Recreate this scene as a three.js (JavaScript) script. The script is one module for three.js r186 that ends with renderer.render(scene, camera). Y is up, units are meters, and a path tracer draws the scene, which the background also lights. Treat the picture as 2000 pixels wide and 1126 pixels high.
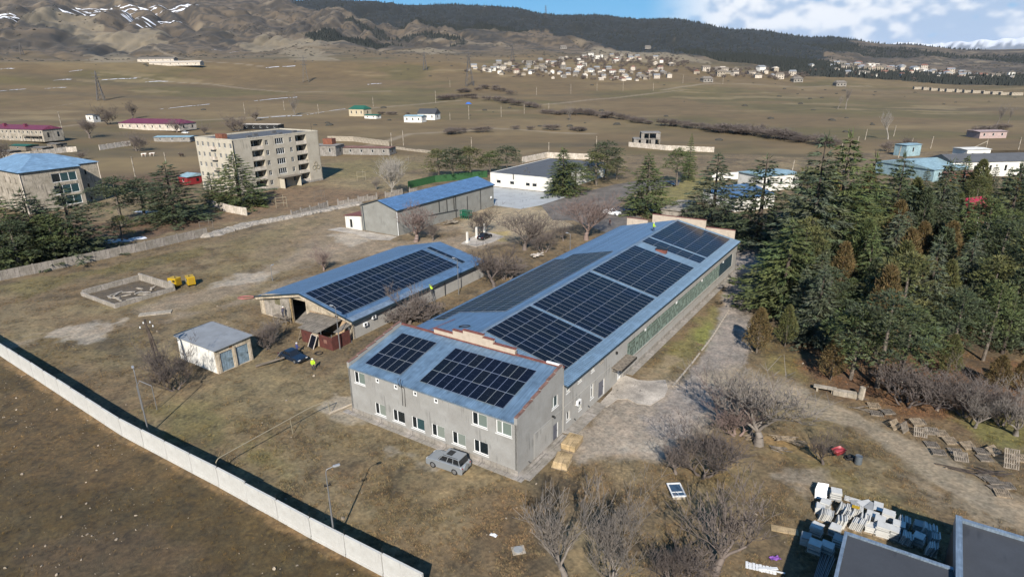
import * as THREE from 'three';
import { mergeGeometries } from 'three/addons/utils/BufferGeometryUtils.js';
import { RoundedBoxGeometry } from 'three/addons/geometries/RoundedBoxGeometry.js';
import { MarchingCubes } from 'three/addons/objects/MarchingCubes.js';

// ---------------------------------------------------------------- camera, sky, sun, exposure
const scene = new THREE.Scene();
const camera = new THREE.PerspectiveCamera(49.18, 16 / 9, 0.5, 60000);
camera.position.set(0, 40.18, 0);
camera.rotation.order = 'YXZ';
camera.rotation.set(-0.3369, 0, -0.0161);
const renderer = new THREE.WebGLRenderer({ antialias: true });
renderer.setSize(1024, 576);
renderer.toneMapping = THREE.LinearToneMapping;
renderer.toneMappingExposure = 1.72;
renderer.shadowMap.enabled = true;

const SUN = new THREE.Vector3(-0.0434, 0.559, 0.828).normalize();
const sun = new THREE.DirectionalLight(new THREE.Color(1, 0.94, 0.86), 5);
sun.position.copy(SUN).multiplyScalar(600).add(new THREE.Vector3(0, 0, -150));
sun.target.position.set(0, 0, -150);
sun.castShadow = true;
Object.assign(sun.shadow.camera, { left: -260, right: 260, top: 260, bottom: -260, near: 10, far: 1500 });
sun.shadow.mapSize.set(4096, 4096);
sun.shadow.radius = 1.2;
scene.add(sun, sun.target);

// ---------------------------------------------------------------- random and noise
function rng(seed) { let a = seed >>> 0; return () => { a = (a + 0x6d2b79f5) | 0; let t = Math.imul(a ^ (a >>> 15), 1 | a); t = (t + Math.imul(t ^ (t >>> 7), 61 | t)) ^ t; return ((t ^ (t >>> 14)) >>> 0) / 4294967296; }; }
const PERM = new Uint16Array(1024), PV = new Float32Array(1024);
{ const r = rng(77); for (let i = 0; i < 1024; i++) { PERM[i] = Math.floor(r() * 1024); PV[i] = r(); } }
function vn(x, y) { // smooth value noise, 0..1
  const xi = Math.floor(x), yi = Math.floor(y); let fx = x - xi, fy = y - yi;
  fx = fx * fx * (3 - 2 * fx); fy = fy * fy * (3 - 2 * fy);
  const a = PERM[(xi & 1023)], b = PERM[((xi + 1) & 1023)];
  const v00 = PV[(a + yi) & 1023], v10 = PV[(b + yi) & 1023], v01 = PV[(a + yi + 1) & 1023], v11 = PV[(b + yi + 1) & 1023];
  return (v00 + (v10 - v00) * fx) * (1 - fy) + (v01 + (v11 - v01) * fx) * fy;
}
function fbm(x, y, o = 4) { let s = 0, a = 0.5, n = 0; for (let i = 0; i < o; i++) { s += a * vn(x, y); n += a; a *= 0.5; x = x * 2.03 + 17.3; y = y * 2.01 + 9.1; } return s / n; }
const clamp01 = (v) => (v < 0 ? 0 : v > 1 ? 1 : v);
const smooth = (a, b, v) => { const t = clamp01((v - a) / (b - a)); return t * t * (3 - 2 * t); };
const mix = (a, b, t) => a + (b - a) * t;
const mix3 = (a, b, t) => [mix(a[0], b[0], t), mix(a[1], b[1], t), mix(a[2], b[2], t)];

// sky: clear blue overhead, a bank of fair-weather cloud low over the hills
{
  const W = 3072, H = 1536, data = new Float32Array(W * H * 4);
  for (let j = 0; j < H; j++) {
    const el = ((j + 0.5) / H - 0.5) * Math.PI; // -90..90 degrees, first row at the bottom
    for (let i = 0; i < W; i++) {
      const phi = ((i + 0.5) / W - 0.5) * Math.PI * 2; // 0 at the middle column
      const e = Math.max(el, 0);
      const t = Math.pow(1 - Math.sin(e), 3.4);
      let c = mix3([0.060, 0.205, 0.50], [0.165, 0.56, 0.93], t);
      c = mix3(c, [0.42, 0.68, 0.93], Math.pow(1 - Math.sin(e), 30) * 0.55);
      if (el < 0) c = mix3(c, [0.16, 0.14, 0.11], smooth(0, -0.12, el));
      // cloud bank: wraps the whole horizon in uneven heaps
      const deg = (phi * 180) / Math.PI, ed = (el * 180) / Math.PI;
      if (ed > -3 && ed < 15) {
        const bank = Math.max(smooth(-79, -72, deg) * smooth(-8, -22, deg), smooth(0.45, 0.62, vn(deg * 0.021 + 4.3, 91.5)) * smooth(20, 40, Math.abs(deg + 90)));
        const top = 4.4 + 4.4 * fbm(deg * 0.07 + 41, 3.7, 3), heap = fbm(deg * 0.28 + 11, ed * 0.62 + 2, 6), heap2 = fbm(deg * 0.9 + 61, ed * 1.7 + 8, 5);
        let k = smooth(0.0, 0.6, top - ed + (heap - 0.5) * 8 + (heap2 - 0.5) * 3.4) * smooth(-3, 0.6, ed) * bank;
        k = Math.max(k, 0.5 * smooth(0.52, 0.60, heap) * smooth(2.6, 1.2, ed) * smooth(-1, 0.8, ed) * smooth(20, 6, Math.abs(deg + 80)));
        k *= smooth(0.28, 0.42, heap * 0.6 + heap2 * 0.4 + 0.08);
        const lit = smooth(-2.6, 2.4, ed - top * 0.6 + (heap2 - 0.5) * 13 + (heap - 0.5) * 9);
        c = mix3(c, mix3([0.46, 0.58, 0.77], [1.02, 1.02, 1.03], lit), k * 0.93);
      }
      const o = (j * W + i) * 4;
      data[o] = c[0] * 0.6; data[o + 1] = c[1] * 0.6; data[o + 2] = c[2] * 0.6; data[o + 3] = 1;
    }
  }
  const tex = new THREE.DataTexture(data, W, H, THREE.RGBAFormat, THREE.FloatType);
  tex.mapping = THREE.EquirectangularReflectionMapping;
  tex.magFilter = THREE.LinearFilter; tex.minFilter = THREE.LinearFilter; tex.needsUpdate = true;
  scene.background = tex; scene.environment = tex;
  
}

// ---------------------------------------------------------------- naming and adding
const names = new Map();
function numbered(name) { const n = names.get(name) || 0; names.set(name, n + 1); return n ? name + '_' + String(n).padStart(3, '0') : name; }
function tag(o, label, category, group) { o.userData.label = label; o.userData.category = category; if (group) o.userData.group = group; return o; }
function thing(name, label, category, pos = [0, 0, 0], turn = 0, group) {
  const o = new THREE.Group(); o.name = numbered(name); scene.add(o);
  o.position.set(pos[0], pos[1], pos[2]); o.rotation.y = turn; return tag(o, label, category, group);
}
function part(parent, name, geo, mat) {
  const g = Array.isArray(geo) ? merge(geo) : geo;
  const m = new THREE.Mesh(g, mat); m.name = name; m.castShadow = true; m.receiveShadow = true; parent.add(m); return m;
}
function struct(name, geo, mat, label) {
  const m = part(scene, numbered(name), geo, mat); m.userData.kind = 'structure'; if (label) m.userData.label = label; return m;
}
function stuff(name, o, label, category) { o.name = numbered(name); o.userData.kind = 'stuff'; o.userData.label = label; o.userData.category = category; o.castShadow = true; o.receiveShadow = true; scene.add(o); return o; }
function copyOf(src, pos, turn, label, group, scale = 1) {
  const o = src.clone(); o.name = numbered(src.userData.base || src.name.replace(/_\d+$/, '')); scene.add(o);
  o.position.set(pos[0], pos[1], pos[2]); o.rotation.y = turn; if (Array.isArray(scale)) o.scale.set(...scale); else o.scale.setScalar(scale);
  o.userData = { ...src.userData }; o.userData.label = label; if (group) o.userData.group = group; else delete o.userData.group; return o;
}

// ---------------------------------------------------------------- geometry helpers
function merge(list) {
  const l = list.map((g) => { let q = g.index ? g.toNonIndexed() : g; for (const k of Object.keys(q.attributes)) if (!['position', 'normal', 'uv', 'color'].includes(k)) q.deleteAttribute(k); return q; });
  const hasC = l.some((g) => g.attributes.color), hasU = l.every((g) => g.attributes.uv);
  for (const g of l) {
    if (hasC && !g.attributes.color) g.setAttribute('color', new THREE.BufferAttribute(new Float32Array(g.attributes.position.count * 3).fill(1), 3));
    if (!hasU && g.attributes.uv) g.deleteAttribute('uv');
  }
  return l.length === 1 ? l[0] : mergeGeometries(l, false);
}
// texture coordinates in metres, laid on each face along its own plane
function uvm(g0, s = 1) {
  const g = g0.index ? g0.toNonIndexed() : g0; const p = g.attributes.position, n = p.count, uv = new Float32Array(n * 2);
  const a = new THREE.Vector3(), b = new THREE.Vector3(), c = new THREE.Vector3();
  for (let i = 0; i < n; i += 3) {
    a.fromBufferAttribute(p, i); b.fromBufferAttribute(p, i + 1).sub(a); c.fromBufferAttribute(p, i + 2).sub(a); b.cross(c);
    const ax = Math.abs(b.x), ay = Math.abs(b.y), az = Math.abs(b.z);
    for (let k = 0; k < 3; k++) {
      const x = p.getX(i + k), y = p.getY(i + k), z = p.getZ(i + k); let u, v;
      if (ay > ax && ay > az) { u = x; v = z; } else if (ax > az) { u = z; v = y; } else { u = x; v = y; }
      uv[(i + k) * 2] = u * s; uv[(i + k) * 2 + 1] = v * s;
    }
  }
  g.setAttribute('uv', new THREE.BufferAttribute(uv, 2)); return g;
}
function bx(x0, x1, y0, y1, z0, z1) { const g = new THREE.BoxGeometry(Math.abs(x1 - x0), Math.abs(y1 - y0), Math.abs(z1 - z0)); g.translate((x0 + x1) / 2, (y0 + y1) / 2, (z0 + z1) / 2); return uvm(g); }
function rbx(x0, x1, y0, y1, z0, z1, r = 0.05, seg = 2) { const g = new RoundedBoxGeometry(Math.abs(x1 - x0), Math.abs(y1 - y0), Math.abs(z1 - z0), seg, r); g.translate((x0 + x1) / 2, (y0 + y1) / 2, (z0 + z1) / 2); return uvm(g); }
function bar(a, b, r, sides = 6, r2 = r) { // a round bar between two points
  const A = new THREE.Vector3(...a), B = new THREE.Vector3(...b), d = B.clone().sub(A), L = d.length();
  const g = new THREE.CylinderGeometry(r2, r, L, sides, 1); g.translate(0, L / 2, 0);
  g.applyQuaternion(new THREE.Quaternion().setFromUnitVectors(new THREE.Vector3(0, 1, 0), d.normalize())); g.translate(A.x, A.y, A.z); return g;
}
function beam(a, b, w, h) { // a square bar between two points, w wide and h tall
  const A = new THREE.Vector3(...a), B = new THREE.Vector3(...b), d = B.clone().sub(A), L = d.length(); d.normalize();
  const g = new THREE.BoxGeometry(w, h, L); const up = Math.abs(d.y) > 0.95 ? new THREE.Vector3(1, 0, 0) : new THREE.Vector3(0, 1, 0);
  const x = up.clone().cross(d).normalize(), y = d.clone().cross(x);
  g.applyMatrix4(new THREE.Matrix4().makeBasis(x, y, d)); g.translate((A.x + B.x) / 2, (A.y + B.y) / 2, (A.z + B.z) / 2); return uvm(g);
}
function poly(pts, y, thick) { // flat slab from an outline of [x, z]
  const s = new THREE.Shape(); pts.forEach(([x, z], i) => (i ? s.lineTo(x, -z) : s.moveTo(x, -z)));
  const g = thick ? new THREE.ExtrudeGeometry(s, { depth: thick, bevelEnabled: false }) : new THREE.ShapeGeometry(s);
  g.rotateX(-Math.PI / 2); g.translate(0, y - (thick || 0), 0); return uvm(g);
}
function quadSheet(a, b, c, d, nu, nv, fn) { // grid between four corners, fn may move points
  const g = new THREE.PlaneGeometry(1, 1, nu, nv), p = g.attributes.position;
  for (let i = 0; i < p.count; i++) { const u = p.getX(i) + 0.5, v = p.getY(i) + 0.5; const q = [0, 1, 2].map((k) => (a[k] * (1 - u) + b[k] * u) * (1 - v) + (d[k] * (1 - u) + c[k] * u) * v); if (fn) fn(q, u, v); p.setXYZ(i, q[0], q[1], q[2]); }
  g.computeVertexNormals(); return g;
}
// a wall in the x-y plane, thickness towards -z, with real openings [x0, x1, y0, y1]; top may be an outline
function wallHoles(outline, holes, t) {
  const s = new THREE.Shape(); outline.forEach(([x, y], i) => (i ? s.lineTo(x, y) : s.moveTo(x, y)));
  for (const [x0, x1, y0, y1] of holes) { const h = new THREE.Path(); h.moveTo(x0, y0); h.lineTo(x0, y1); h.lineTo(x1, y1); h.lineTo(x1, y0); s.holes.push(h); }
  const g = new THREE.ExtrudeGeometry(s, { depth: t, bevelEnabled: false }); g.translate(0, 0, -t); return uvm(g);
}
const turnY = (g, a) => { g.rotateY(a); return g; };
const shift = (g, x, y, z) => { g.translate(x, y, z); return g; };
// roof sheet with raised ribs running down the slope: a, b eave ends, c, d ridge ends (c above b)
function ribbed(a, b, c, d, pitch, h = 0.04, thick = 0.06) {
  const A = new THREE.Vector3(...a), B = new THREE.Vector3(...b), C = new THREE.Vector3(...c), D = new THREE.Vector3(...d);
  const n = B.clone().sub(A).cross(D.clone().sub(A)).normalize(); if (n.y < 0) n.negate();
  const len = A.distanceTo(B), N = Math.max(2, Math.round(len / pitch)), pos = [];
  const at = (t, k) => [A.clone().lerp(B, t).addScaledVector(n, k), D.clone().lerp(C, t).addScaledVector(n, k)];
  const prof = []; for (let i = 0; i < N; i++) prof.push([i / N, 0], [(i + 0.7) / N, 0], [(i + 0.76) / N, h], [(i + 0.94) / N, h]); prof.push([1, 0]);
  const quad = (p, q, r, s) => { for (const v of [p, q, r, p, r, s]) pos.push(v.x, v.y, v.z); };
  for (let i = 0; i < prof.length - 1; i++) { const [p0, p1] = at(...prof[i]), [q0, q1] = at(...prof[i + 1]); quad(p0, q0, q1, p1); }
  const lo = (v) => v.clone().addScaledVector(n, -thick);
  quad(lo(A), lo(D), lo(C), lo(B)); quad(A, lo(A), lo(B), B); quad(B, lo(B), lo(C), C); quad(C, lo(C), lo(D), D); quad(D, lo(D), lo(A), A);
  const g = new THREE.BufferGeometry(); g.setAttribute('position', new THREE.Float32BufferAttribute(pos, 3)); g.computeVertexNormals(); return uvm(g);
}

// ---------------------------------------------------------------- textures and materials
function dataTex(w, h, fn, { srgb = true, wrap = true } = {}) {
  const d = new Uint8Array(w * h * 4);
  for (let j = 0; j < h; j++) for (let i = 0; i < w; i++) { const c = fn(i, j), o = (j * w + i) * 4; d[o] = c[0] * 255; d[o + 1] = c[1] * 255; d[o + 2] = c[2] * 255; d[o + 3] = 255; }
  const t = new THREE.DataTexture(d, w, h); t.colorSpace = srgb ? THREE.SRGBColorSpace : THREE.NoColorSpace;
  if (wrap) t.wrapS = t.wrapT = THREE.RepeatWrapping; t.magFilter = THREE.LinearFilter; t.minFilter = THREE.LinearMipmapLinearFilter; t.generateMipmaps = true; t.needsUpdate = true; return t;
}
// wrapping noise: n cells across the tile
function tn(u, v, n) {
  const x = u * n, y = v * n, xi = Math.floor(x), yi = Math.floor(y); let fx = x - xi, fy = y - yi; fx = fx * fx * (3 - 2 * fx); fy = fy * fy * (3 - 2 * fy);
  const m = (k) => ((k % n) + n) % n, a = PERM[m(xi) + n], b = PERM[m(xi + 1) + n], y0 = m(yi), y1 = m(yi + 1);
  return mix(mix(PV[(a + y0) & 1023], PV[(b + y0) & 1023], fx), mix(PV[(a + y1) & 1023], PV[(b + y1) & 1023], fx), fy);
}
const rep = (t, s, s2 = s) => { const c = t.clone(); c.repeat.set(1 / s, 1 / s2); c.needsUpdate = true; return c; };
// weathered plaster or concrete: patches, fine grain and run marks
const T_wall = dataTex(512, 512, (i, j) => { const u = i / 512, v = j / 512; const a = tn(u, v, 5) * 0.5 + tn(u, v, 11) * 0.3 + tn(u, v, 29) * 0.2, g = tn(u, v, 120), s = tn(u, v * 0.12, 48) * tn(u, v, 6); const k = clamp01(0.82 + (a - 0.5) * 0.12 + (g - 0.5) * 0.05 - smooth(0.42, 0.8, s) * 0.10); return [k, k * (0.985 + 0.015 * a), k * (0.965 + 0.03 * a)]; });
const T_old = dataTex(512, 512, (i, j) => { const u = i / 512, v = j / 512; const a = tn(u, v, 4) * 0.45 + tn(u, v, 9) * 0.3 + tn(u, v, 27) * 0.25, g = tn(u, v, 90) * 0.6 + tn(u, v, 170) * 0.4, s = tn(u, v * 0.1, 40); const k = clamp01(0.74 + (a - 0.5) * 0.38 + (g - 0.5) * 0.14 - smooth(0.6, 0.95, s) * 0.18); return [k, k * 0.97, k * (0.9 + 0.06 * a)]; });
const T_metal = dataTex(512, 512, (i, j) => { const u = i / 512, v = j / 512; const a = tn(u, v, 4) * 0.5 + tn(u, v, 13) * 0.5, s = tn(u, v * 0.06, 60), g = tn(u, v, 150); const k = clamp01(0.82 + (a - 0.5) * 0.24 + (s - 0.5) * 0.16 + (g - 0.5) * 0.06); return [k, k, k]; });
const T_wood = dataTex(256, 512, (i, j) => { const u = i / 256, v = j / 512; const s = tn(u, v * 0.05, 40) * 0.6 + tn(u, v * 0.1, 90) * 0.4, a = tn(u, v, 5); const k = clamp01(0.62 + (s - 0.5) * 0.55 + (a - 0.5) * 0.25); return [k, k * 0.98, k * 0.95]; });
const T_grit = dataTex(512, 512, (i, j) => { const u = i / 512, v = j / 512; const k = clamp01(0.5 + (tn(u, v, 60) - 0.5) * 0.5 + (tn(u, v, 140) - 0.5) * 0.55 + (tn(u, v, 12) - 0.5) * 0.35); return [k, k, k]; }, { srgb: false });
const T_asph = dataTex(512, 512, (i, j) => { const u = i / 512, v = j / 512; const a = tn(u, v, 4) * 0.5 + tn(u, v, 10) * 0.3 + tn(u, v, 31) * 0.2, g = tn(u, v, 160), c = Math.abs(tn(u, v, 7) - 0.5) + Math.abs(tn(u, v, 19) - 0.5) * 0.5; const k = clamp01(0.70 + (a - 0.5) * 0.4 + (g - 0.5) * 0.18 - smooth(0.05, 0.0, c) * 0.35); return [k, k * 0.97, k * 0.93]; });
const mats = {};
function mat(name, rgb, { map, s = 4, s2, rough = 0.85, metal = 0, bump, bs = 0.01, ...o } = {}) {
  const m = new THREE.MeshStandardMaterial({ roughness: rough, metalness: metal, ...o }); const k = map === T_wall ? 1.5 : map === T_old ? 1.8 : map === T_metal ? 1.5 : map === T_wood ? 2.1 : map === T_asph ? 1.9 : 1; m.color.setRGB(...rgb.map((c) => Math.min(c * k, 1))); // the map darkens; k gives the paint its own reflectance back m.name = name;
  if (map) m.map = rep(map, s, s2 || s); if (bump) { m.bumpMap = rep(T_grit, bump); m.bumpScale = bs; }
  return (mats[name] = m);
}
const M = {
  officePlaster: mat('officePlaster', [0.248, 0.244, 0.230], { map: T_wall, s: 7 }),
  hallPlaster: mat('hallPlaster', [0.29, 0.282, 0.262], { map: T_wall, s: 9 }),
  plinth: mat('plinth', [0.235, 0.226, 0.21], { map: T_old, s: 5 }),
  oldConcrete: mat('oldConcrete', [0.26, 0.245, 0.22], { map: T_old, s: 4, bump: 2, bs: 0.02 }),
  wallPanel: mat('wallPanel', [0.44, 0.435, 0.41], { map: T_wall, s: 7, bump: 1.5, bs: 0.012 }),
  fenceGrey: mat('fenceGrey', [0.22, 0.207, 0.188], { map: T_old, s: 5 }),
  creamPlaster: mat('creamPlaster', [0.4, 0.335, 0.265], { map: T_wall, s: 3 }),
  redTrim: mat('redTrim', [0.165, 0.0575, 0.0425], { map: T_old, s: 2, rough: 0.7 }),
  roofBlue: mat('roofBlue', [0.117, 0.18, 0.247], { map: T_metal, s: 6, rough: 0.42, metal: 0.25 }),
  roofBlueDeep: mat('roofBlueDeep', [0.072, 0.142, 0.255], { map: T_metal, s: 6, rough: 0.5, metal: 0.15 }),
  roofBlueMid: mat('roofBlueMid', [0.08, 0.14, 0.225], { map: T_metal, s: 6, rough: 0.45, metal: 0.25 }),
  flashing: mat('flashing', [0.2, 0.25, 0.3], { map: T_metal, s: 4, rough: 0.4, metal: 0.4 }),
  ridgeCap: mat('ridgeCap', [0.165, 0.215, 0.265], { map: T_metal, s: 4, rough: 0.42, metal: 0.3 }),
  gutter: mat('gutter', [0.025, 0.0425, 0.055], { rough: 0.5, metal: 0.3 }),
  white: mat('white', [0.576, 0.576, 0.562], { rough: 0.5 }),
  whiteWall: mat('whiteWall', [0.59, 0.576, 0.533], { map: T_wall, s: 8 }),
  frameWhite: mat('frameWhite', [0.605, 0.605, 0.59], { rough: 0.4 }),
  darkFrame: mat('darkFrame', [0.025, 0.025, 0.025], { rough: 0.5 }),
  glassDark: mat('glassDark', [0.011, 0.015, 0.017], { rough: 0.08 }),
  glassCurtain: mat('glassCurtain', [0.13, 0.16, 0.14], { rough: 0.12 }),
  glassPale: mat('glassPale', [0.165, 0.185, 0.16], { rough: 0.3 }),
  glassTeal: mat('glassTeal', [0.0225, 0.05, 0.055], { rough: 0.12 }),
  mullionGreen: mat('mullionGreen', [0.12, 0.16, 0.135], { rough: 0.6 }),
  doorGrey: mat('doorGrey', [0.11, 0.113, 0.135], { rough: 0.45, metal: 0.2 }),
  doorBlue: mat('doorBlue', [0.165, 0.235, 0.30], { map: T_old, s: 2, rough: 0.55 }),
  steelPale: mat('steelPale', [0.25, 0.25, 0.25], { rough: 0.45, metal: 0.6 }),
  steelDark: mat('steelDark', [0.03, 0.03, 0.03], { rough: 0.5, metal: 0.5 }),
  pipeTan: mat('pipeTan', [0.21, 0.18, 0.12], { rough: 0.7 }),
  lampHead: mat('lampHead', [0.31, 0.31, 0.31], { rough: 0.4, metal: 0.3 }),
  rust: mat('rust', [0.08, 0.0225, 0.0175], { map: T_old, s: 2, rough: 0.85 }),
  asbestos: mat('asbestos', [0.18, 0.165, 0.145], { map: T_wood, s: 2.5 }),
  timber: mat('timber', [0.26, 0.21, 0.15], { map: T_wood, s: 1.2 }),
  timberGrey: mat('timberGrey', [0.19, 0.165, 0.135], { map: T_wood, s: 1.2 }),
  timberNew: mat('timberNew', [0.33, 0.25, 0.135], { map: T_wood, s: 1.2 }),
  stoneWhite: mat('stoneWhite', [0.46, 0.46, 0.44], { map: T_wall, s: 2, rough: 0.6 }),
  stoneGrey: mat('stoneGrey', [0.25, 0.255, 0.25], { map: T_wall, s: 2, rough: 0.6 }),
  yellowWrap: mat('yellowWrap', [0.34, 0.265, 0.155], { map: T_old, s: 3, rough: 0.6 }),
  yellowPaint: mat('yellowPaint', [0.36, 0.225, 0.0075], { rough: 0.4 }),
  black: mat('black', [0.01, 0.01, 0.01], { rough: 0.6 }),
  rubber: mat('rubber', [0.009, 0.009, 0.009], { rough: 0.8 }),
  flatGrey: mat('flatGrey', [0.0775, 0.08, 0.085], { map: T_wall, s: 9, rough: 0.75 }),
  flatDark: mat('flatDark', [0.0425, 0.045, 0.05], { map: T_wall, s: 11, rough: 0.7 }),
  aptWall: mat('aptWall', [0.40, 0.365, 0.295], { map: T_wall, s: 14 }),
  aptPlain: mat('aptPlain', [0.34, 0.308, 0.25], { map: T_wall, s: 12 }),
  schoolWall: mat('schoolWall', [0.3, 0.28, 0.24], { map: T_old, s: 10 }),
  block: mat('block', [0.21, 0.205, 0.195], { map: T_old, s: 5 }),
  wareWall: mat('wareWall', [0.21, 0.21, 0.193], { map: T_wall, s: 8, rough: 0.6 }),
  magenta: mat('magenta', [0.115, 0.0225, 0.0425], { map: T_metal, s: 8, rough: 0.6 }),
  greenRoof: mat('greenRoof', [0.015, 0.085, 0.05], { rough: 0.6 }),
  greenSheet: mat('greenSheet', [0.02, 0.075, 0.0225], { map: T_metal, s: 3, rough: 0.6 }),
  greenPaint: mat('greenPaint', [0.01, 0.1, 0.055], { rough: 0.55 }),
  skyRoof: mat('skyRoof', [0.24, 0.34, 0.365], { map: T_metal, s: 6, rough: 0.5, metal: 0.1 }),
  rosyRoof: mat('rosyRoof', [0.18, 0.095, 0.0725], { map: T_old, s: 6 }),
  brick: mat('brick', [0.17, 0.065, 0.0375], { map: T_old, s: 3 }),
  redDoor: mat('redDoor', [0.19, 0.015, 0.0175], { rough: 0.6 }),
  stonePale: mat('stonePale', [0.3, 0.275, 0.23], { map: T_old, s: 3 }),
  creamOld: mat('creamOld', [0.40, 0.355, 0.28], { map: T_old, s: 5 }),
  mortarGreen: mat('mortarGreen', [0.12, 0.115, 0.07], { map: T_old, s: 2 }),
  peach: mat('peach', [0.36, 0.27, 0.18], { map: T_old, s: 4 }),
  rustStain: mat('rustStain', [0.22, 0.12, 0.05], { map: T_old, s: 1 }),
  whitewash: mat('whitewash', [0.46, 0.43, 0.385], { map: T_old, s: 5 }),
  paleConcrete: mat('paleConcrete', [0.36, 0.34, 0.31], { map: T_asph, s: 9 }),
  yardConcrete: mat('yardConcrete', [0.31, 0.325, 0.33], { map: T_wall, s: 12 }),
  asphalt: mat('asphalt', [0.125, 0.115, 0.105], { map: T_asph, s: 14 }),
  roofSky: mat('roofSky', [0.15, 0.24, 0.335], { map: T_metal, s: 8, rough: 0.5, metal: 0.1 }),
  cottageCream: mat('cottageCream', [0.42, 0.36, 0.25], { map: T_wall, s: 5 }),
  rosyWall: mat('rosyWall', [0.33, 0.25, 0.235], { map: T_wall, s: 5 }),
  crimson: mat('crimson', [0.26, 0.012, 0.035], { rough: 0.5 }),
  soilFloor: mat('soilFloor', [0.085, 0.07, 0.05], { map: T_old, s: 4 }),
  pylon: mat('pylon', [0.06, 0.055, 0.052], { rough: 0.7 }),
  carGlass: mat('carGlass', [0.012, 0.014, 0.017], { rough: 0.06 }),
  lampGlass: mat('lampGlass', [0.5, 0.5, 0.48], { rough: 0.1 }),
  tailLight: mat('tailLight', [0.25, 0.012, 0.01], { rough: 0.2 }),
  paintSilver: mat('paintSilver', [0.29, 0.31, 0.325], { rough: 0.28, metal: 0.45 }),
  paintNavy: mat('paintNavy', [0.012, 0.022, 0.04], { rough: 0.2, metal: 0.2 }),
  paintBlack: mat('paintBlack', [0.014, 0.014, 0.015], { rough: 0.22, metal: 0.2 }),
  paintBlue: mat('paintBlue', [0.05, 0.09, 0.21], { rough: 0.25, metal: 0.2 }),
  hair: mat('hair', [0.02, 0.013, 0.01], { rough: 0.7 }),
  yellowDark: mat('yellowDark', [0.27, 0.165, 0.008], { rough: 0.5 }),
  glassSkyBlue: mat('glassSkyBlue', [0.04, 0.075, 0.12], { rough: 0.06 }),
  purple: mat('purple', [0.16, 0.06, 0.25], { rough: 0.7, side: THREE.DoubleSide }),
  steelGreyBlue: mat('steelGreyBlue', [0.11, 0.125, 0.135], { rough: 0.5, metal: 0.3, side: THREE.DoubleSide }),
  redBarrow: mat('redBarrow', [0.24, 0.03, 0.035], { rough: 0.5, side: THREE.DoubleSide }),
  tarp: mat('tarp', [0.03, 0.10, 0.33], { rough: 0.6, side: THREE.DoubleSide }),
  rosyRed: mat('rosyRed', [0.30, 0.11, 0.09], { rough: 0.7 }),
  roofPaleGrey: mat('roofPaleGrey', [0.20, 0.21, 0.22], { map: T_wall, s: 6, rough: 0.6 }),
  tileBrown: mat('tileBrown', [0.15, 0.085, 0.07], { map: T_old, s: 2 }),
  glassDusty: mat('glassDusty', [0.13, 0.165, 0.145], { rough: 0.3 }),
  bark: mat('bark', [0.065, 0.05, 0.04], { map: T_wood, s: 1.5 }),
  barkPale: mat('barkPale', [0.135, 0.115, 0.095], { map: T_wood, s: 1.5 }),
};
const SITE = -0.5912, SX = 0.2961, SZ = -55.5041, S_ = Math.sin(0.5912), C_ = Math.cos(0.5912);
// the works' own grid: u runs along the hall away from the office, v across it to the left
const site = (u, v, y = 0) => [SX + u * S_ - v * C_, y, SZ - u * C_ - v * S_];

// ---------------------------------------------------------------- land: heights
const HILL_AZ=[-0.8114,-0.6448,-0.4536,-0.2897,-0.1079,0.0057,0.0816,0.2300,0.3355,0.4338,0.5241,0.6059,0.6559,0.8224];
const HILL_D=[300,450,670,850,1000,1300,1700,2300,3000,4200,7000];
const HILL_E=[[0,0,0,0,0,0,0,0,0,0,0,0,0,0],
[5,5,4,4,3,3,2,2,1,1,0,0,0,0],
[16,15,14,14,13,12,11,9,7,5,3,1,1,0],
[34,32,30,28,28,28,26,22,15,10,6,4,3,2],
[56,55,54,52,50,44,42,35,25,16,9,6,5,4],
[67.39,67.04,73.21,78.03,75.75,72.8,69.36,63.97,51.45,38.74,27.03,16.48,16.12,14.1],
[118.8,127.1,131.8,133.2,124.8,115.3,105.9,90.14,71.02,50.54,33.67,23.44,21.49,16.19],
[212.9,231.9,227.2,230,211.7,196.2,177.2,156.6,122,85.63,60.13,40.83,38.68,28.19],
[308.3,310,320.9,315.2,302.6,282.8,249.9,226.6,176.8,138.2,103.4,76.55,75.91,54.07],
[246.7,248,256.7,252.1,242.1,226.2,200,181.3,141.5,110.5,82.72,61.24,60.73,43.25],
[92.5,92.99,96.28,94.56,90.79,84.83,74.98,67.99,53.05,41.45,31.02,22.96,22.77,16.22]];

const crm = (p0, p1, p2, p3, t) => p1 + 0.5 * t * (p2 - p0 + t * (2 * p0 - 5 * p1 + 4 * p2 - p3 + t * (3 * (p1 - p2) + p3 - p0)));
function landY(x, z) {
  let d = Math.hypot(x, z), a = Math.atan2(x, -z); if (d <= 300) return 0;
  d = Math.min(d, 6999); const nA = HILL_AZ.length, nD = HILL_D.length;
  const behind = 1 - 0.75 * smooth(1.0, 1.9, Math.abs(a));
  a = Math.min(Math.max(a, HILL_AZ[0]), HILL_AZ[nA - 1] - 1e-6);
  let j = 0; while (j < nA - 2 && HILL_AZ[j + 1] <= a) j++; let tj = (a - HILL_AZ[j]) / (HILL_AZ[j + 1] - HILL_AZ[j]); tj = tj * tj * (3 - 2 * tj);
  let i = 0; while (i < nD - 2 && HILL_D[i + 1] <= d) i++; const ti = (d - HILL_D[i]) / (HILL_D[i + 1] - HILL_D[i]);
  const col = (q) => crm(HILL_E[Math.max(i - 1, 0)][q], HILL_E[i][q], HILL_E[i + 1][q], HILL_E[Math.min(i + 2, nD - 1)][q], ti);
  const e = col(j) * (1 - tj) + col(j + 1) * tj; return (i === 0 ? Math.max(e, 0) : e) * behind;
}
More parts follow.
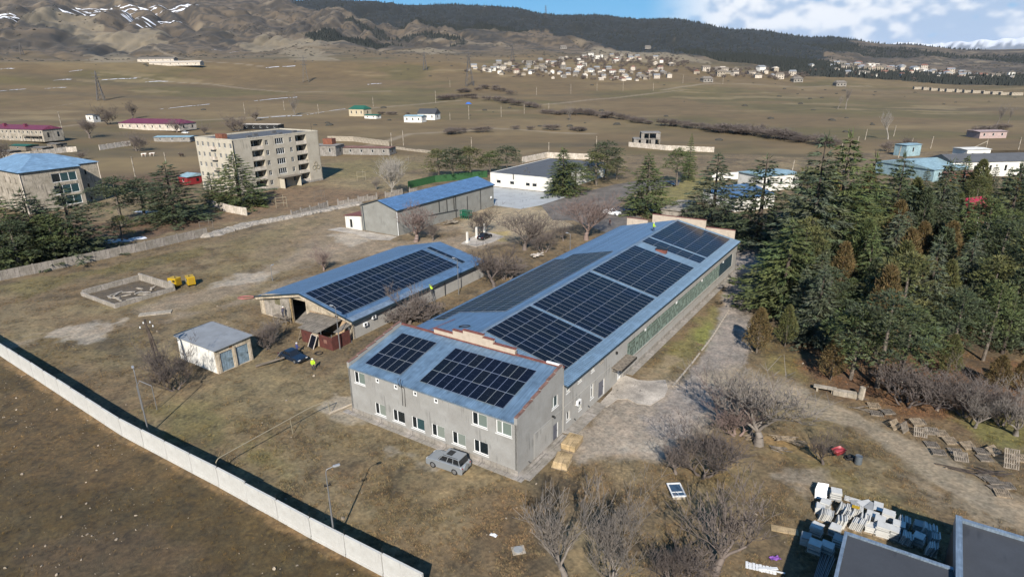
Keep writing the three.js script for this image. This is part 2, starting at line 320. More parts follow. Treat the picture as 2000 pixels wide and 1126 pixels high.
// gullies and spurs worn into the hills, none on the plain
function gully(x, z) {
  const d = Math.hypot(x, z), k = smooth(1060, 1900, d) * (1 - 0.8 * smooth(2500, 3000, d)); if (k <= 0) return 0;
  const w = fbm(x * 0.0016 + 5, z * 0.0016, 3) * 260;
  const a = Math.atan2(x, -z) * 1500 + w; // spurs run down towards the plain
  const r1 = Math.abs(vn(a * 0.0075, d * 0.0011 + 3) - 0.5) * 2, r2 = Math.abs(vn(a * 0.021 + 40, d * 0.003) - 0.5) * 2;
  const right = smooth(0.55, 0.15, Math.atan2(x, -z));
  return k * ((r1 - 0.5) * 30 + (r2 - 0.5) * 24 + (Math.abs(vn(a * 0.055 + 9, d * 0.008) - 0.5) - 0.25) * 22 + (fbm(x * 0.02, z * 0.02, 4) - 0.5) * 22) * (0.3 + 0.7 * right);
}
const groundY = (x, z) => landY(x, z) + gully(x, z);

// ---------------------------------------------------------------- land: what covers it
function inPoly(pts, x, z) { let c = false; for (let i = 0, j = pts.length - 1; i < pts.length; j = i++) { const [xi, zi] = pts[i], [xj, zj] = pts[j]; if ((zi > z) !== (zj > z) && x < ((xj - xi) * (z - zi)) / (zj - zi) + xi) c = !c; } return c; }
function edgeDist(pts, x, z, open) { let m = 1e9; const n = pts.length; for (let i = 0; i < (open ? n - 1 : n); i++) { const [ax, az] = pts[i], [bx_, bz] = pts[(i + 1) % n]; const dx = bx_ - ax, dz = bz - az; let t = ((x - ax) * dx + (z - az) * dz) / (dx * dx + dz * dz); t = clamp01(t); const ex = x - ax - dx * t, ez = z - az - dz * t; const d = ex * ex + ez * ez; if (d < m) m = d; } return Math.sqrt(m); }
function feature(kind, pts, colour, soft, amount, rough = 1.5, freq = 0.35, width = 0) {
  let x0 = 1e9, x1 = -1e9, z0 = 1e9, z1 = -1e9; for (const [x, z] of pts) { x0 = Math.min(x0, x); x1 = Math.max(x1, x); z0 = Math.min(z0, z); z1 = Math.max(z1, z); }
  const pad = soft + rough + width; return { kind, pts, colour, soft, amount, rough, freq, width, box: [x0 - pad, x1 + pad, z0 - pad, z1 + pad] };
}
const C_soil = [0.074, 0.047, 0.012], C_yard = [0.190, 0.133, 0.068], C_straw = [0.300, 0.230, 0.118], C_green = [0.142, 0.124, 0.034], C_dirt = [0.330, 0.252, 0.168], C_pale = [0.50, 0.43, 0.335], C_road = [0.36, 0.31, 0.262], C_red = [0.125, 0.064, 0.028], C_mud = [0.092, 0.068, 0.038], C_needle = [0.165, 0.077, 0.032], C_plain = [0.205, 0.136, 0.055];
const features = [
  // field outside the near wall
  feature('area', [[-113.73,-99.90], [-82.02,-92.70], [-47.45,-66.87], [-30.81,-55.68], [-18.84,-47.69], [-8.23,-41.16], [-3.81,-29.76], [-65.83,-30.79]], C_soil, 0.6, 0.92, 0.5),
  feature('area', [[-45.16,-46.76], [-34.35,-49.24], [-25.47,-42.30], [-41.67,-39.72]], [0.117, 0.079, 0.045], 4, 0.6, 3),
  feature('area', [[-69.79,-76.65], [-53.56,-70.70], [-36.55,-56.44], [-42.12,-54.03], [-56.93,-59.75]], [0.159, 0.100, 0.041], 4, 0.6, 3),
  // foot of the wall, sandy
  feature('line', [[-77.31,-86.51], [-45.74,-63.92], [-30.07,-53.97], [-18.46,-46.41], [-8.79,-40.63]], [0.276, 0.173, 0.076], 0.8, 0.8, 0.5, 0.6, 0.5),
  // yard: pale gravel, tracks, trodden earth
  feature('area', [[-77.95,-96.24], [-72.10,-100.43], [-67.69,-100.70], [-66.24,-93.69], [-68.89,-91.40], [-73.75,-95.02]], C_pale, 2.2, 0.75, 3.2, 0.4),
  feature('line', [[-81.96,-88.49], [-76.33,-95.12], [-66.25,-97.93], [-59.24,-101.04], [-49.82,-110.77], [-41.85,-122.46], [-34.38,-130.86]], C_dirt, 3.0, 0.75, 3.0, 0.22, 1.5),
  feature('line', [[-62.44,-107.34], [-54.42,-119.86], [-46.98,-139.45], [-38.14,-152.53], [-21.35,-161.91], [-5.27,-166.52]], C_dirt, 4, 0.8, 4, 0.15, 3.5),
  feature('area', [[-58.97,-118.51], [-58.25,-126.70], [-50.93,-127.38], [-49.55,-120.57]], C_pale, 2.5, 0.7, 3, 0.3),
  feature('area', [[-53.78,-153.51], [-50.43,-169.60], [-30.39,-152.05], [-17.82,-153.75], [-5.27,-166.52], [0.19,-150.15], [-16.18,-137.69], [-35.05,-138.77], [-44.55,-131.41]], C_dirt, 5, 0.85, 5, 0.12),
  feature('area', [[-66.33,-183.52], [-49.75,-196.97], [-35.55,-152.37], [-51.16,-153.34], [-56.60,-140.00], [-68.29,-154.41]], [0.290, 0.211, 0.122], 6, 0.7, 6, 0.12),
  feature('area', [[-47.34,-158.20], [-41.91,-163.26], [-33.76,-156.29], [-38.31,-147.75]], C_pale, 2, 0.8, 2, 0.3),
  feature('area', [[-16.41,-167.28], [-5.95,-193.54], [15.60,-184.44], [15.39,-165.11], [0.19,-150.15], [-7.39,-150.62]], [0.414, 0.326, 0.204], 4, 0.85, 4, 0.2),
  feature('area', [[-7.70,-158.29], [-1.09,-159.48], [-1.70,-150.27], [-6.79,-151.57]], [0.497, 0.371, 0.122], 1.5, 0.7, 2, 0.5),
  feature('area', [[-72.27,-154.65], [-61.96,-170.39], [-55.11,-176.10], [-56.41,-153.67], [-66.29,-140.56]], C_green, 6, 0.35, 6, 0.12),
  feature('area', [[-103.35,-120.69], [-100.55,-125.45], [-90.71,-133.91], [-75.32,-149.99], [-71.16,-140.83], [-89.48,-124.88], [-92.39,-111.36]], C_green, 3, 0.55, 3, 0.2),
  feature('area', [[-94.26,-108.76], [-90.40,-111.27], [-75.97,-98.33], [-78.16,-94.16], [-86.65,-98.78]], C_straw, 4, 0.5, 4, 0.2),
  // grassy bank behind the garages, and the lawn inside the near wall
  feature('area', [[-48.26,-70.54], [-40.97,-71.59], [-33.14,-65.31], [-24.00,-56.11], [-29.45,-59.00], [-40.61,-64.42]], C_green, 4, 0.6, 4, 0.25),
  feature('area', [[-37.12,-78.50], [-23.56,-81.17], [-20.71,-75.00], [-25.99,-69.84], [-34.46,-70.10]], C_straw, 4, 0.6, 4, 0.25),
  feature('area', [[-18.69,-66.01], [-11.14,-64.65], [-5.86,-58.36], [-0.32,-54.63], [-5.48,-53.10], [-13.67,-58.57]], C_straw, 4, 0.4, 4, 0.25),
  feature('area', [[-25.99,-69.84], [-21.07,-73.62], [-17.45,-65.97], [-19.93,-66.05]], C_pale, 2, 0.6, 2.5, 0.5),
  feature('area', [[-13.45,-60.51], [-9.43,-60.40], [-8.49,-57.04], [-11.92,-58.05]], C_pale, 2, 0.55, 2.5, 0.5),
  feature('area', [[-22.92,-56.08], [-17.93,-53.42], [-14.98,-49.50], [-19.33,-51.09]], C_straw, 3, 0.55, 3, 0.4),
  feature('area', [[-5.37,-51.51], [-0.32,-54.63], [2.56,-49.08], [-0.39,-41.77], [-4.96,-45.85]], [0.172, 0.109, 0.051], 5, 0.6, 4, 0.25),
  feature('line', [[-12.21,-53.27], [-8.05,-48.62], [-4.87,-44.58], [-2.08,-41.03]], C_mud, 0.5, 0.5, 0.3, 0.5, 0.15),
  // right of the hall
  feature('area', [[6.12,-61.78], [11.21,-68.91], [16.17,-74.90], [22.90,-77.18], [30.26,-76.17], [25.01,-68.23], [18.83,-61.42], [15.57,-57.31], [10.33,-58.86], [6.84,-57.54]], [0.41, 0.345, 0.27], 2.5, 0.92, 2.2, 0.3),
  feature('area', [[11.61,-59.80], [14.47,-62.81], [18.88,-61.62], [16.56,-59.18]], C_pale, 2, 0.7, 2, 0.5),
  feature('area', [[17.19,-76.63], [26.73,-92.00], [35.39,-102.94], [36.06,-98.12], [25.81,-82.69], [20.47,-75.77]], [0.235, 0.205, 0.066], 2, 0.85, 2, 0.4),
  feature('area', [[27.80,-89.95], [32.75,-97.12], [33.00,-93.83], [28.29,-86.13]], [0.235, 0.243, 0.051], 2, 0.8, 2, 0.4),
  feature('area', [[16.64,-77.40], [22.54,-84.55], [25.07,-82.72], [21.33,-76.48], [17.96,-73.71]], [0.345, 0.256, 0.158], 2, 0.8, 2, 0.4),
  feature('line', [[57.12,-146.61], [43.63,-113.48], [36.66,-95.84], [31.36,-84.22], [24.77,-73.48], [17.91,-64.91]], C_road, 1.2, 0.95, 0.9, 0.4, 2.7),
  feature('line', [[27.52,-76.27], [33.25,-73.20], [38.69,-67.80], [42.30,-60.95], [45.07,-54.73], [46.72,-49.84], [49.16,-44.62]], [0.373, 0.301, 0.204], 2, 0.85, 2.5, 0.3, 2.4),
  feature('area', [[32.41,-82.45], [37.21,-73.07], [34.97,-67.92], [27.51,-68.15], [24.89,-72.11]], [0.373, 0.301, 0.204], 3, 0.7, 3, 0.3),
  feature('line', [[34.83,-62.21], [38.52,-56.23], [41.90,-49.96], [45.13,-44.09]], C_mud, 1.5, 0.65, 2, 0.3, 0.5),
  feature('line', [[29.94,-60.28], [35.18,-52.07], [38.51,-44.86]], C_green, 2, 0.45, 3, 0.3, 1.5),
  feature('area', [[37.94,-57.16], [41.66,-49.60], [45.22,-45.35], [47.27,-48.01], [43.16,-51.87]], [0.414, 0.333, 0.224], 2, 0.5, 2.5, 0.4),
  feature('area', [[27.66,-54.75], [31.19,-55.53], [31.17,-52.17], [28.16,-52.25]], [0.345, 0.282, 0.204], 1.5, 0.8, 2, 0.4),
  feature('area', [[38.96,-59.04], [40.64,-56.17], [34.91,-49.76], [32.18,-52.14]], C_straw, 3, 0.6, 3, 0.4),
  feature('area', [[27.50,-61.38], [32.52,-62.28], [32.98,-58.24], [28.59,-58.36]], [0.359, 0.230, 0.092], 2, 0.7, 2, 0.5),
  feature('area', [[36.71,-84.02], [47.38,-89.17], [79.79,-80.70], [62.52,-60.37], [47.65,-64.01], [41.81,-71.55]], C_needle, 4, 0.85, 4, 0.2),
  feature('area', [[41.14,-93.49], [41.89,-83.82], [39.12,-75.87], [35.53,-79.06]], [0.193, 0.160, 0.046], 2, 0.7, 2, 0.3),
  feature('area', [[51.91,-65.02], [59.56,-67.15], [61.97,-62.48], [54.88,-58.59], [52.04,-61.71]], [0.207, 0.205, 0.051], 3, 0.7, 3, 0.3),
  feature('area', [[59.71,-162.09], [80.59,-172.81], [153.48,-167.49], [77.13,-77.57], [37.45,-83.99]], [0.117, 0.079, 0.037], 6, 0.8, 4, 0.2),
  feature('area', [[46.42,-126.48], [59.29,-146.48], [53.82,-126.08], [44.02,-113.46]], C_road, 2, 0.8, 2, 0.3),
  // beyond the far fence
  feature('area', [[-166.19,-190.81], [-120.85,-143.67], [-100.76,-142.52], [-92.59,-166.61], [-82.39,-171.78], [-93.07,-189.00], [-107.61,-173.50], [-119.12,-180.61], [-145.55,-176.09]], [0.131, 0.070, 0.036], 4, 0.8, 4, 0.15),
  feature('area', [[-268.89,-279.82], [-200.02,-310.09], [-174.27,-355.80], [-129.13,-265.90], [-120.42,-240.53], [-144.71,-231.97], [-183.03,-225.29], [-204.97,-209.14]], C_red, 5, 0.9, 4, 0.12),
  feature('area', [[-98.44,-200.79], [-80.54,-226.31], [-68.34,-235.73], [-42.18,-218.04], [-38.78,-208.58], [-67.14,-190.69], [-82.39,-171.78]], [0.214, 0.134, 0.071], 5, 0.8, 5, 0.12),
  feature('area', [[-73.24,-253.81], [-51.80,-271.84], [-32.94,-243.78], [-40.38,-217.88], [-66.85,-230.23]], C_straw, 6, 0.5, 6, 0.12),
  feature('area', [[-83.13,-290.37], [-60.65,-321.50], [-34.91,-277.41], [-48.14,-251.33], [-69.47,-247.30]], [0.214, 0.173, 0.061], 5, 0.6, 5, 0.12),
  feature('area', [[64.15,-204.35], [82.03,-238.49], [59.31,-240.73], [45.30,-210.48], [47.22,-189.37]], [0.235, 0.205, 0.061], 4, 0.8, 4, 0.15),
];
function groundColour(x, z, out) {
  const n1 = fbm(x * 0.035 + 3, z * 0.035 + 8, 3), n2 = fbm(x * 0.16 + 31, z * 0.16, 3), n3 = fbm(x * 0.9, z * 0.9 + 50, 3), n4 = vn(x * 4.1, z * 4.1), n5 = vn(x * 9.3 + 5, z * 9.3);
  let r = C_yard[0], g = C_yard[1], b = C_yard[2];
  const add = (c, k) => { r += (c[0] - r) * k; g += (c[1] - g) * k; b += (c[2] - b) * k; };
  add(C_straw, smooth(0.45, 0.75, n2 * 0.6 + n1 * 0.4) * 0.55);
  add(C_green, smooth(0.5, 0.72, n1 * 0.6 + fbm(x * 0.11 + 90, z * 0.11, 2) * 0.4) * 0.24);
  add(C_mud, smooth(0.54, 0.76, fbm(x * 0.22 + 7, z * 0.22 + 70, 3)) * 0.6);
  const m1 = fbm(x * 0.55 + 19, z * 0.55 + 3, 3), m2 = vn(x * 2.3, z * 2.3 + 8), m3 = vn(x * 5.6 + 2, z * 5.6);
  for (const f of features) {
    const q = f.box; if (x < q[0] || x > q[1] || z < q[2] || z > q[3]) continue;
    let d = edgeDist(f.pts, x, z, f.kind === 'line');
    if (f.kind === 'area') d = inPoly(f.pts, x, z) ? -d : d; else d -= f.width;
    d += (fbm(x * f.freq + 13, z * f.freq + 5, 3) - 0.5) * 2 * f.rough + (n3 - 0.5) * f.rough * 0.6;
    const k = smooth(f.soft * 0.5, -f.soft * 0.5, d) * f.amount; if (k > 0) add(f.colour, k * (0.82 + 0.36 * (n3 - 0.5) + 0.1));
  }
  const dark = smooth(0.5, 0.7, m1 * 0.55 + m2 * 0.45) * 0.55, pale = smooth(0.58, 0.8, m2 * 0.4 + m3 * 0.6 - (m1 - 0.5) * 0.4) * 0.45; const calm = 1 - 0.6 * smooth(0.24, 0.34, r), kk = (1 - dark * 0.66 * calm) * (1 + pale * 0.8 * calm);
  const k = kk * (0.62 + n2 * 0.22 + n3 * 0.38 + (n4 - 0.5) * 0.50 + (n5 - 0.5) * 0.34) * 0.80;
  const warm = (n3 - 0.5) * 0.14; out[0] = r * k * (1 + warm); out[1] = g * k; out[2] = b * k * (1 - warm);
}
// open country: pasture strips, scrub, eroded slopes, woods, snow lines
const woodAreas = [
  [[[-787.5,-2464.2], [-591.9,-2265.7], [-359.25,-2074.6], [-152.11,-1807.2], [11.46,-1878.0], [150.57,-2037.4], [229.52,-1612.5], [302.96,-1337.8], [365.94,-1205.3], [406.3,-1086.7], [501.8,-1039.1], [638.9,-1396.7], [1079.7,-2123.6], [1387.3,-2659.9], [1252.6,-2726.0], [1073.7,-2801.3], [958.6,-2842.7], [674.9,-2923.1], [220.44,-2991.9], [19.95,-2999.9], [-311.86,-2983.7], [-630.9,-2932.9], [-910.5,-2858.5]], 0.95],
  [[[-509.7,-1567.8], [-439.9,-1570.2], [-341.86,-1551.2], [-257.76,-1466.9], [-308.57,-1394.2], [-414.3,-1474.4]], 0.8],
  [[[-479.9,-2063.9], [-281.45,-1766.3], [-191.33,-1669.9], [-95.14,-1356.6], [-205.54,-1581.1], [-368.14,-1804.1]], 0.75],
  [[[355.09,-1267.4], [556.9,-1437.0], [522.2,-1200.9], [426.7,-1096.2], [360.82,-1157.7]], 0.9],
  [[[-1218.4,-1654.7], [-1139.8,-1608.6], [-859.5,-1372.8], [-708.8,-1262.1], [-457.8,-905.7], [-595.5,-1068.3], [-872.3,-1327.7], [-1114.0,-1505.1]], 0.45],
  [[[-783.7,-1772.0], [-739.5,-1793.0], [-599.9,-1440.4], [-626.5,-1431.8]], 0.55],
  [[[-141.56,-1848.4], [27.55,-2010.4], [60.68,-1676.5], [-71.64,-1520.1]], 0.5],
  [[[1072.2,-2323.8], [1296.4,-2215.6], [1568.4,-2055.7], [1610.3,-1898.3], [1353.3,-1590.0], [1332.8,-1916.4], [1024.6,-1894.8]], 0.6],
  [[[394.42,-1010.6], [538.4,-1081.6], [627.8,-1006.9], [760.0,-985.3], [828.9,-967.8], [728.3,-847.3], [569.8,-911.0], [449.0,-957.8]], 0.7],
];
const paleAreas = [
  [[-535.2,-842.9], [-714.4,-1173.9], [-700.2,-1228.9], [-481.7,-873.7]], [[-393.80,-1157.1], [-422.3,-1288.7], [-340.02,-1235.4], [-268.10,-995.8], [-326.09,-1011.5]], [[112.21,-1155.0], [194.35,-1440.4], [285.85,-1404.5], [341.62,-1094.2], [213.15,-1082.6]],
  [[-576.4,-1381.4], [-563.1,-1587.5], [-425.0,-1514.2], [-347.88,-1302.1], [-461.6,-1289.6]], [[-1088.8,-1532.6], [-1126.5,-1780.7], [-828.2,-1467.0], [-801.5,-1616.5], [-667.1,-1273.3], [-799.1,-1286.9]], [[486.6,-1117.0], [734.3,-1244.5], [794.0,-1030.4], [648.1,-1040.4]], [[-200.31,-1303.3], [-148.64,-1376.6], [-88.54,-1258.2], [-137.35,-1181.9]], [[-204.47,-2074.8], [-48.99,-2058.3], [-128.40,-1859.1]],
];
const wBox = (pts) => { let q = [1e9, -1e9, 1e9, -1e9]; for (const [x, z] of pts) q = [Math.min(q[0], x), Math.max(q[1], x), Math.min(q[2], z), Math.max(q[3], z)]; return q; };
const woodB = woodAreas.map(([p]) => wBox(p)), paleB = paleAreas.map(wBox);
function woodAt(x, z) {
  const w = (fbm(x * 0.006, z * 0.006 + 3, 4) - 0.5) * 150, X = x + w, Z = z + (fbm(x * 0.007 + 40, z * 0.007, 3) - 0.5) * 150; let k = 0;
  woodAreas.forEach(([p, a], i) => { const q = woodB[i]; if (X > q[0] && X < q[1] && Z > q[2] && Z < q[3] && inPoly(p, X, Z)) k = Math.max(k, a); }); return k;
}
function farColour(x, z, out) {
  const d = Math.hypot(x, z), tmp = [0, 0, 0];
  groundColour(x, z, tmp);
  const n1 = fbm(x * 0.009 + 9, z * 0.013, 4), n2 = fbm(x * 0.04, z * 0.055 + 20, 3), n3 = vn(x * 0.16, z * 0.2);
  let c = mix3(C_plain, [0.158, 0.120, 0.038], smooth(0.46, 0.64, n1));
  c = mix3(c, [0.262, 0.182, 0.078], smooth(0.52, 0.7, fbm(x * 0.006 + 70, z * 0.017, 3)) * 0.75);
  // pasture strips lie across the view
  const st = vn(x * 0.0022 + 3, z * 0.028 + fbm(x * 0.004, z * 0.004, 2) * 3); c = mix3(c, [0.135, 0.100, 0.048], smooth(0.62, 0.75, st) * 0.6);
  c = mix3(c, [0.34, 0.25, 0.12], smooth(0.72, 0.78, fbm(x * 0.011 + 5, z * 0.04 + 2, 3)) * 0.6);
  let k = (0.66 + n2 * 0.40 + n3 * 0.24) * 0.55; c = [c[0] * k, c[1] * k, c[2] * k];
  const hill = smooth(1050, 1400, d + (n1 - 0.5) * 500);
  if (hill > 0) {
    const e = fbm(x * 0.016 + 2, z * 0.016 + 6, 4), sc = fbm(x * 0.05 + 8, z * 0.05, 3);
    let h = mix3([0.100, 0.074, 0.046], [0.050, 0.039, 0.026], smooth(0.42, 0.62, e)); h = mix3(h, [0.170, 0.132, 0.084], smooth(0.6, 0.75, fbm(x * 0.011 + 50, z * 0.011, 4)) * 0.75);
    h = mix3(h, [0.030, 0.025, 0.018], smooth(0.50, 0.60, sc) * 0.8); c = mix3(c, h, hill);
  }
  paleAreas.forEach((p, i) => { const q = paleB[i], X = x + (n2 - 0.5) * 70, Z = z + (n1 - 0.5) * 90; if (X > q[0] && X < q[1] && Z > q[2] && Z < q[3] && inPoly(p, X, Z)) c = mix3(c, [0.19, 0.152, 0.095], 0.72 * (0.7 + 0.5 * n3)); });
  const tk = trackAt(x, z); if (tk > 0) c = mix3(c, [0.21, 0.165, 0.108], tk * 0.7);
  const wd = woodAt(x, z); if (wd > 0) c = mix3(c, [0.008, 0.011, 0.010], wd * smooth(0.12, 0.34, n2 + n3 * 0.3));
  const near = smooth(330, 285, d + (n1 - 0.5) * 60); c = mix3(c, tmp, near);
  out[0] = c[0]; out[1] = c[1]; out[2] = c[2];
}
const tracks = [[[-308.96,-393.14], [-289.12,-463.1], [-200.54,-496.6], [-132.14,-555.0], [-46.63,-636.0]], [[167.56,-728.5], [260.52,-827.8], [360.91,-821.1], [479.4,-874.3]], [[-86.81,-323.23], [-62.67,-405.3], [-11.94,-432.1], [51.90,-396.72]], [[84.07,-257.42], [118.56,-265.04], [151.89,-267.28], [167.43,-271.67]], [[-442.3,-774.7], [-334.17,-755.1], [-237.10,-705.2], [-130.93,-722.4]], [[-646.1,-1231.5], [-416.0,-919.9], [-327.91,-906.1]], [[30.64,-596.1], [106.85,-665.8], [189.88,-727.1]]].map((p) => [p, wBox(p)]);
const trackAt = (x, z) => { let k = 0; const j = (vn(x * 0.03, z * 0.03) - 0.5) * 10; for (const [p, q] of tracks) if (x > q[0] - 9 && x < q[1] + 9 && z > q[2] - 9 && z < q[3] + 9) k = Math.max(k, smooth(4.2, 1.2, edgeDist(p, x, z + j, true))); return k; };
const toS = (v) => { v = clamp01(v); return v < 0.0031308 ? v * 12.92 : 1.055 * Math.pow(v, 1 / 2.4) - 0.055; };
function groundPiece(name, x0, x1, z0, z1, w, h, y) {
  const c = [0, 0, 0], d = new Uint8Array(w * h * 4);
  for (let j = 0; j < h; j++) for (let i = 0; i < w; i++) {
    groundColour(mix(x0, x1, (i + 0.5) / w), mix(z0, z1, (j + 0.5) / h), c);
    const o = (j * w + i) * 4; d[o] = toS(c[0]) * 255; d[o + 1] = toS(c[1]) * 255; d[o + 2] = toS(c[2]) * 255; d[o + 3] = 255;
  }
  const t = new THREE.DataTexture(d, w, h); t.colorSpace = THREE.SRGBColorSpace; t.magFilter = THREE.LinearFilter; t.minFilter = THREE.LinearMipmapLinearFilter; t.generateMipmaps = true; t.needsUpdate = true;
  const g = new THREE.BufferGeometry(); g.setAttribute('position', new THREE.Float32BufferAttribute([x0, y, z0, x1, y, z0, x1, y, z1, x0, y, z1], 3));
  g.setAttribute('normal', new THREE.Float32BufferAttribute([0, 1, 0, 0, 1, 0, 0, 1, 0, 0, 1, 0], 3)); g.setAttribute('uv', new THREE.Float32BufferAttribute([0, 0, 1, 0, 1, 1, 0, 1], 2)); g.setIndex([0, 1, 2, 0, 2, 3]);
  if ((x1 - x0) * (z1 - z0) > 0) g.setIndex([0, 2, 1, 0, 3, 2]);
  const m = new THREE.MeshStandardMaterial({ map: t, roughness: 1 }); m.bumpMap = T_grit.clone(); m.bumpMap.repeat.set(Math.abs(x1 - x0) / 2.2, Math.abs(z1 - z0) / 2.2); m.bumpMap.needsUpdate = true; m.bumpScale = 0.05;
  return struct(name, g, m);
}
groundPiece('yard_ground', -112, 112, -30, -122, 2048, 900, 0);
groundPiece('ground', -262, 250, -122, -300, 2048, 800, 0);
{ // the wide land out to the hills, one sheet
  const radii = [0.5, 12, 25, 40]; { let r = 60; while (r < 9000) { radii.push(r); r *= r < 250 ? 1.06 : r < 3200 ? 1.0095 : 1.06; } }
  const angs = []; for (let a = -Math.PI; a < -0.85; a += 0.12) angs.push(a); for (let a = -0.85; a < 0.87; a += 0.0021) angs.push(a); for (let a = 0.87; a < Math.PI; a += 0.12) angs.push(a);
  const nA = angs.length, pos = [], col = [], idx = [], c = [0, 0, 0];
  for (const r of radii) for (const a of angs) {
    const x = Math.sin(a) * r, z = -Math.cos(a) * r, y = groundY(x, z) - (r < 300 ? 0.06 : 0.06 * smooth(360, 300, r)); pos.push(x, y, z);
    farColour(x, z, c); col.push(c[0], c[1], c[2]);
  }
  for (let i = 0; i < radii.length - 1; i++) for (let j = 0; j < nA; j++) { const a = i * nA + j, b = i * nA + ((j + 1) % nA), p = a + nA, q = b + nA; idx.push(a, b, q, a, q, p); }
  const g = new THREE.BufferGeometry(); g.setAttribute('position', new THREE.Float32BufferAttribute(pos, 3)); g.setAttribute('color', new THREE.Float32BufferAttribute(col, 3)); g.setIndex(idx); g.computeVertexNormals();
  const m = new THREE.MeshStandardMaterial({ vertexColors: true, roughness: 1 }); struct('terrain', g, m);
}
{ // snow range far beyond the hills
  const pos = [], col = [], idx = [], n = 300, rows = 10, R0 = 40000;
  for (let i = 0; i <= n; i++) { const a = mix(0.40, 1.0, i / n); for (let k = 0; k <= rows; k++) {
    const t = k / rows, top = 640 + 640 * fbm(a * 21, 1.3, 5) * smooth(0.40, 0.56, a) + 240 * fbm(a * 80, 7, 3); const R = R0 + 5000 * t, y = -600 + (top + 600) * Math.pow(t, 0.8) + (fbm(a * 120, t * 5, 4) - 0.5) * 500 * t * (1 - t) * 3;
    pos.push(Math.sin(a) * R, y, -Math.cos(a) * R); const s = smooth(0.74, 0.9, t + (fbm(a * 170, t * 7, 4) - 0.5) * 0.55); col.push(...mix3([0.085, 0.08, 0.07], [0.60, 0.60, 0.60], s)); } }
  for (let i = 0; i < n; i++) for (let k = 0; k < rows; k++) { const a = i * (rows + 1) + k, b = a + rows + 1; idx.push(a, b, b + 1, a, b + 1, a + 1); }
  const g = new THREE.BufferGeometry(); g.setAttribute('position', new THREE.Float32BufferAttribute(pos, 3)); g.setAttribute('color', new THREE.Float32BufferAttribute(col, 3)); g.setIndex(idx); g.computeVertexNormals();
  struct('mountains', g, new THREE.MeshStandardMaterial({ vertexColors: true, roughness: 1, side: THREE.DoubleSide }));
}
scene.fog = new THREE.FogExp2(new THREE.Color(0.62, 0.74, 0.92), 0.000014);

// ---------------------------------------------------------------- building kit
// Faces are built flat (x to the right, y up, looking out along +z), then turned by ry and set at (ox, oz) of the building.
const place = (g, ry, ox, oz) => shift(turnY(g, ry), ox, 0, oz);
const FRONT = 0, RIGHT = Math.PI / 2, LEFT = -Math.PI / 2, BACK = Math.PI;
function windowPart(b, ry, ox, oz, x0, x1, y0, y1, { recess = 0.1, fw = 0.07, split = 0, glass = M.glassDark, glass2, frame = M.frameWhite, sill = 0, hsplit = 0, name = 'window' } = {}) {
  const z = -recess, t = 0.06, fr = [bx(x0, x1, y1 - fw, y1, z - t, z), bx(x0, x1, y0, y0 + fw, z - t, z), bx(x0, x0 + fw, y0 + fw, y1 - fw, z - t, z), bx(x1 - fw, x1, y0 + fw, y1 - fw, z - t, z)];
  const ms = split ? (Array.isArray(split) ? split : [split]) : []; for (const s of ms) { const m = mix(x0, x1, s); fr.push(bx(m - fw * 0.6, m + fw * 0.6, y0 + fw, y1 - fw, z - t, z)); }
  if (hsplit) { const m = mix(y0, y1, hsplit); fr.push(bx(x0 + fw, x1 - fw, m - fw * 0.5, m + fw * 0.5, z - t + 0.01, z - 0.004)); }
  if (sill) fr.push(bx(x0 - 0.08, x1 + 0.08, y0 - 0.07, y0 - 0.003, z, z + recess + sill));
  const w = part(b, name, place(merge(fr), ry, ox, oz), frame);
  const cuts = [x0 + fw, ...ms.map((s) => mix(x0, x1, s)), x1 - fw];
  for (let i = 0; i < cuts.length - 1; i++) part(w, 'pane', place(bx(cuts[i], cuts[i + 1], y0 + fw, y1 - fw, z - t * 0.75, z - t * 0.45), ry, ox, oz), i === 0 && glass2 ? glass2 : glass);
  return w;
}
function doorPart(b, ry, ox, oz, x0, x1, y0, y1, m = M.doorGrey, { leaves = 1, recess = 0.08, frame = M.frameWhite, name = 'door' } = {}) {
  const z = -recess, f = 0.07; const d = part(b, name, place(merge([bx(x0, x1, y1 - f, y1, z - 0.08, z), bx(x0, x0 + f, y0, y1 - f, z - 0.08, z), bx(x1 - f, x1, y0, y1 - f, z - 0.08, z)]), ry, ox, oz), frame);
  for (let i = 0; i < leaves; i++) { const a = mix(x0 + f, x1 - f, i / leaves), c = mix(x0 + f, x1 - f, (i + 1) / leaves); part(d, 'door_leaf', place(merge([bx(a + 0.01, c - 0.01, y0 + 0.02, y1 - f - 0.01, z - 0.07, z - 0.03), bx(a + 0.12, c - 0.12, y0 + 0.2, mix(y0, y1, 0.45), z - 0.03, z - 0.015), bx(a + 0.12, c - 0.12, mix(y0, y1, 0.52), y1 - 0.25, z - 0.03, z - 0.015)]), ry, ox, oz), m); }
  part(d, 'handle', place(bx(x1 - f - 0.16, x1 - f - 0.1, mix(y0, y1, 0.45), mix(y0, y1, 0.52), z - 0.03, z + 0.03), ry, ox, oz), M.steelDark); return d;
}
function airConditioner(b, ry, ox, oz, x, y) {
  const a = part(b, 'air_conditioner', place(merge([rbx(x - 0.42, x + 0.42, y, y + 0.58, 0.12, 0.44, 0.03), bx(x - 0.36, x - 0.3, y - 0.06, y - 0.003, 0, 0.46), bx(x + 0.3, x + 0.36, y - 0.06, y - 0.003, 0, 0.46)]), ry, ox, oz), M.frameWhite);
  const c = new THREE.CylinderGeometry(0.22, 0.22, 0.02, 20); c.rotateX(Math.PI / 2); c.translate(x - 0.1, y + 0.29, 0.446); part(a, 'fan_grille', place(c, ry, ox, oz), M.steelDark); return a;
}
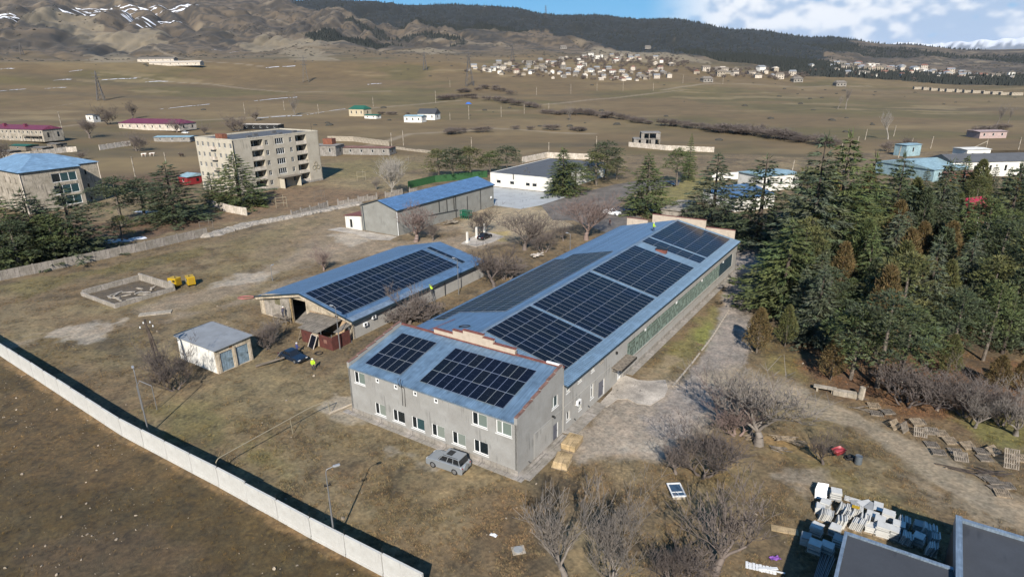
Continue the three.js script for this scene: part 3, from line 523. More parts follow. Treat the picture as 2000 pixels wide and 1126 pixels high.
// ---------------------------------------------------------------- solar arrays
const T_panel = dataTex(96, 192, (i, j) => {
  const u = (i + 0.5) / 96, v = (j + 0.5) / 192, eu = Math.min(u, 1 - u) * 1.134, ev = Math.min(v, 1 - v) * 2.279;
  if (eu < 0.022 || ev < 0.024) return [0.60, 0.63, 0.67];
  if (Math.abs(v - 0.5) * 2.279 < 0.014) return [0.20, 0.23, 0.28];
  const cu = (((u - 0.03) / 0.94) * 6) % 1, cv = (((v - 0.015) / 0.97) * 24) % 1; const gap = cu < 0.09 || cu > 0.91, gv = cv < 0.1 || cv > 0.9; const n = vn(i * 0.11, j * 0.11) * 0.02;
  if (gap) return [0.135 + n, 0.155 + n, 0.20 + n]; if (gv) return [0.10 + n, 0.115 + n, 0.155 + n]; return [0.075 + n, 0.09 + n, 0.13 + n];
}, { wrap: false });
const panelMats = [[1, 1, 1], [0.82, 0.9, 1.12], [1.05, 1.05, 0.95], [0.9, 1.0, 0.95]].map((c, i) => { const m = new THREE.MeshPhysicalMaterial({ map: T_panel, roughness: 0.25, specularIntensity: 0.4, name: 'panel' + i }); m.color.setRGB(c[0] * 0.5, c[1] * 0.5, c[2] * 0.5); return m; });
function panelGeo(w, l, along) { // along: 'z' long side runs with z, 'x' with x
  const g = new THREE.BoxGeometry(w, 0.04, l), n = g.attributes.normal, uv = g.attributes.uv; for (let i = 0; i < n.count; i++) if (n.getY(i) < 0.5) uv.setXY(i, 0.01, 0.01); if (along === 'x') g.rotateY(Math.PI / 2); return g;
}
function solarArray(label, u, v, y, tilt, cells, along = 'z', w = 1.134, l = 2.262, fine = 0) {
  const a = thing('solar_array', label, 'solar array', site(u, v, y), SITE, 'rooftop solar arrays of the works'); a.rotation.order = 'YXZ'; if (along === 'z') a.rotation.x = tilt; else a.rotation.z = tilt;
  const g = panelGeo(w, l, along), r = rng(Math.round(u * 31 + v * 7)); const rails = []; let ext = [1e9, -1e9, 1e9, -1e9];
  for (const [x, z] of cells) { const m = part(a, 'solar_panel', g, panelMats[Math.floor(r() * r() * 4 + fine) % 4]); m.position.set(x, 0.09 + (r() - 0.5) * 0.006, z); const k = along === 'z' ? Math.round(z * 50) / 50 : Math.round(x * 50) / 50; rails.push([x, z, k]); }
  const rows = new Map(); for (const [x, z, k] of rails) { const q = rows.get(k) || [1e9, -1e9]; const s = along === 'z' ? x : z; rows.set(k, [Math.min(q[0], s - w / 2), Math.max(q[1], s + w / 2)]); }
  const rg = []; for (const [k, [s0, s1]] of rows) for (const o of [-0.55, 0.55]) rg.push(along === 'z' ? bx(s0, s1, 0.005, 0.066, k + o - 0.03, k + o + 0.03) : bx(k + o - 0.03, k + o + 0.03, 0.005, 0.066, s0, s1));
  part(a, 'mounting_rail', merge(rg), M.flashing); return a;
}
const grid = (nx, nz, px, pz, x0, z0, keep) => { const o = []; for (let j = 0; j < nz; j++) for (let i = 0; i < nx; i++) if (!keep || keep(i, j)) o.push([x0 + px * (i + 0.5), z0 + pz * (j + 0.5)]); return o; };

// ---------------------------------------------------------------- office block
{
  const b = thing('office_building', 'two storey grey plastered office block at the near end of the long hall', 'building', site(0, 0), SITE);
  const W = 24.6, D = 9.4, rise = 0.222, h0 = 6.36, roofAt = (u) => h0 + rise * u;
  const lower = [[20.54, 18.74], [17.62, 15.69], [14.64, 12.67], [11.63, 9.69], [8.67, 6.76], [5.69, 3.73]].map(([a, c]) => [-a, -c, 1.02, 2.6]);
  const upper = [[23.64, 21.82], [5.78, 3.76], [2.65, 0.69]].map(([a, c]) => [-a, -c, 4.36, 5.94]);
  const small = [19.71, 16.77, 13.8, 10.74].map((v) => [-v - 0.3, -v + 0.3, 5.36, 5.96]);
  part(b, 'front_wall', wallHoles([[-W, 0], [0, 0], [0, 6.28], [-W, 6.28]], [...lower, ...upper, ...small], 0.35), M.officePlaster);
  lower.forEach((q, i) => windowPart(b, FRONT, 0, 0, ...q, { fw: 0.1, split: 0.38, sill: 0.06, glass: [M.glassPale, M.glassDark, M.glassTeal, M.glassPale, M.glassPale, M.glassDark][i], glass2: M.glassDark }));
  upper.forEach((q, i) => windowPart(b, FRONT, 0, 0, ...q, { fw: 0.1, split: 0.38, sill: 0.06, glass: M.glassCurtain, glass2: i === 2 ? M.glassPale : M.glassDark }));
  small.forEach((q) => windowPart(b, FRONT, 0, 0, ...q, { fw: 0.15, recess: 0.05 }));
  // side walls climb in steps with tiled copings
  const steps = []; const nS = 6; for (let i = 0; i < nS; i++) steps.push([(D * i) / nS, (D * (i + 1)) / nS, 6.95 + i * 0.36]);
  for (const side of [0, 1]) {
    const out = [[0, 0], [D, 0]]; for (let i = nS - 1; i >= 0; i--) out.push([steps[i][1], steps[i][2] + 0.1], [steps[i][0], steps[i][2] - 0.1]);
    const holes = side === 0 ? [[7.0, 8.38, 4.33, 5.8], [7.33, 8.49, 0.08, 2.2]] : [];
    const g = wallHoles(out, holes, 0.3); if (side === 0) place(g, RIGHT, 0.003, 0); else place(g, RIGHT, -W + 0.297, 0); part(b, 'side_wall', g, M.officePlaster);
    for (const [u0, u1, h] of steps) part(b, 'coping', beam([side ? -W + 0.15 : -0.15, h - 0.045, -u0 + 0.05], [side ? -W + 0.15 : -0.15, h + 0.17, -u1 + 0.05], 0.36, 0.07), M.tileBrown);
  }
  windowPart(b, RIGHT, 0.003, 0, 7.0, 8.38, 4.33, 5.8, { fw: 0.1, split: 0.4, glass: M.glassTeal, glass2: M.glassPale, sill: 0.06 });
  doorPart(b, RIGHT, 0.003, 0, 7.33, 8.49, 0.08, 2.2);
  part(b, 'plaster_panel', place(bx(3.2, 6.9, 0.25, 3.25, 0.003, 0.04), RIGHT, 0, 0), M.hallPlaster);
  part(b, 'string_course', place(bx(3.2, 9.3, 3.28, 3.36, 0.003, 0.07), RIGHT, 0, 0), M.officePlaster);
  part(b, 'wall_lamp', place(merge([bx(6.98, 7.16, 3.5, 3.66, 0.003, 0.3), bar([7.07, 3.6, 0.3], [7.07, 3.45, 0.42], 0.1, 8)]), RIGHT, 0, 0), M.steelDark);
  part(b, 'roof', ribbed([-W + 0.35, roofAt(-0.16), 0.16], [-0.33, roofAt(-0.16), 0.16], [-0.33, roofAt(D), -D + 0.02], [-W + 0.35, roofAt(D), -D + 0.02], 2.4, 0.022), M.roofBlue);
  part(b, 'gutter', bx(-W + 0.35, -0.33, roofAt(-0.16) - 0.17, roofAt(-0.16) - 0.07, 0.10, 0.18), M.flashing);
  part(b, 'eave_cap', bx(-W - 0.04, -W + 0.34, 6.1, 6.84, -0.35, 0.06), M.officePlaster); part(b, 'eave_cap', bx(-0.34, 0.04, 6.1, 6.84, -0.35, 0.06), M.officePlaster);
  part(b, 'back_parapet', bx(-W, 0, 6.3, 8.5, -D - 0.28, -D), M.officePlaster);
  part(b, 'parapet_coping', merge([bx(-W - 0.05, -18.75, 8.503, 8.6, -D - 0.33, -D + 0.07), bx(-6.38, 0.05, 8.503, 8.6, -D - 0.33, -D + 0.07), bx(-18.74, -6.39, 8.45, 8.58, -D + 0.003, -D + 0.12)]), M.redTrim);
  part(b, 'parapet_block', bx(-2.2, -0.3, 8.603, 8.78, -D - 0.3, -D - 0.06), M.frameWhite);
  for (const x of [-15.75, -15.35]) { const c = new THREE.CatmullRomCurve3([[x, 3.6, 0.09], [x, 6.0, 0.09], [x, 6.25, 0.4], [x - 0.1, 6.85, 0.45], [x - 0.2, 7.15, 0.25]].map((q) => new THREE.Vector3(...q))); part(b, 'cable_mast', new THREE.TubeGeometry(c, 20, 0.035, 5), M.steelDark); }
  part(b, 'plinth', merge([bx(-W - 0.03, 0.03, 0, 0.62, 0.003, 0.05), bx(0.003, 0.06, 0, 0.25, -D, 0.05)]), M.plinth);
  const sw = part(b, 'pavement_strip', merge([bx(-W - 1.0, 0.9, 0, 0.07, 0.053, 0.75), bx(0.063, 1.5, 0, 0.075, -D, 0.05)]), M.plinth);
}
solarArray('solar array of five columns on the left of the office roof', 1.1, 16.95, 6.62, Math.atan(0.222), grid(5, 3, 1.154, 2.3, -5.77, -6.9));
solarArray('solar array of ten columns on the right of the office roof', 1.1, 2.45, 6.62, Math.atan(0.222), grid(10, 3, 1.154, 2.3, -11.54, -6.9), 'z', 1.134, 2.262, 1);

// ---------------------------------------------------------------- long hall
{
  const b = thing('industrial_hall', 'very long grey hall with blue ribbed gable roof and a ribbon of green windows', 'building', site(0, 0), SITE);
  const U0 = 9.72, U1 = 82.3, W = 25.2, rise = 0.2237, ridgeV = 12.75, eave = 6.22, at = (v) => eave + rise * (v + 0.45);
  const small = [[10.29, 11.1, 4.85, 5.95], [13.12, 14.02, 4.9, 5.98], [16.55, 17.4, 4.8, 5.98], [10.39, 11.3, 1.1, 2.3], [13.42, 14.15, 1.05, 2.45]], tall = [16.5, 17.42, 1.12, 3.15], gate = [18.8, 20.62, 0.05, 2.42], door = [24.5, 25.7, 0.05, 2.15], rib = [27.5, 79.3, 1.78, 4.5];
  part(b, 'side_wall', place(wallHoles([[U0, 0], [U1, 0], [U1, 6.28], [U0, 6.28]], [...small, tall, gate, door, rib], 0.38), RIGHT, 0, 0), M.hallPlaster);
  small.forEach((q, i) => windowPart(b, RIGHT, 0, 0, ...q, { fw: 0.08, split: 0.42, glass: i % 2 ? M.glassDark : M.glassPale, sill: 0.05, recess: 0.16 }));
  windowPart(b, RIGHT, 0, 0, ...tall, { fw: 0.09, split: 0.5, hsplit: 0.68, sill: 0.06, recess: 0.16 });
  doorPart(b, RIGHT, 0, 0, ...gate, M.doorGrey, { leaves: 2, name: 'gate', recess: 0.14 });
  doorPart(b, RIGHT, 0, 0, ...door, M.white, { recess: 0.14 });
  // ribbon window: bays of small panes in pale green bars, the last bays dark teal
  const r = rng(5), bayW = 4.32, nB = 12; for (let k = 0; k < nB; k++) {
    const x0 = rib[0] + bayW * k, x1 = Math.min(x0 + bayW - 0.02, rib[1]), teal = x0 > 68, bars = [], pale = [], dark = [], teals = [], cols = 10, rows = 5;
    for (let i = 0; i <= cols; i++) { const x = mix(x0 + 0.04, x1 - 0.04, i / cols), w = i % 5 === 0 ? 0.045 : 0.02; bars.push(bx(x - w, x + w, rib[2], rib[3], -0.2, -0.12)); }
    for (let j = 0; j <= rows; j++) { const y = mix(rib[2] + 0.03, rib[3] - 0.03, j / rows); bars.push(bx(x0, x1, y - 0.02, y + 0.02, -0.19, -0.126)); }
    for (let j = 0; j < rows; j++) for (let i = 0; i < cols; i++) { const q = bx(mix(x0, x1, i / cols) + 0.02, mix(x0, x1, (i + 1) / cols) - 0.02, mix(rib[2], rib[3], j / rows) + 0.02, mix(rib[2], rib[3], (j + 1) / rows) - 0.02, -0.175, -0.165); (teal ? (r() < 0.8 ? teals : dark) : r() < 0.66 ? dark : pale).push(q); }
    const w = part(b, 'ribbon_window', place(merge(bars), RIGHT, 0, 0), teal ? M.gutter : M.mullionGreen);
    for (const [l, m] of [[pale, M.glassDusty], [dark, M.glassDark], [teals, M.glassTeal]]) if (l.length) part(w, 'pane', place(merge(l), RIGHT, 0, 0), m).userData.kind = 'stuff';
    if (k % 3 === 1) part(w, 'ventilator', place(bx(x0 + 2.1, x0 + 2.5, 4.02, 4.4, -0.15, -0.05), RIGHT, 0, 0), M.frameWhite);
  }
  part(b, 'window_sill', place(bx(rib[0] - 0.1, rib[1] + 0.1, rib[2] - 0.12, rib[2] - 0.003, -0.1, 0.1), RIGHT, 0, 0), M.plinth);
  part(b, 'plinth', place(bx(26.2, U1, 0, 0.5, 0.003, 0.12), RIGHT, 0, 0), M.plinth);
  part(b, 'pavement_strip', place(merge([bx(U0, 18.2, 0, 0.07, 0.003, 1.5), bx(27.4, U1, 0, 0.06, 0.123, 1.0)]), RIGHT, 0, 0), M.plinth);
  part(b, 'string_course', place(bx(U0, 22.4, 3.28, 3.36, 0.003, 0.07), RIGHT, 0, 0), M.hallPlaster);
  for (const [u, y] of [[19.1, 5.0], [19.5, 5.0], [19.1, 5.35], [19.5, 5.35], [19.1, 5.7], [19.5, 5.7], [19.9, 5.0], [19.9, 5.35], [19.9, 5.7]]) part(b, 'vent_block', place(bx(u - 0.13, u + 0.13, y - 0.1, y + 0.1, 0.003, 0.07), RIGHT, 0, 0), M.oldConcrete);
  const can = part(b, 'canopy', place(merge([beam([22.5, 3.0, 0.75], [27.3, 3.0, 0.75], 1.5, 0.12), beam([22.7, 2.5, 0.05], [22.7, 2.9, 1.3], 0.08, 0.08), beam([27.1, 2.5, 0.05], [27.1, 2.9, 1.3], 0.08, 0.08)]), RIGHT, 0, 0), M.timberGrey); part(can, 'fascia', place(bx(22.5, 27.3, 2.72, 3.02, 1.503, 1.56), RIGHT, 0, 0), M.steelDark);
  airConditioner(b, RIGHT, 0, 0, 12.85, 2.35);
  part(b, 'wall_lamp', place(bx(23.6, 23.8, 4.55, 4.85, 0.003, 0.28), RIGHT, 0, 0), M.steelDark);
  for (const u of [2, 12.2, 15.8]) part(b, 'drain_spout', place(bar([u, 0.7, 0], [u, 0.55, 0.25], 0.06, 8), RIGHT, 0.07, 0), M.steelDark);
  part(b, 'side_wall', place(bx(-U1, -U0, 0, 6.28, -0.38, 0), LEFT, -W, 0), M.hallPlaster);
  // roof
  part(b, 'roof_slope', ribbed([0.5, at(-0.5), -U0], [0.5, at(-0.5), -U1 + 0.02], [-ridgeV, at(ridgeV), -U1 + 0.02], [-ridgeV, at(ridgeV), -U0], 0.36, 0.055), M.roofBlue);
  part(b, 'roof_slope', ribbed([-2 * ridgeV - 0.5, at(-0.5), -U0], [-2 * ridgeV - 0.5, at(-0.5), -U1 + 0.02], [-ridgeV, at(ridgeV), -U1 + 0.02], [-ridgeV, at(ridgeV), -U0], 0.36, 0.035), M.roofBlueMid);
  const capHalf = (sg) => quadSheet([-ridgeV, at(ridgeV) + 0.09, -U0], [-ridgeV, at(ridgeV) + 0.09, -U1], [-ridgeV + sg * 0.42, at(ridgeV - 0.42) + 0.06, -U1], [-ridgeV + sg * 0.42, at(ridgeV - 0.42) + 0.06, -U0], 1, 1);
  part(b, 'ridge_cap', uvm(merge([capHalf(1), capHalf(-1)])), M.ridgeCap);
  part(b, 'eave_gutter', merge([bx(0.44, 0.56, at(-0.5) - 0.2, at(-0.5) - 0.07, -U1, -U0), bx(0.003, 0.43, at(-0.5) - 0.14, at(-0.5) - 0.08, -U1, -U0)]), M.gutter);
  part(b, 'eave_gutter', bx(-2 * ridgeV - 0.6, -2 * ridgeV - 0.48, at(-0.5) - 0.18, at(-0.5) - 0.07, -U1, -U0), M.flashing);
  // stepped gable parapets
  const nearSteps = [[18.72, 15.68, 9.1], [15.66, 14.06, 9.6], [14.04, 11.02, 9.95], [11.0, 9.5, 9.65], [9.48, 6.4, 9.2]], farSteps = [[24.4, 19.6, 8.3], [18.5, 6.85, 9.72], [6.7, 0.8, 8.3]];
  const gable = (steps, z, d) => { for (const [v0, v1, h] of steps) { part(b, 'gable_step', bx(-v0, -v1, Math.min(at(v0), at(2 * ridgeV - v0), at(v1), at(2 * ridgeV - v1)) - 0.3, h, z - 0.32, z), M.creamPlaster); part(b, 'gable_coping', bx(-v0 - 0.05, -v1 + 0.05, h + 0.003, h + 0.09, z - 0.38, z + 0.06), M.redTrim); } };
  gable(nearSteps, -U0 + 0.31); gable(farSteps, -U1 - 0.003);
  part(b, 'gable_base', bx(-18.72, -6.4, 8.2, 8.93, -U0 + 0.0, -U0 + 0.3), M.creamPlaster);
  const gsh = [[0, 0], [-2 * ridgeV, 0], [-2 * ridgeV, at(0) - 0.1], [-ridgeV, at(ridgeV) - 0.1], [0, at(0) - 0.1]];
  part(b, 'gable_wall', shift(wallHoles(gsh, [], 0.3), 0, 0, -U1 + 0.3 - 0.003), M.hallPlaster); part(b, 'gable_wall', shift(wallHoles(gsh, [], 0.05), 0, 0, -U0 - 0.2), M.hallPlaster);
  part(b, 'timber_infill', beam([-8.6, 9.0, -U0 - 0.3], [-6.6, 8.5, -U0 - 0.3], 0.5, 0.06), M.timber);
  const hb = part(b, 'roof_hatch', merge([bx(-9.0, -7.1, at(8.0) - 0.1, at(8.0) + 0.62, -60.9, -60.0)]), M.redTrim); part(hb, 'hatch_lid', bx(-9.1, -7.0, at(8.0) + 0.623, at(8.0) + 0.7, -61.0, -59.9), M.steelDark);
  const tor = new THREE.TorusGeometry(0.55, 0.06, 6, 20); tor.scale(1.6, 0.7, 1); tor.rotateX(Math.PI / 2); tor.rotateZ(rise); tor.translate(-17.1, at(2 * ridgeV - 17.1) + 0.12, -13.6); part(b, 'cable_coil', tor, M.black);
  part(b, 'roof_cable', bar([-22.6, at(2.9) + 0.06, -10.4], [-21.3, at(4.2) + 0.06, -16.8], 0.035, 5), M.redTrim);
}
{
  const rise = 0.2237, t = Math.atan(rise), hv = 12.5, yv = 6.22 + rise * (hv + 0.45) + 0.02, cw = 1.156, rl = 2.3;
  const run = (u, n, label) => solarArray(label, u, hv, yv, -t, grid(5, n, rl, cw, 0, -cw * n), 'x', 1.132, 2.262);
  run(11.97, 9, 'first solar array from the office on the right slope of the hall roof'); run(22.98, 15, 'second solar array from the office on the right slope of the hall roof'); run(41.25, 15, 'third solar array on the right hall slope, just before the roof walkway');
  run(61.75, 3, 'narrow solar array of three columns between the walkway and the far hall array'); run(66.0, 13, 'farthest solar array on the right hall slope, at the stepped far gable');
  // left slope: falls towards +v
  const a = solarArray('large solar array on the left slope of the hall roof', 16.4, 25.0, 6.22 + rise * (25.5 - 25.0 + 0.45) + 0.02, t, grid(5, 33, 2.08, cw, 0, -cw * 33).filter(([x, z]) => (x < 2.1 ? z > -34.7 : z < -3.4)), 'x', 1.132, 2.05);
}

// ---------------------------------------------------------------- low workshop beside the hall
const MIDU = 15.6, MIDV = 41.2, MIDR = SITE + 0.03;
{
  const b = thing('workshop_building', 'low workshop with blue roof, open pale gable end and a solar array', 'building', site(MIDU, MIDV), MIDR);
  const L = 36.8, W = 22.6, e = 3.2, r = 5.65, k = (r - e) / (W / 2);
  part(b, 'side_wall', place(bx(0.2, L, 0, e, -0.35, 0), RIGHT, 0, 0), M.hallPlaster); part(b, 'side_wall', place(bx(-L, -0.2, 0, e, -0.35, 0), LEFT, -W, 0), M.hallPlaster);
  part(b, 'gable_wall', shift(wallHoles([[-W, 0], [0, 0], [0, e - 0.05], [-W / 2, r - 0.1], [-W, e - 0.05]], [], 0.35), 0, 0, -L + 0.35), M.hallPlaster);
  // near gable: pale frame with a big doorway, patched block infill
  part(b, 'gable_wall', shift(wallHoles([[-W, 0], [0, 0], [0, e - 0.05], [-W / 2, r - 0.1], [-W, e - 0.05]], [[-14.2, -10.6, 0, 4.4], [-W + 1.0, -14.6, 0.05, 3.7], [-9.9, -1.2, 0.05, 3.05]], 0.3), 0, 0, -0.2), M.creamOld);
  part(b, 'block_infill', bx(-W + 1.0, -14.6, 0, 3.72, -0.5, -0.32), M.oldConcrete); part(b, 'mortar_patch', bx(-W + 4.0, -W + 6.6, 2.5, 3.6, -0.318, -0.29), M.mortarGreen); part(b, 'panel_infill', bx(-9.9, -1.2, 0, 3.08, -0.5, -0.36), M.peach); part(b, 'block_pier', bx(-16.9, -14.63, 0, 4.2, -0.198, -0.1), M.oldConcrete); part(b, 'door_post', bx(-14.4, -14.1, 0, 4.5, -0.25, -0.05), M.timberNew);
  part(b, 'floor_slab', bx(-W + 0.35, -0.35, 0, 0.05, -L + 0.4, -0.5), M.plinth); part(b, 'inner_wall', bx(-W + 0.4, -0.4, 0, 3.0, -9.3, -9.1), M.plinth);
  part(b, 'roof_slope', ribbed([0.5, e - 0.5 * k + 0.1, 0.35], [0.5, e - 0.5 * k + 0.1, -L - 0.3], [-W / 2, r + 0.1, -L - 0.3], [-W / 2, r + 0.1, 0.35], 0.5, 0.03), M.roofBlueMid);
  part(b, 'roof_slope', ribbed([-W - 0.5, e - 0.5 * k + 0.1, 0.35], [-W - 0.5, e - 0.5 * k + 0.1, -L - 0.3], [-W / 2, r + 0.1, -L - 0.3], [-W / 2, r + 0.1, 0.35], 0.5, 0.03), M.roofBlueMid);
  part(b, 'eave_fascia', bx(0.44, 0.56, e - 0.42, e + 0.03, -L - 0.3, 0.35), M.gutter); part(b, 'eave_flashing', bx(-0.75, 0.55, 0, 0.03, -17.5, 0.33).rotateZ(-k).translate(0, e + 0.19, 0), M.flashing);
  part(b, 'verge_trim', merge([beam([0.5, e + 0.05, 0.4], [-W / 2, r + 0.17, 0.4], 0.12, 0.22), beam([-W - 0.5, e + 0.05, 0.4], [-W / 2, r + 0.17, 0.4], 0.12, 0.22)]), M.gutter);
  part(b, 'verge_board', merge([beam([0.3, e - 0.25, 0.2], [-W / 2, r - 0.2, 0.2], 0.3, 0.35), beam([-W - 0.3, e - 0.25, 0.2], [-W / 2, r - 0.2, 0.2], 0.3, 0.35)]), M.creamOld);
  airConditioner(b, RIGHT, 0, 0, 2.6, 1.5); airConditioner(b, RIGHT, 0, 0, 4.6, 2.1);
  for (const x of [-0.25, -0.7]) part(b, 'service_pipe', merge([bar([x, 0.2, 0.25], [x, 2.9, 0.3], 0.05, 6), bar([x, 0.2, 0.25], [x + 1.2, 0.05, 1.2], 0.05, 6)]), M.steelPale);
  part(b, 'downpipe', place(merge([bar([23.5, 2.9, 0.25], [23.5, 0.5, 0.2], 0.07, 6), bar([23.5, 0.5, 0.2], [23.2, 0.05, 0.5], 0.07, 6)]), RIGHT, 0, 0), M.steelDark);
  const s = site(MIDU, MIDV); const arr = solarArray('solar array four rows deep on the workshop roof', 0, 0, 0, 0, grid(4, 26, 2.27, 1.154, 0, -30.0).concat(grid(4, 1, 2.27, 1.154, 0, -32.6)), 'x', 1.134, 2.23);
  const loc = new THREE.Vector3(-10.75, r + 0.13 - 0.5 * k, -0.45).applyAxisAngle(new THREE.Vector3(0, 1, 0), MIDR); arr.position.set(s[0] + loc.x, loc.y, s[2] + loc.z); arr.rotation.set(0, MIDR, -Math.atan(k), 'YXZ');
}

const pick = (v, cuts, words) => words[cuts.filter((c) => v > c).length];
// ---------------------------------------------------------------- twin garage
{
  const b = thing('garage', 'rendered twin garage with grey sheet roof and two pairs of blue doors', 'garage', site(-2.9, 48.5), SITE);
  const L = 5.6, W = 9.6, d = [[0.62, 2.55, 0.05, 2.95], [3.15, 5.05, 0.05, 2.9]];
  part(b, 'door_wall', place(wallHoles([[0, 0], [L, 0], [L, 3.7], [0, 3.55]], d, 0.3), RIGHT, 0, 0), M.creamOld);
  d.forEach((q) => doorPart(b, RIGHT, 0, 0, ...q, M.doorBlue, { leaves: 2, frame: M.doorBlue, name: 'garage_door', recess: 0.1 }));
  part(b, 'door_stain', place(bx(2.2, 2.6, 3.15, 3.45, 0.003, 0.02), RIGHT, 0, 0), M.rustStain);
  part(b, 'gable_wall', bx(-W, -0.3, 0, 3.4, -0.3, 0), M.whiteWall); part(b, 'back_wall', bx(-W, -W + 0.3, 0, 3.4, -L, -0.3), M.whitewash); part(b, 'rear_wall', bx(-W + 0.3, -0.3, 0, 3.5, -L, -L + 0.3), M.whitewash); part(b, 'pier', place(bx(2.68, 3.02, 0, 3.2, 0.003, 0.1), RIGHT, 0, 0), M.creamOld);
  const g = bx(-W - 0.25, 0.3, 0, 0.12, -L - 0.25, 0.3); g.rotateX(0.03); g.translate(0, 3.62, 0); part(b, 'roof', g, M.roofPaleGrey);
  const c = bx(-W - 0.3, 0.3, 0, 0.16, -L - 0.5, -L - 0.2); c.translate(0, 3.72, 0); part(b, 'roof_edge', c, M.timberGrey); part(b, 'roof_felt', bx(-W - 0.6, -W - 0.253, 3.55, 3.8, -L - 0.3, 0.1), M.gutter);
}
// ---------------------------------------------------------------- blue roofed warehouse and its lean-to
{
  const b = thing('warehouse', 'tall grey panelled warehouse with bright blue gable roof', 'building', site(67.7, 80.7), SITE);
  const L = 42.7, W = 12.4, e = 6.65, r = 8.5;
  const gable = [[-W, 0], [0, 0], [0, e], [-W / 2, r], [-W, e]];
  part(b, 'gable_wall', wallHoles(gable, [], 0.2), M.wareWall); part(b, 'gable_wall', shift(wallHoles(gable, [], 0.2), 0, 0, -L + 0.2), M.wareWall);
  part(b, 'side_wall', place(bx(0.2, L - 0.2, 0, e, -0.2, 0), RIGHT, 0, 0), M.wareWall); part(b, 'side_wall', place(bx(-L + 0.2, -0.2, 0, e, -0.2, 0), LEFT, -W, 0), M.wareWall);
  const k = (r - e) / (W / 2); for (const s of [0, 1]) part(b, 'roof_slope', ribbed([s ? -W - 0.35 : 0.35, e - 0.35 * k + 0.1, 0.25], [s ? -W - 0.35 : 0.35, e - 0.35 * k + 0.1, -L - 0.25], [-W / 2, r + 0.1, -L - 0.25], [-W / 2, r + 0.1, 0.25], 0.9, 0.05), M.roofBlueDeep);
  part(b, 'eave_gutter', bx(0.3, 0.42, e - 0.25, e - 0.03, -L - 0.25, 0.25), M.gutter); part(b, 'verge_trim', merge([beam([0.35, e + 0.02, 0.3], [-W / 2, r + 0.16, 0.3], 0.1, 0.14), beam([-W - 0.35, e + 0.02, 0.3], [-W / 2, r + 0.16, 0.3], 0.1, 0.14)]), M.gutter);
  for (const [u, y0, y1] of [[16.6, 3.05, 6.2], [19.9, 2.6, 5.9], [23.0, 2.6, 5.9], [23.8, 0.2, 6.5], [29.2, 0.2, 5.4], [35.7, 0.2, 6.2]]) part(b, 'flue_pipe', place(bar([u, y0, 0.16], [u, y1, 0.16], 0.09, 8), RIGHT, 0, 0), M.steelDark);
  part(b, 'header_pipe', place(bar([12, 3.0, 0.22], [24.6, 2.2, 0.22], 0.07, 8), RIGHT, 0, 0), M.steelDark);
  for (const [x, z] of [[0.12, -0.1], [-W - 0.12, 0.12]]) part(b, 'downpipe', bar([x, 0.1, z], [x, e - 0.1, z], 0.09, 8), x > 0 ? M.frameWhite : M.steelPale);
  part(b, 'corner_pipe', bar([-W + 0.7, 0.1, 0.14], [-W + 0.5, e - 0.1, 0.14], 0.1, 8), M.gutter);
  const dish = new THREE.SphereGeometry(0.55, 16, 8, 0, Math.PI * 2, 0, 0.9); dish.rotateX(Math.PI / 2); part(b, 'satellite_dish', place(dish.translate(41.0, 2.9, -0.1), RIGHT, 0, 0), M.frameWhite);
  const x = thing('lean_to', 'small white lean-to annex against the warehouse gable', 'building', site(67.2, 93.3), SITE);
  part(x, 'front_wall', wallHoles([[-6.0, 0], [0, 0], [0, 3.9], [-6.0, 3.3]], [[-4.3, -3.35, 0.35, 2.6], [-1.45, -0.5, 0.05, 2.6]], 0.2), M.whiteWall); part(x, 'side_wall', merge([bx(-6.0, -5.8, 0, 3.3, -6, -0.2), bx(-0.2, 0, 0, 3.8, -6, -0.2)]), M.whiteWall);
  windowPart(x, FRONT, 0, 0, -4.3, -3.35, 0.35, 2.6, { frame: M.darkFrame }); doorPart(x, FRONT, 0, 0, -1.45, -0.5, 0.05, 2.6, M.white);
  const rf = bx(-6.3, 0.2, 0, 0.12, -6.3, 0.3); rf.rotateZ(0.1); rf.translate(0, 3.98, 0); part(x, 'roof', rf, M.redTrim); struct('apron', poly([site(66.9, 101), site(67.1, 80.5), site(63.5, 79.5), site(61.5, 84), site(63.5, 92), site(63, 102)].map((p) => [p[0], p[2]]), 0.02), M.paleConcrete);
}
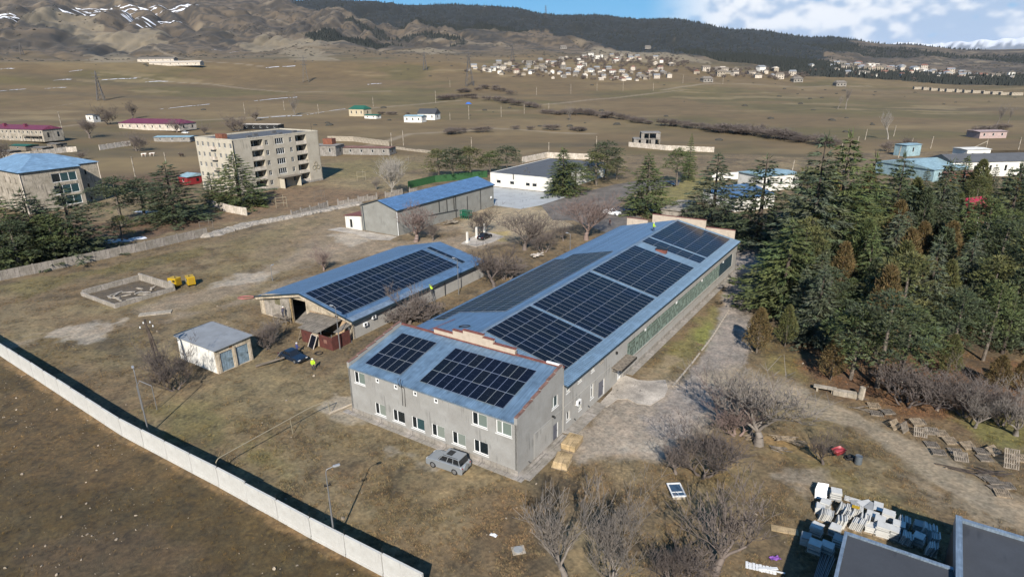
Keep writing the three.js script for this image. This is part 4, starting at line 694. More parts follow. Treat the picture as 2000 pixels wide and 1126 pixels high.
// ---------------------------------------------------------------- white flat roofed depot and the concrete yard in front
{
  const b = thing('depot_building', 'white flat roofed depot with dark grey roof and four dark windows', 'building', site(137, 100.9), SITE);
  const L = 42, W = 26, h = 5.0, wins = [[98.12, 96.44], [92.41, 90.77], [85.87, 84.31], [83.18, 81.52]].map(([a, c]) => [a - 100.9, c - 100.9].map((q) => -q)).map(([a, c]) => [a, c, 1.68, 2.68]);
  part(b, 'front_wall', wallHoles([[0, 0], [W, 0], [W, h], [0, h]], wins, 0.3), M.whiteWall); wins.forEach((q) => windowPart(b, FRONT, 0, 0, ...q, { frame: M.darkFrame, split: 0.5 }));
  part(b, 'side_wall', merge([bx(0, 0.3, 0, h, -L, -0.3), bx(W - 0.3, W, 0, h, -L, -0.3), bx(0.3, W - 0.3, 0, h, -L, -L + 0.3)]), M.whiteWall);
  part(b, 'roof', bx(0.25, W - 0.25, h - 0.3, h + 0.04, -L + 0.25, -0.25), M.flatGrey); part(b, 'roof_trim', merge([bx(-0.05, W + 0.05, h + 0.003, h + 0.12, -0.28, 0.06), bx(-0.05, 0.28, h + 0.003, h + 0.12, -L, -0.29), bx(W - 0.28, W + 0.05, h + 0.003, h + 0.12, -L, -0.29)]), M.whiteWall);
  part(b, 'stove_pipe', merge([bar([10, 3.5, 0.2], [10, 5.4, 0.2], 0.16, 8)]), M.steelDark); for (const [x, z] of [[6, -14], [11, -22], [9, -8], [12, -6]]) part(b, 'roof_vent', bx(x, x + 0.6, h + 0.043, h + 0.45, z - 0.6, z), M.flatGrey);
  part(b, 'plinth', bx(0, W, 0, 0.35, 0.003, 0.08), M.plinth);
  struct('concrete_yard', poly([[111.0, 81.4], [110.6, 71], [118, 68.6], [134, 68], [136.9, 76], [136.9, 100.8], [112, 100.8], [111, 93.4]].map(([u, v]) => { const p = site(u, v); return [p[0], p[2]]; }), 0.05, 0.05), M.yardConcrete);
  struct('asphalt_drive', poly([[9.28,-192.35], [17.94,-204.74], [37.42,-225.98], [49.08,-233.60], [62.99,-232.27], [59.40,-221.89], [41.39,-208.07], [32.58,-190.52], [37.18,-170.83], [40.44,-160.57], [25.92,-153.51], [17.34,-170.99], [11.68,-171.39]], 0.012), M.asphalt);
}
// ---------------------------------------------------------------- five storey apartment block
{
  const b = thing('apartment_block', 'five storey cream apartment block with stacked recessed balconies', 'building', site(81.5, 167.3), SITE);
  const L = 36.1, W = 22.2, h = 18.5, rows = [16.6, 13.05, 9.5, 5.95, 2.5];
  const fw = [1.6, 4.9, 8.1, 14.6, 17.9, 21.0].map((v) => -v), holes = []; for (const y of rows) for (const x of fw) holes.push([x - 0.65, x + 0.65, y - 0.8, y + 0.8]); for (const y of rows) holes.push([-12.0, -10.8, y - (y > 3 ? 1.3 : 0.8), y + 0.8]);
  part(b, 'end_wall', wallHoles([[-W, 0], [0, 0], [0, h], [-W, h]], holes, 0.4), M.aptWall); holes.forEach((q) => windowPart(b, FRONT, 0, 0, ...q, { split: 0.5, fw: 0.09, recess: 0.15 }));
  for (const y of rows.slice(0, 4)) { const q = part(b, 'balcony', merge([bx(-12.9, -9.9, y - 1.55, y - 1.4, 0.003, 1.1), bx(-12.9, -9.9, y - 1.397, y - 0.4, 1.02, 1.1), bx(-12.9, -12.82, y - 1.397, y - 0.4, 0.003, 1.018), bx(-9.98, -9.9, y - 1.397, y - 0.4, 0.003, 1.018)]), M.whitewash); }
  // long face: two stacks of loggias, windows between
  const sh = []; for (const y of rows) { const top = y + 1.3, bot = y - 1.95; sh.push([6.8, 11.7, bot, top], [25.4, 30.4, bot, top]); sh.push([12.5, 13.8, y - 0.85, y + 0.85], [22.7, 23.9, y - 0.85, y + 0.85]); if (y > 3) sh.push([16.6, 20.2, y - 1.0, y + 1.05]); } sh.push([17.4, 19.4, 0.1, 3.0]);
  part(b, 'side_wall', place(wallHoles([[0.4, 0], [L, 0], [L, h], [0.4, h]], sh, 0.4), RIGHT, 0, 0), M.aptPlain);
  for (const y of rows) { windowPart(b, RIGHT, 0, 0, 12.5, 13.8, y - 0.85, y + 0.85, { split: 0.5, recess: 0.18 }); windowPart(b, RIGHT, 0, 0, 22.7, 23.9, y - 0.85, y + 0.85, { split: 0.5, recess: 0.18 }); if (y > 3) windowPart(b, RIGHT, 0, 0, 16.6, 20.2, y - 1.0, y + 1.05, { split: [0.25, 0.5, 0.75], recess: 0.18, fw: 0.12 });
    for (const [x0, x1] of [[6.8, 11.7], [25.4, 30.4]]) { const l = part(b, 'loggia', place(merge([bx(x0, x1, y - 2.1, y - 1.953, -1.7, -0.4), bx(x0 - 0.15, x0 - 0.003, y - 1.95, y + 1.3, -1.7, -0.4), bx(x1 + 0.003, x1 + 0.15, y - 1.95, y + 1.3, -1.7, -0.4), bx(x0, x1, y - 1.95, y + 1.3, -1.9, -1.7)]), RIGHT, 0, 0), M.aptWall); part(l, 'parapet', place(bx(x0 + 0.01, x1 - 0.01, y - 1.94, y - 0.85, -0.3, -0.12), RIGHT, 0, 0), M.whitewash); part(l, 'glazing', place(merge([bx(x0 + 0.6, x0 + 1.9, y - 1.3, y + 0.8, -1.69, -1.64), bx(x0 + 2.4, x1 - 0.5, y - 1.3, y + 0.8, -1.69, -1.64)]), RIGHT, 0, 0), M.glassDark); } }
  doorPart(b, RIGHT, 0, 0, 17.4, 19.4, 0.1, 3.0, M.steelDark, { leaves: 2, recess: 0.2 });
  const can = part(b, 'entrance_canopy', place(merge([beam([15.6, 4.0, 1.6], [24.0, 4.0, 1.6], 3.2, 0.16)]), RIGHT, 0, 0), M.timberGrey); part(can, 'side_screen', place(bx(16.2, 16.35, 0, 3.9, 0.2, 2.9), RIGHT, 0, 0), M.aptWall); part(can, 'side_screen', place(bx(23.4, 23.55, 0, 3.9, 0.2, 2.9), RIGHT, 0, 0), M.aptWall);
  const em = []; for (const [u, y] of [[33.4, 6.6], [34.4, 5.3], [32.4, 5.3]]) { const t = new THREE.TorusGeometry(0.72, 0.1, 6, 22); t.translate(u, y, 0.08); em.push(t); } em.push(bar([33.4, 3.6, 0.08], [33.4, 5.6, 0.08], 0.1, 6)); part(b, 'ring_emblem', place(merge(em), RIGHT, 0, 0), M.pipeTan);
  part(b, 'back_wall', merge([bx(-W, -W + 0.4, 0, h, -L, -0.4), bx(-W + 0.4, 0, 0, h, -L - 0.003, -L + 0.4)]), M.aptPlain); part(b, 'roof', bx(-W + 0.3, -0.3, h - 0.4, h - 0.12, -L + 0.3, -0.3), M.flatGrey); part(b, 'parapet', merge([bx(-W - 0.05, 0.05, h + 0.003, h + 0.35, -0.35, 0.05), bx(-0.3, 0.05, h + 0.003, h + 0.35, -L, -0.353), bx(-W - 0.05, -W + 0.3, h + 0.003, h + 0.35, -L, -0.353), bx(-W + 0.3, -0.3, h + 0.003, h + 0.35, -L, -L + 0.35)]), M.aptWall);
  part(b, 'brick_stack', bx(-13.5, -9.5, h - 0.12, h + 1.5, -4.5, -2.5), M.brick); for (const [x, z] of [[-4, -8], [-9, -14], [-3, -20], [-12, -24], [-5, -28]]) part(b, 'roof_vent', bx(x, x + 1.2, h - 0.119, h + 0.8, z - 1.6, z), M.flatGrey);
  part(b, 'plinth', merge([bx(-W, 0.1, 0, 0.7, 0.003, 0.1), place(bx(0, 15.3, 0, 0.7, 0.003, 0.1), RIGHT, 0, 0), place(bx(24.4, L, 0, 0.7, 0.003, 0.1), RIGHT, 0, 0)]), M.plinth); part(b, 'corner_pipe', bar([0.15, 0.5, 0.15], [0.15, h, 0.15], 0.12, 6), M.steelDark); part(b, 'roof_antenna', bar([-1, h, -L + 2], [-1, h + 3, -L + 2], 0.06, 5), M.steelDark);
}
// ---------------------------------------------------------------- three storey block with blue hipped roof, left
{
  const b = thing('school_building', 'weathered three storey block with blue hipped roof behind the left fence', 'building', site(29.8, 198), SITE);
  const L = 16.3, W = 30, h = 12.6, wins = [], fr = [];
  for (const y of [9.75, 6.0, 2.4]) { wins.push([8.1, 15.2, y - 1.35, y + 1.4]); for (const x of [-4.6, -8.5, -12.5, -17, -21]) fr.push([x - 0.7, x + 0.7, y - 1.1, y + 1.0]); }
  part(b, 'end_wall', wallHoles([[-W, 0], [0, 0], [0, h], [-W, h]], fr, 0.4), M.schoolWall); fr.forEach((q) => windowPart(b, FRONT, 0, 0, ...q, { split: 0.5, recess: 0.18, frame: M.whitewash }));
  part(b, 'side_wall', place(wallHoles([[0.4, 0], [L, 0], [L, h], [0.4, h]], wins, 0.4), RIGHT, 0, 0), M.schoolWall); wins.forEach((q) => windowPart(b, RIGHT, 0, 0, ...q, { split: [0.34, 0.67], fw: 0.14, recess: 0.12, glass: M.glassTeal, glass2: M.glassDark }));
  const w2 = [[3.4, 4.0, 9.0, 10.6], [3.4, 4.0, 4.4, 6.0], [3.4, 4.0, 0.5, 1.6]]; part(b, 'wing_wall', place(wallHoles([[0, 0], [8, 0], [8, h], [0, h]], w2, 0.4), RIGHT, -5, -L), M.schoolWall); w2.forEach((q) => windowPart(b, RIGHT, -5, -L, ...q, { frame: M.darkFrame, recess: 0.2 }));
  part(b, 'return_wall', merge([bx(-5.4, -0.4, 0, h, -L, -L + 0.4), bx(-W, -W + 0.4, 0, h, -L - 8, -0.4), bx(-W + 0.4, -5.4, 0, h, -L - 8, -L - 7.6)]), M.schoolWall);
  const tri = (...q) => { const g = new THREE.BufferGeometry(), p = []; for (const t of q) for (const v of t) p.push(...v); g.setAttribute('position', new THREE.Float32BufferAttribute(p, 3)); g.computeVertexNormals(); return uvm(g); };
  const e = h + 0.05, t = 16.2, o = 0.5, A = [o, e, o], B = [o, e, -L - o], C2 = [-5 + o, e, -L - o], D2 = [-5 + o, e, -L - 8 - o], E = [-W - o, e, -L - 8 - o], F = [-W - o, e, o], P = [-10, t, -8], Q = [-W + 8, t, -8], R = [-12, t, -14];
  part(b, 'roof', tri([F, A, P], [F, P, Q], [A, B, R], [A, R, P], [B, C2, R], [C2, D2, R], [D2, E, R], [E, Q, R], [Q, P, R], [E, F, Q]), M.roofSky); part(b, 'eave_board', merge([bx(-W - o, o + 0.05, e - 0.25, e - 0.02, o - 0.1, o + 0.02), place(bx(-o, L + o, e - 0.25, e - 0.02, -0.1, 0.02), RIGHT, o, 0)]), M.gutter); part(b, 'downpipe', merge([bar([0.15, 0.2, 0.2], [0.15, h, 0.2], 0.1, 6), bar([-4.7, 0.2, -L - 7.8], [-4.7, h, -L - 7.8], 0.1, 6)]), M.whitewash);
}
// ---------------------------------------------------------------- flat roofed building at the lower right
{
  const b = thing('flat_roof_building', 'flat dark roofed building with blue metal edging at the lower right corner', 'building', site(0, 0), SITE);
  const H1 = 5.1;
  part(b, 'wall', merge([bx(29.85, 36.95, 0, H1 - 0.4, -2.0, 14), bx(37.0, 62, 0, H1 - 0.4, -8.45, 14)]), M.steelDark); part(b, 'roof', merge([bx(29.95, 36.95, H1 - 0.35, H1 - 0.12, -1.8, 14), bx(37.4, 62, H1 - 0.35, H1 - 0.05, -8.2, 14)]), M.flatDark);
  part(b, 'roof_edging', merge([bx(29.7, 29.95, H1 - 0.5, H1, -2.1, 14), bx(29.953, 36.9, H1 - 0.5, H1 - 0.02, -2.15, -1.85)]), M.flashing); part(b, 'roof_edging', merge([bx(36.96, 37.4, H1 - 0.6, H1 + 0.35, -8.5, 14), bx(37.403, 62, H1 - 0.6, H1 + 0.2, -8.55, -8.2)]), M.flashing);
}
// ---------------------------------------------------------------- simple houses
function house(name, label, cat, x, z, turn, { w = 9, d = 7, h = 3, rh = 1.6, wall = M.whiteWall, roof = M.flatGrey, hip = 0.0, over = 0.4, group, wins = 2, door = true, rows = 1, side = 1, y } = {}) {
  const b = thing(name, label, cat, [x, y ?? groundY(x, z) - 0.05, z], turn, group), holes = [];
  for (let r = 0; r < rows; r++) for (let i = 0; i < wins; i++) { const c = -w / 2 + (w * (i + 0.5)) / wins, y0 = (h / rows) * r + (h / rows) * 0.36; holes.push([c - 0.55, c + 0.55, y0, y0 + (h / rows) * 0.42]); }
  part(b, 'wall', wallHoles([[-w / 2, 0], [w / 2, 0], [w / 2, h], [-w / 2, h]], holes, 0.25).translate(0, 0, d / 2), wall); for (const q of holes) windowPart(b, FRONT, 0, d / 2, ...q, { fw: 0.1, frame: M.frameWhite });
  part(b, 'wall', merge([bx(-w / 2, -w / 2 + 0.25, 0, h, -d / 2, d / 2 - 0.25), bx(w / 2 - 0.25, w / 2, 0, h, -d / 2, d / 2 - 0.25), bx(-w / 2 + 0.25, w / 2 - 0.25, 0, h, -d / 2, -d / 2 + 0.25)]), wall);
  for (let i = 0; i < side; i++) { const c = -d / 2 + (d * (i + 0.5)) / side; part(b, 'side_window', bx(w / 2 + 0.003, w / 2 + 0.05, h * 0.35, h * 0.75, c - 0.5, c + 0.5), M.glassDark); }
  roofOn(b, w, d, h, rh, hip, over, roof, wall); return b;
}
function roofOn(b, w, d, h, rh, hip, over, roof, wall) {
  const X = w / 2 + over, Z = d / 2 + over, y0 = h + 0.03, y1 = h + rh, rx = X * (1 - hip); const pos = []; const q = (...v) => { for (const i of [0, 1, 2, 0, 2, 3]) pos.push(...v[i]); }, t = (...v) => { for (const p of v) pos.push(...p); };
  const a = [-X, y0, Z], c = [X, y0, Z], e = [X, y0, -Z], f = [-X, y0, -Z], r0 = [-rx, y1, 0], r1 = [rx, y1, 0]; q(a, c, r1, r0); q(e, f, r0, r1); t(c, e, r1); t(f, a, r0); q(f, e, c, a);
  const g = new THREE.BufferGeometry(); g.setAttribute('position', new THREE.Float32BufferAttribute(pos, 3)); g.computeVertexNormals(); part(b, 'roof', uvm(g), roof);
}
const face = (deg) => (deg * Math.PI) / 180;
// two long barracks with wine-red roofs, behind the ploughed strip
{
  const b1 = house('barrack', 'long two storey barrack with wine red roof at the left edge', 'house', -281.31,-371.84, face(-22), { w: 58, d: 11, h: 6.4, rh: 2.0, roof: M.magenta, wall: M.schoolWall, hip: 0.04, wins: 16, rows: 2, side: 2 }); for (const x of [-8, 10]) part(b1, 'chimney', bx(x, x + 1.6, 7.2, 9.2, 1.5, 3.0), M.magenta); part(b1, 'porch', merge([bx(14, 28, 3.0, 3.15, 5.6, 7.6), bx(14, 14.2, 0, 3, 7.3, 7.5), bx(27.8, 28, 0, 3, 7.3, 7.5), bx(21, 21.2, 0, 6, 7.3, 7.5)]), M.timberGrey);
  house('barrack', 'single storey barrack with wine red hipped roof behind bare trees', 'house', -232.36,-428.9, face(-20), { w: 52, d: 14, h: 4.2, rh: 2.6, roof: M.magenta, wall: M.whitewash, hip: 0.2, wins: 8, side: 2 });
  house('hut', 'narrow white hut with mono roof beside a dark tree', 'house', -294.65,-462.1, face(-14), { w: 6, d: 6, h: 5, rh: 0.5, roof: M.flatGrey, wall: M.whiteWall, wins: 1 });
  house('shed', 'shed with a dark green sheet roof below the red barrack', 'shed', -253.55,-336.08, face(-20), { w: 12, d: 7, h: 2.4, rh: 0.5, roof: M.greenRoof, wall: M.timberGrey, wins: 1 });
  for (const [x, z, w] of [[-248.62,-318.50, 9], [-240.02,-330.29, 8], [-241.88,-344.14, 7]]) house('shed', 'patched grey yard shed between the red barrack and the concrete fence', 'shed', x, z, face(-20), { w, d: 6, h: 2.3, rh: 0.4, roof: M.asbestos, wall: M.timberGrey, wins: 1, group: 'yard sheds below the barrack' });
  house('shed', 'long shed with pale blue sheet roof beside the cattle field', 'shed', -193.95,-375.80, face(-6), { w: 22, d: 9, h: 2.6, rh: 0.6, roof: M.skyRoof, wall: M.block, wins: 3 });
  house('shed', 'pale grey open shed behind the apartment block', 'shed', -162.64,-429.3, face(-14), { w: 26, d: 7, h: 3.2, rh: 0.5, roof: M.whitewash, wall: M.steelDark, wins: 5 });
  house('shed', 'small shed with a red door at the foot of the apartment block', 'shed', -122.50,-244.12, SITE, { w: 6, d: 8, h: 3, rh: 1.0, roof: M.skyRoof, wall: M.redDoor, wins: 1 });
  // ruin row right of the apartment block
  const ru = house('ruin', 'roofless row of grey block sheds with dark openings', 'ruin', -72.92,-322.35, face(-14), { w: 30, d: 8, h: 3.4, rh: 0.35, roof: M.rosyRoof, wall: M.block, wins: 5 }); const ru2 = house('ruin', 'taller grey block shed with brick hut on its roof', 'ruin', -90.58,-319.95, face(-14), { w: 13, d: 9, h: 5, rh: 0.3, roof: M.block, wall: M.block, wins: 2, rows: 1 }); part(ru2, 'brick_hut', bx(-2, 3, 5.3, 8, -3, 1), M.brick);
  // farm roofs on the slope
  house('farm_building', 'long white farm shed on the hillside, nearer one', 'farm building', -430.1,-868.7, face(-4), { w: 68, d: 10, h: 4, rh: 2, roof: M.whitewash, wall: M.whitewash, wins: 6 }); house('farm_building', 'long white farm shed on the hillside, farther one', 'farm building', -464.9,-890.1, face(-4), { w: 50, d: 10, h: 4, rh: 2, roof: M.asbestos, wall: M.whitewash, wins: 5 });
  // lone houses on the plain
  house('cottage', 'cream cottage with dark green roof on the plain', 'house', -116.42,-510.6, face(-25), { w: 14, d: 10, h: 5.4, rh: 2.6, roof: M.greenRoof, wall: M.cottageCream, wins: 3, hip: 0.3 }); house('cottage', 'low green roofed outhouse beside the cream cottage', 'house', -103.53,-494.1, face(-25), { w: 11, d: 6, h: 2.4, rh: 0.8, roof: M.greenRoof, wall: M.whiteWall, wins: 2 });
  house('cottage', 'small white house with pale roof on the plain', 'house', -68.42,-472.8, face(-18), { w: 14, d: 8, h: 4.2, rh: 1.0, roof: M.skyRoof, wall: M.whiteWall, wins: 3 }); house('cottage', 'white house with dark steep roof and porch on the plain', 'house', -60.28,-489.1, face(-18), { w: 14, d: 10, h: 4.4, rh: 3.6, roof: M.flatDark, wall: M.whiteWall, wins: 3 });
  // concrete shell of an unfinished house in its walled plot
  const sk = thing('unfinished_house', 'grey concrete shell of an unfinished two storey house', 'house', [73.40,-345.12].reduce((p, v, i) => (i ? [p[0], 0, v] : [v]), []), face(-6)); const fl = []; for (const y of [0, 3.2, 6.4]) fl.push(bx(y < 6 && y > 0 ? -7 : -7, 7, y, y + 0.3, -5, 5)); part(sk, 'floor_slab', fl[0], M.block); part(sk, 'floor_slab', fl[1], M.block); part(sk, 'roof_slab', bx(-3, 7, 6.4, 6.7, -5, 5), M.block); for (const x of [-6.8, -3, 1, 6.6]) for (const z of [-4.7, 4.5]) part(sk, 'column', bx(x - 0.2, x + 0.2, 0.3, x < -4 ? 3.2 : 6.4, z - 0.2, z + 0.2), M.block); part(sk, 'block_wall', merge([bx(-7, -4.4, 0.3, 3.2, 4.6, 4.8), bx(-2.8, -0.6, 0.3, 3.2, 4.6, 4.8), bx(2, 4.2, 0.3, 3.2, 4.6, 4.8), bx(-6.8, 6.6, 0.3, 3.2, -4.8, -4.6), bx(-2.8, -1.6, 3.5, 6.4, 4.6, 4.8), bx(4.5, 6.6, 3.5, 6.4, 4.6, 4.8), bx(-2.8, 6.6, 3.5, 6.4, -4.8, -4.6)]), M.block);
  // right background
  house('workshop', 'workshop with light blue sheet roofs beyond the conifers', 'building', 152.57,-235.05, face(20), { w: 17, d: 24, h: 4.2, rh: 2.0, roof: M.skyRoof, wall: M.skyRoof, wins: 3 }); house('kiosk', 'pale blue box hut behind the light blue workshop', 'hut', 179.90,-288.53, face(20), { w: 9, d: 6, h: 5, rh: 0.3, roof: M.skyRoof, wall: M.skyRoof, wins: 1 });
  house('depot', 'long white building with grey roof at the right edge', 'building', 183.43,-236.74, face(2), { w: 46, d: 13, h: 5.4, rh: 2.2, roof: M.flatGrey, wall: M.whiteWall, wins: 8 }); house('kiosk', 'white cube hut at the left end of the long white building', 'hut', 190.53,-262.92, face(4), { w: 10, d: 8, h: 6, rh: 0.3, roof: M.whiteWall, wall: M.whiteWall, wins: 2 });
  house('shell', 'pinkish unfinished single storey house with flat roof', 'house', 262.51,-353.69, face(2), { w: 15, d: 10, h: 3.6, rh: 0.4, roof: M.rosyWall, wall: M.rosyWall, wins: 3, over: 0.6 });
  house('hall', 'blue hipped roof house showing between the near conifers', 'house', 68.49,-187.71, face(20), { w: 14, d: 15, h: 4, rh: 2.4, roof: M.roofBlueDeep, wall: M.whiteWall, hip: 0.4, wins: 3 }); house('hall', 'white flat topped house behind the blue roofed one', 'house', 88.86,-216.19, face(20), { w: 16, d: 12, h: 5.0, rh: 0.4, roof: M.skyRoof, wall: M.whiteWall, wins: 3 });
  house('lodge', 'lodge with crimson roof hidden among the conifers', 'house', 113.55,-151.95, face(20), { w: 6.5, d: 5.5, h: 6.5, rh: 2.2, roof: M.crimson, wall: M.brick, wins: 2, hip: 0.1 });
  house('gatehouse', 'low grey plastered shed behind the far hall gable', 'shed', 47.51,-175.22, SITE + Math.PI / 2, { w: 14, d: 5, h: 2.8, rh: 0.35, roof: M.oldConcrete, wall: M.oldConcrete, wins: 2 });
  house('brickyard_hut', 'low brick hut beside the long white building', 'hut', 158.53,-223.15, face(10), { w: 12, d: 6, h: 3, rh: 0.5, roof: M.rosyRoof, wall: M.brick, wins: 1 });
}
// ---------------------------------------------------------------- villages
{
  const r = rng(2024), roofs = [M.asbestos, M.roofPaleGrey, M.asbestos, M.timberGrey, M.roofPaleGrey, M.asbestos, M.rosyRoof, M.whitewash], walls = [M.whitewash, M.whitewash, M.whiteWall, M.block, M.stonePale];
  const protos = new Map(); const spots = [];
  const village = (pts, n, sp, group, base, size) => {
    const q = wBox(pts), azs = pts.map(([x, z]) => Math.atan2(x, -z)), ds = pts.map(([x, z]) => Math.hypot(x, z)), a0 = Math.min(...azs), a1 = Math.max(...azs), d0 = Math.min(...ds), d1 = Math.max(...ds); let tries = 0, k = 0; while (k < n && tries++ < n * 60) { const x = mix(q[0], q[1], r()), z = mix(q[2], q[3], r()); if (!inPoly(pts, x, z)) continue; if (spots.some(([a, b]) => (a - x) ** 2 + (b - z) ** 2 < sp * sp)) continue; spots.push([x, z]); k++;
      const ri = Math.floor(r() * roofs.length), wi = Math.floor(r() * walls.length), two = r() < 0.35; const key = ri + '/' + wi + '/' + two; const turn = (r() - 0.5) * 0.5 + Math.atan2(-x, -z) * 0.5 + (r() < 0.4 ? Math.PI / 2 : 0), s = size * (0.8 + r() * 0.5); const y = groundY(x, z) - 0.4; const fa = (Math.atan2(x, -z) - a0) / (a1 - a0), fd = (Math.hypot(x, z) - d0) / (d1 - d0); const label = base + ', ' + (two ? 'tall ' : 'low ') + 'with ' + ['pale grey', 'light grey', 'pale grey', 'brown', 'light grey', 'pale grey', 'rust red', 'whitish'][ri] + ' roof, ' + pick(fd, [0.33, 0.66], ['front', 'middle', 'back']) + ' ' + pick(fa, [0.2, 0.4, 0.6, 0.8], ['far left', 'left', 'centre', 'right', 'far right']);
      if (!protos.has(key)) { const h = two ? 6.4 : 3.8; const o = thing('village_house', label, 'house', [x, y, z], turn, group); o.userData.base = 'village_house'; part(o, 'wall', bx(-5.5, 5.5, 0, h, -4, 4), walls[wi]); const wn = []; for (let f = 0; f < (two ? 2 : 1); f++) for (const c of [-3.6, 0, 3.6]) wn.push(bx(c - 0.6, c + 0.6, 1.3 + f * 3.1, 2.7 + f * 3.1, 4.003, 4.06)); wn.forEach((g) => part(o, 'window', g, M.glassDark)); roofOn(o, 11, 8, h, 2.4, r() < 0.5 ? 0.3 : 0, 0.5, roofs[ri], walls[wi]); o.scale.setScalar(s); protos.set(key, o); }
      else copyOf(protos.get(key), [x, y, z], turn, label, group, s); }
  };
  village([[-61.73,-911.3], [-50.87,-976.9], [5.70,-1047.8], [78.59,-1057.5], [148.46,-982.2], [227.84,-965.9], [228.41,-879.5], [164.00,-827.3], [87.48,-829.8], [24.28,-859.7]], 96, 12.5, 'houses of the middle hamlet', 'house in the crowded hamlet', 0.62);
  village([[47.78,-1093.5], [94.82,-1158.1], [164.69,-1217.9], [227.19,-1203.9], [278.86,-1079.9], [268.25,-1006.8], [167.33,-1054.9], [79.33,-1067.7]], 30, 15, 'houses of the upper hamlet', 'house behind the hamlet', 0.75);
  village([[259.53,-973.2], [318.20,-1043.6], [395.03,-1033.5], [446.3,-1003.2], [408.5,-915.6], [337.11,-915.8], [256.11,-931.9]], 20, 20, 'houses along the lane', 'house along the lane', 0.9);
  village([[442.1,-1070.7], [538.2,-1154.9], [820.2,-1469.0], [845.3,-1280.0], [820.2,-1064.8], [809.2,-980.5], [739.8,-894.2], [673.4,-958.7], [591.2,-997.9], [489.1,-1011.8]], 100, 18, 'houses of the far right village', 'house below the ridge', 0.85);
  for (const [x, z, t] of [[392.71,-901.8, 0.1], [427.5,-852.4, 0.05], [250.47,-837.7, 0.2], [305.63,-1474.7, 0], [113.27,-1385.8, 0.1]]) copyOf([...protos.values()][0], [x, groundY(x, z) - 0.3, z], t, 'lone white house standing apart on the far plain', 'lone houses on the far plain', 1.2);
  // roofless shells in a row, far right field
  for (let i = 0; i < 12; i++) { const t = i / 11, P = [mix([517.3,-829.0][0], [553.5,-715.3][0], t), mix([517.3,-829.0][1], [553.5,-715.3][1], t)]; const o = thing('ruined_shed', 'roofless grey shell in the row on the far right field', 'ruin', [P[0], groundY(P[0], P[1]) - 0.1, P[1]], -0.25 + r() * 0.1, 'roofless shells in a row'); const w = 9 + r() * 5; part(o, 'wall', merge([bx(-w / 2, w / 2, 0, 2.6 + r(), 2.8, 3.1), bx(-w / 2, -w / 2 + 0.3, 0, 3 + r(), -3, 2.8), bx(w / 2 - 0.3, w / 2, 0, 2.4 + r(), -3, 2.8), bx(-w / 2 + 0.3, w / 2 - 0.3, 0, 2.8, -3, -2.7)]), M.stonePale); }
}

// ---------------------------------------------------------------- trees
class Tris { // loose triangles with colours
  constructor() { this.p = []; this.c = []; }
  tri(a, b, c, col) { this.p.push(...a, ...b, ...c); for (let i = 0; i < 3; i++) this.c.push(col[0], col[1], col[2]); }
  geo() { const g = new THREE.BufferGeometry(); g.setAttribute('position', new THREE.Float32BufferAttribute(this.p, 3)); g.setAttribute('color', new THREE.Float32BufferAttribute(this.c, 3)); g.computeVertexNormals(); return g; }
}
// a spray of needles: a few slim blades fanned about a direction
function spray(T, r, x, y, z, dx, dy, dz, len, wid, n, col) {
  for (let i = 0; i < n; i++) {
    let ax = dx + (r() - 0.5) * 1.1, ay = dy + (r() - 0.5) * 0.7, az = dz + (r() - 0.5) * 1.1; const l = len * (0.6 + r() * 0.7) / Math.hypot(ax, ay, az); ax *= l; ay *= l; az *= l;
    const sx = (r() - 0.5), sy = (r() - 0.5) * 0.6, sz = (r() - 0.5), w = wid / Math.max(0.2, Math.hypot(sx, sy, sz)); const k = 0.72 + r() * 0.56, c = [col[0] * k, col[1] * k, col[2] * k * (0.85 + r() * 0.3)];
    const ox = x + (r() - 0.5) * len * 0.5, oy = y + (r() - 0.5) * len * 0.35, oz = z + (r() - 0.5) * len * 0.5;
    T.tri([ox - sx * w, oy - sy * w, oz - sz * w], [ox + sx * w, oy + sy * w, oz + sz * w], [ox + ax, oy + ay, oz + az], c);
  }
}
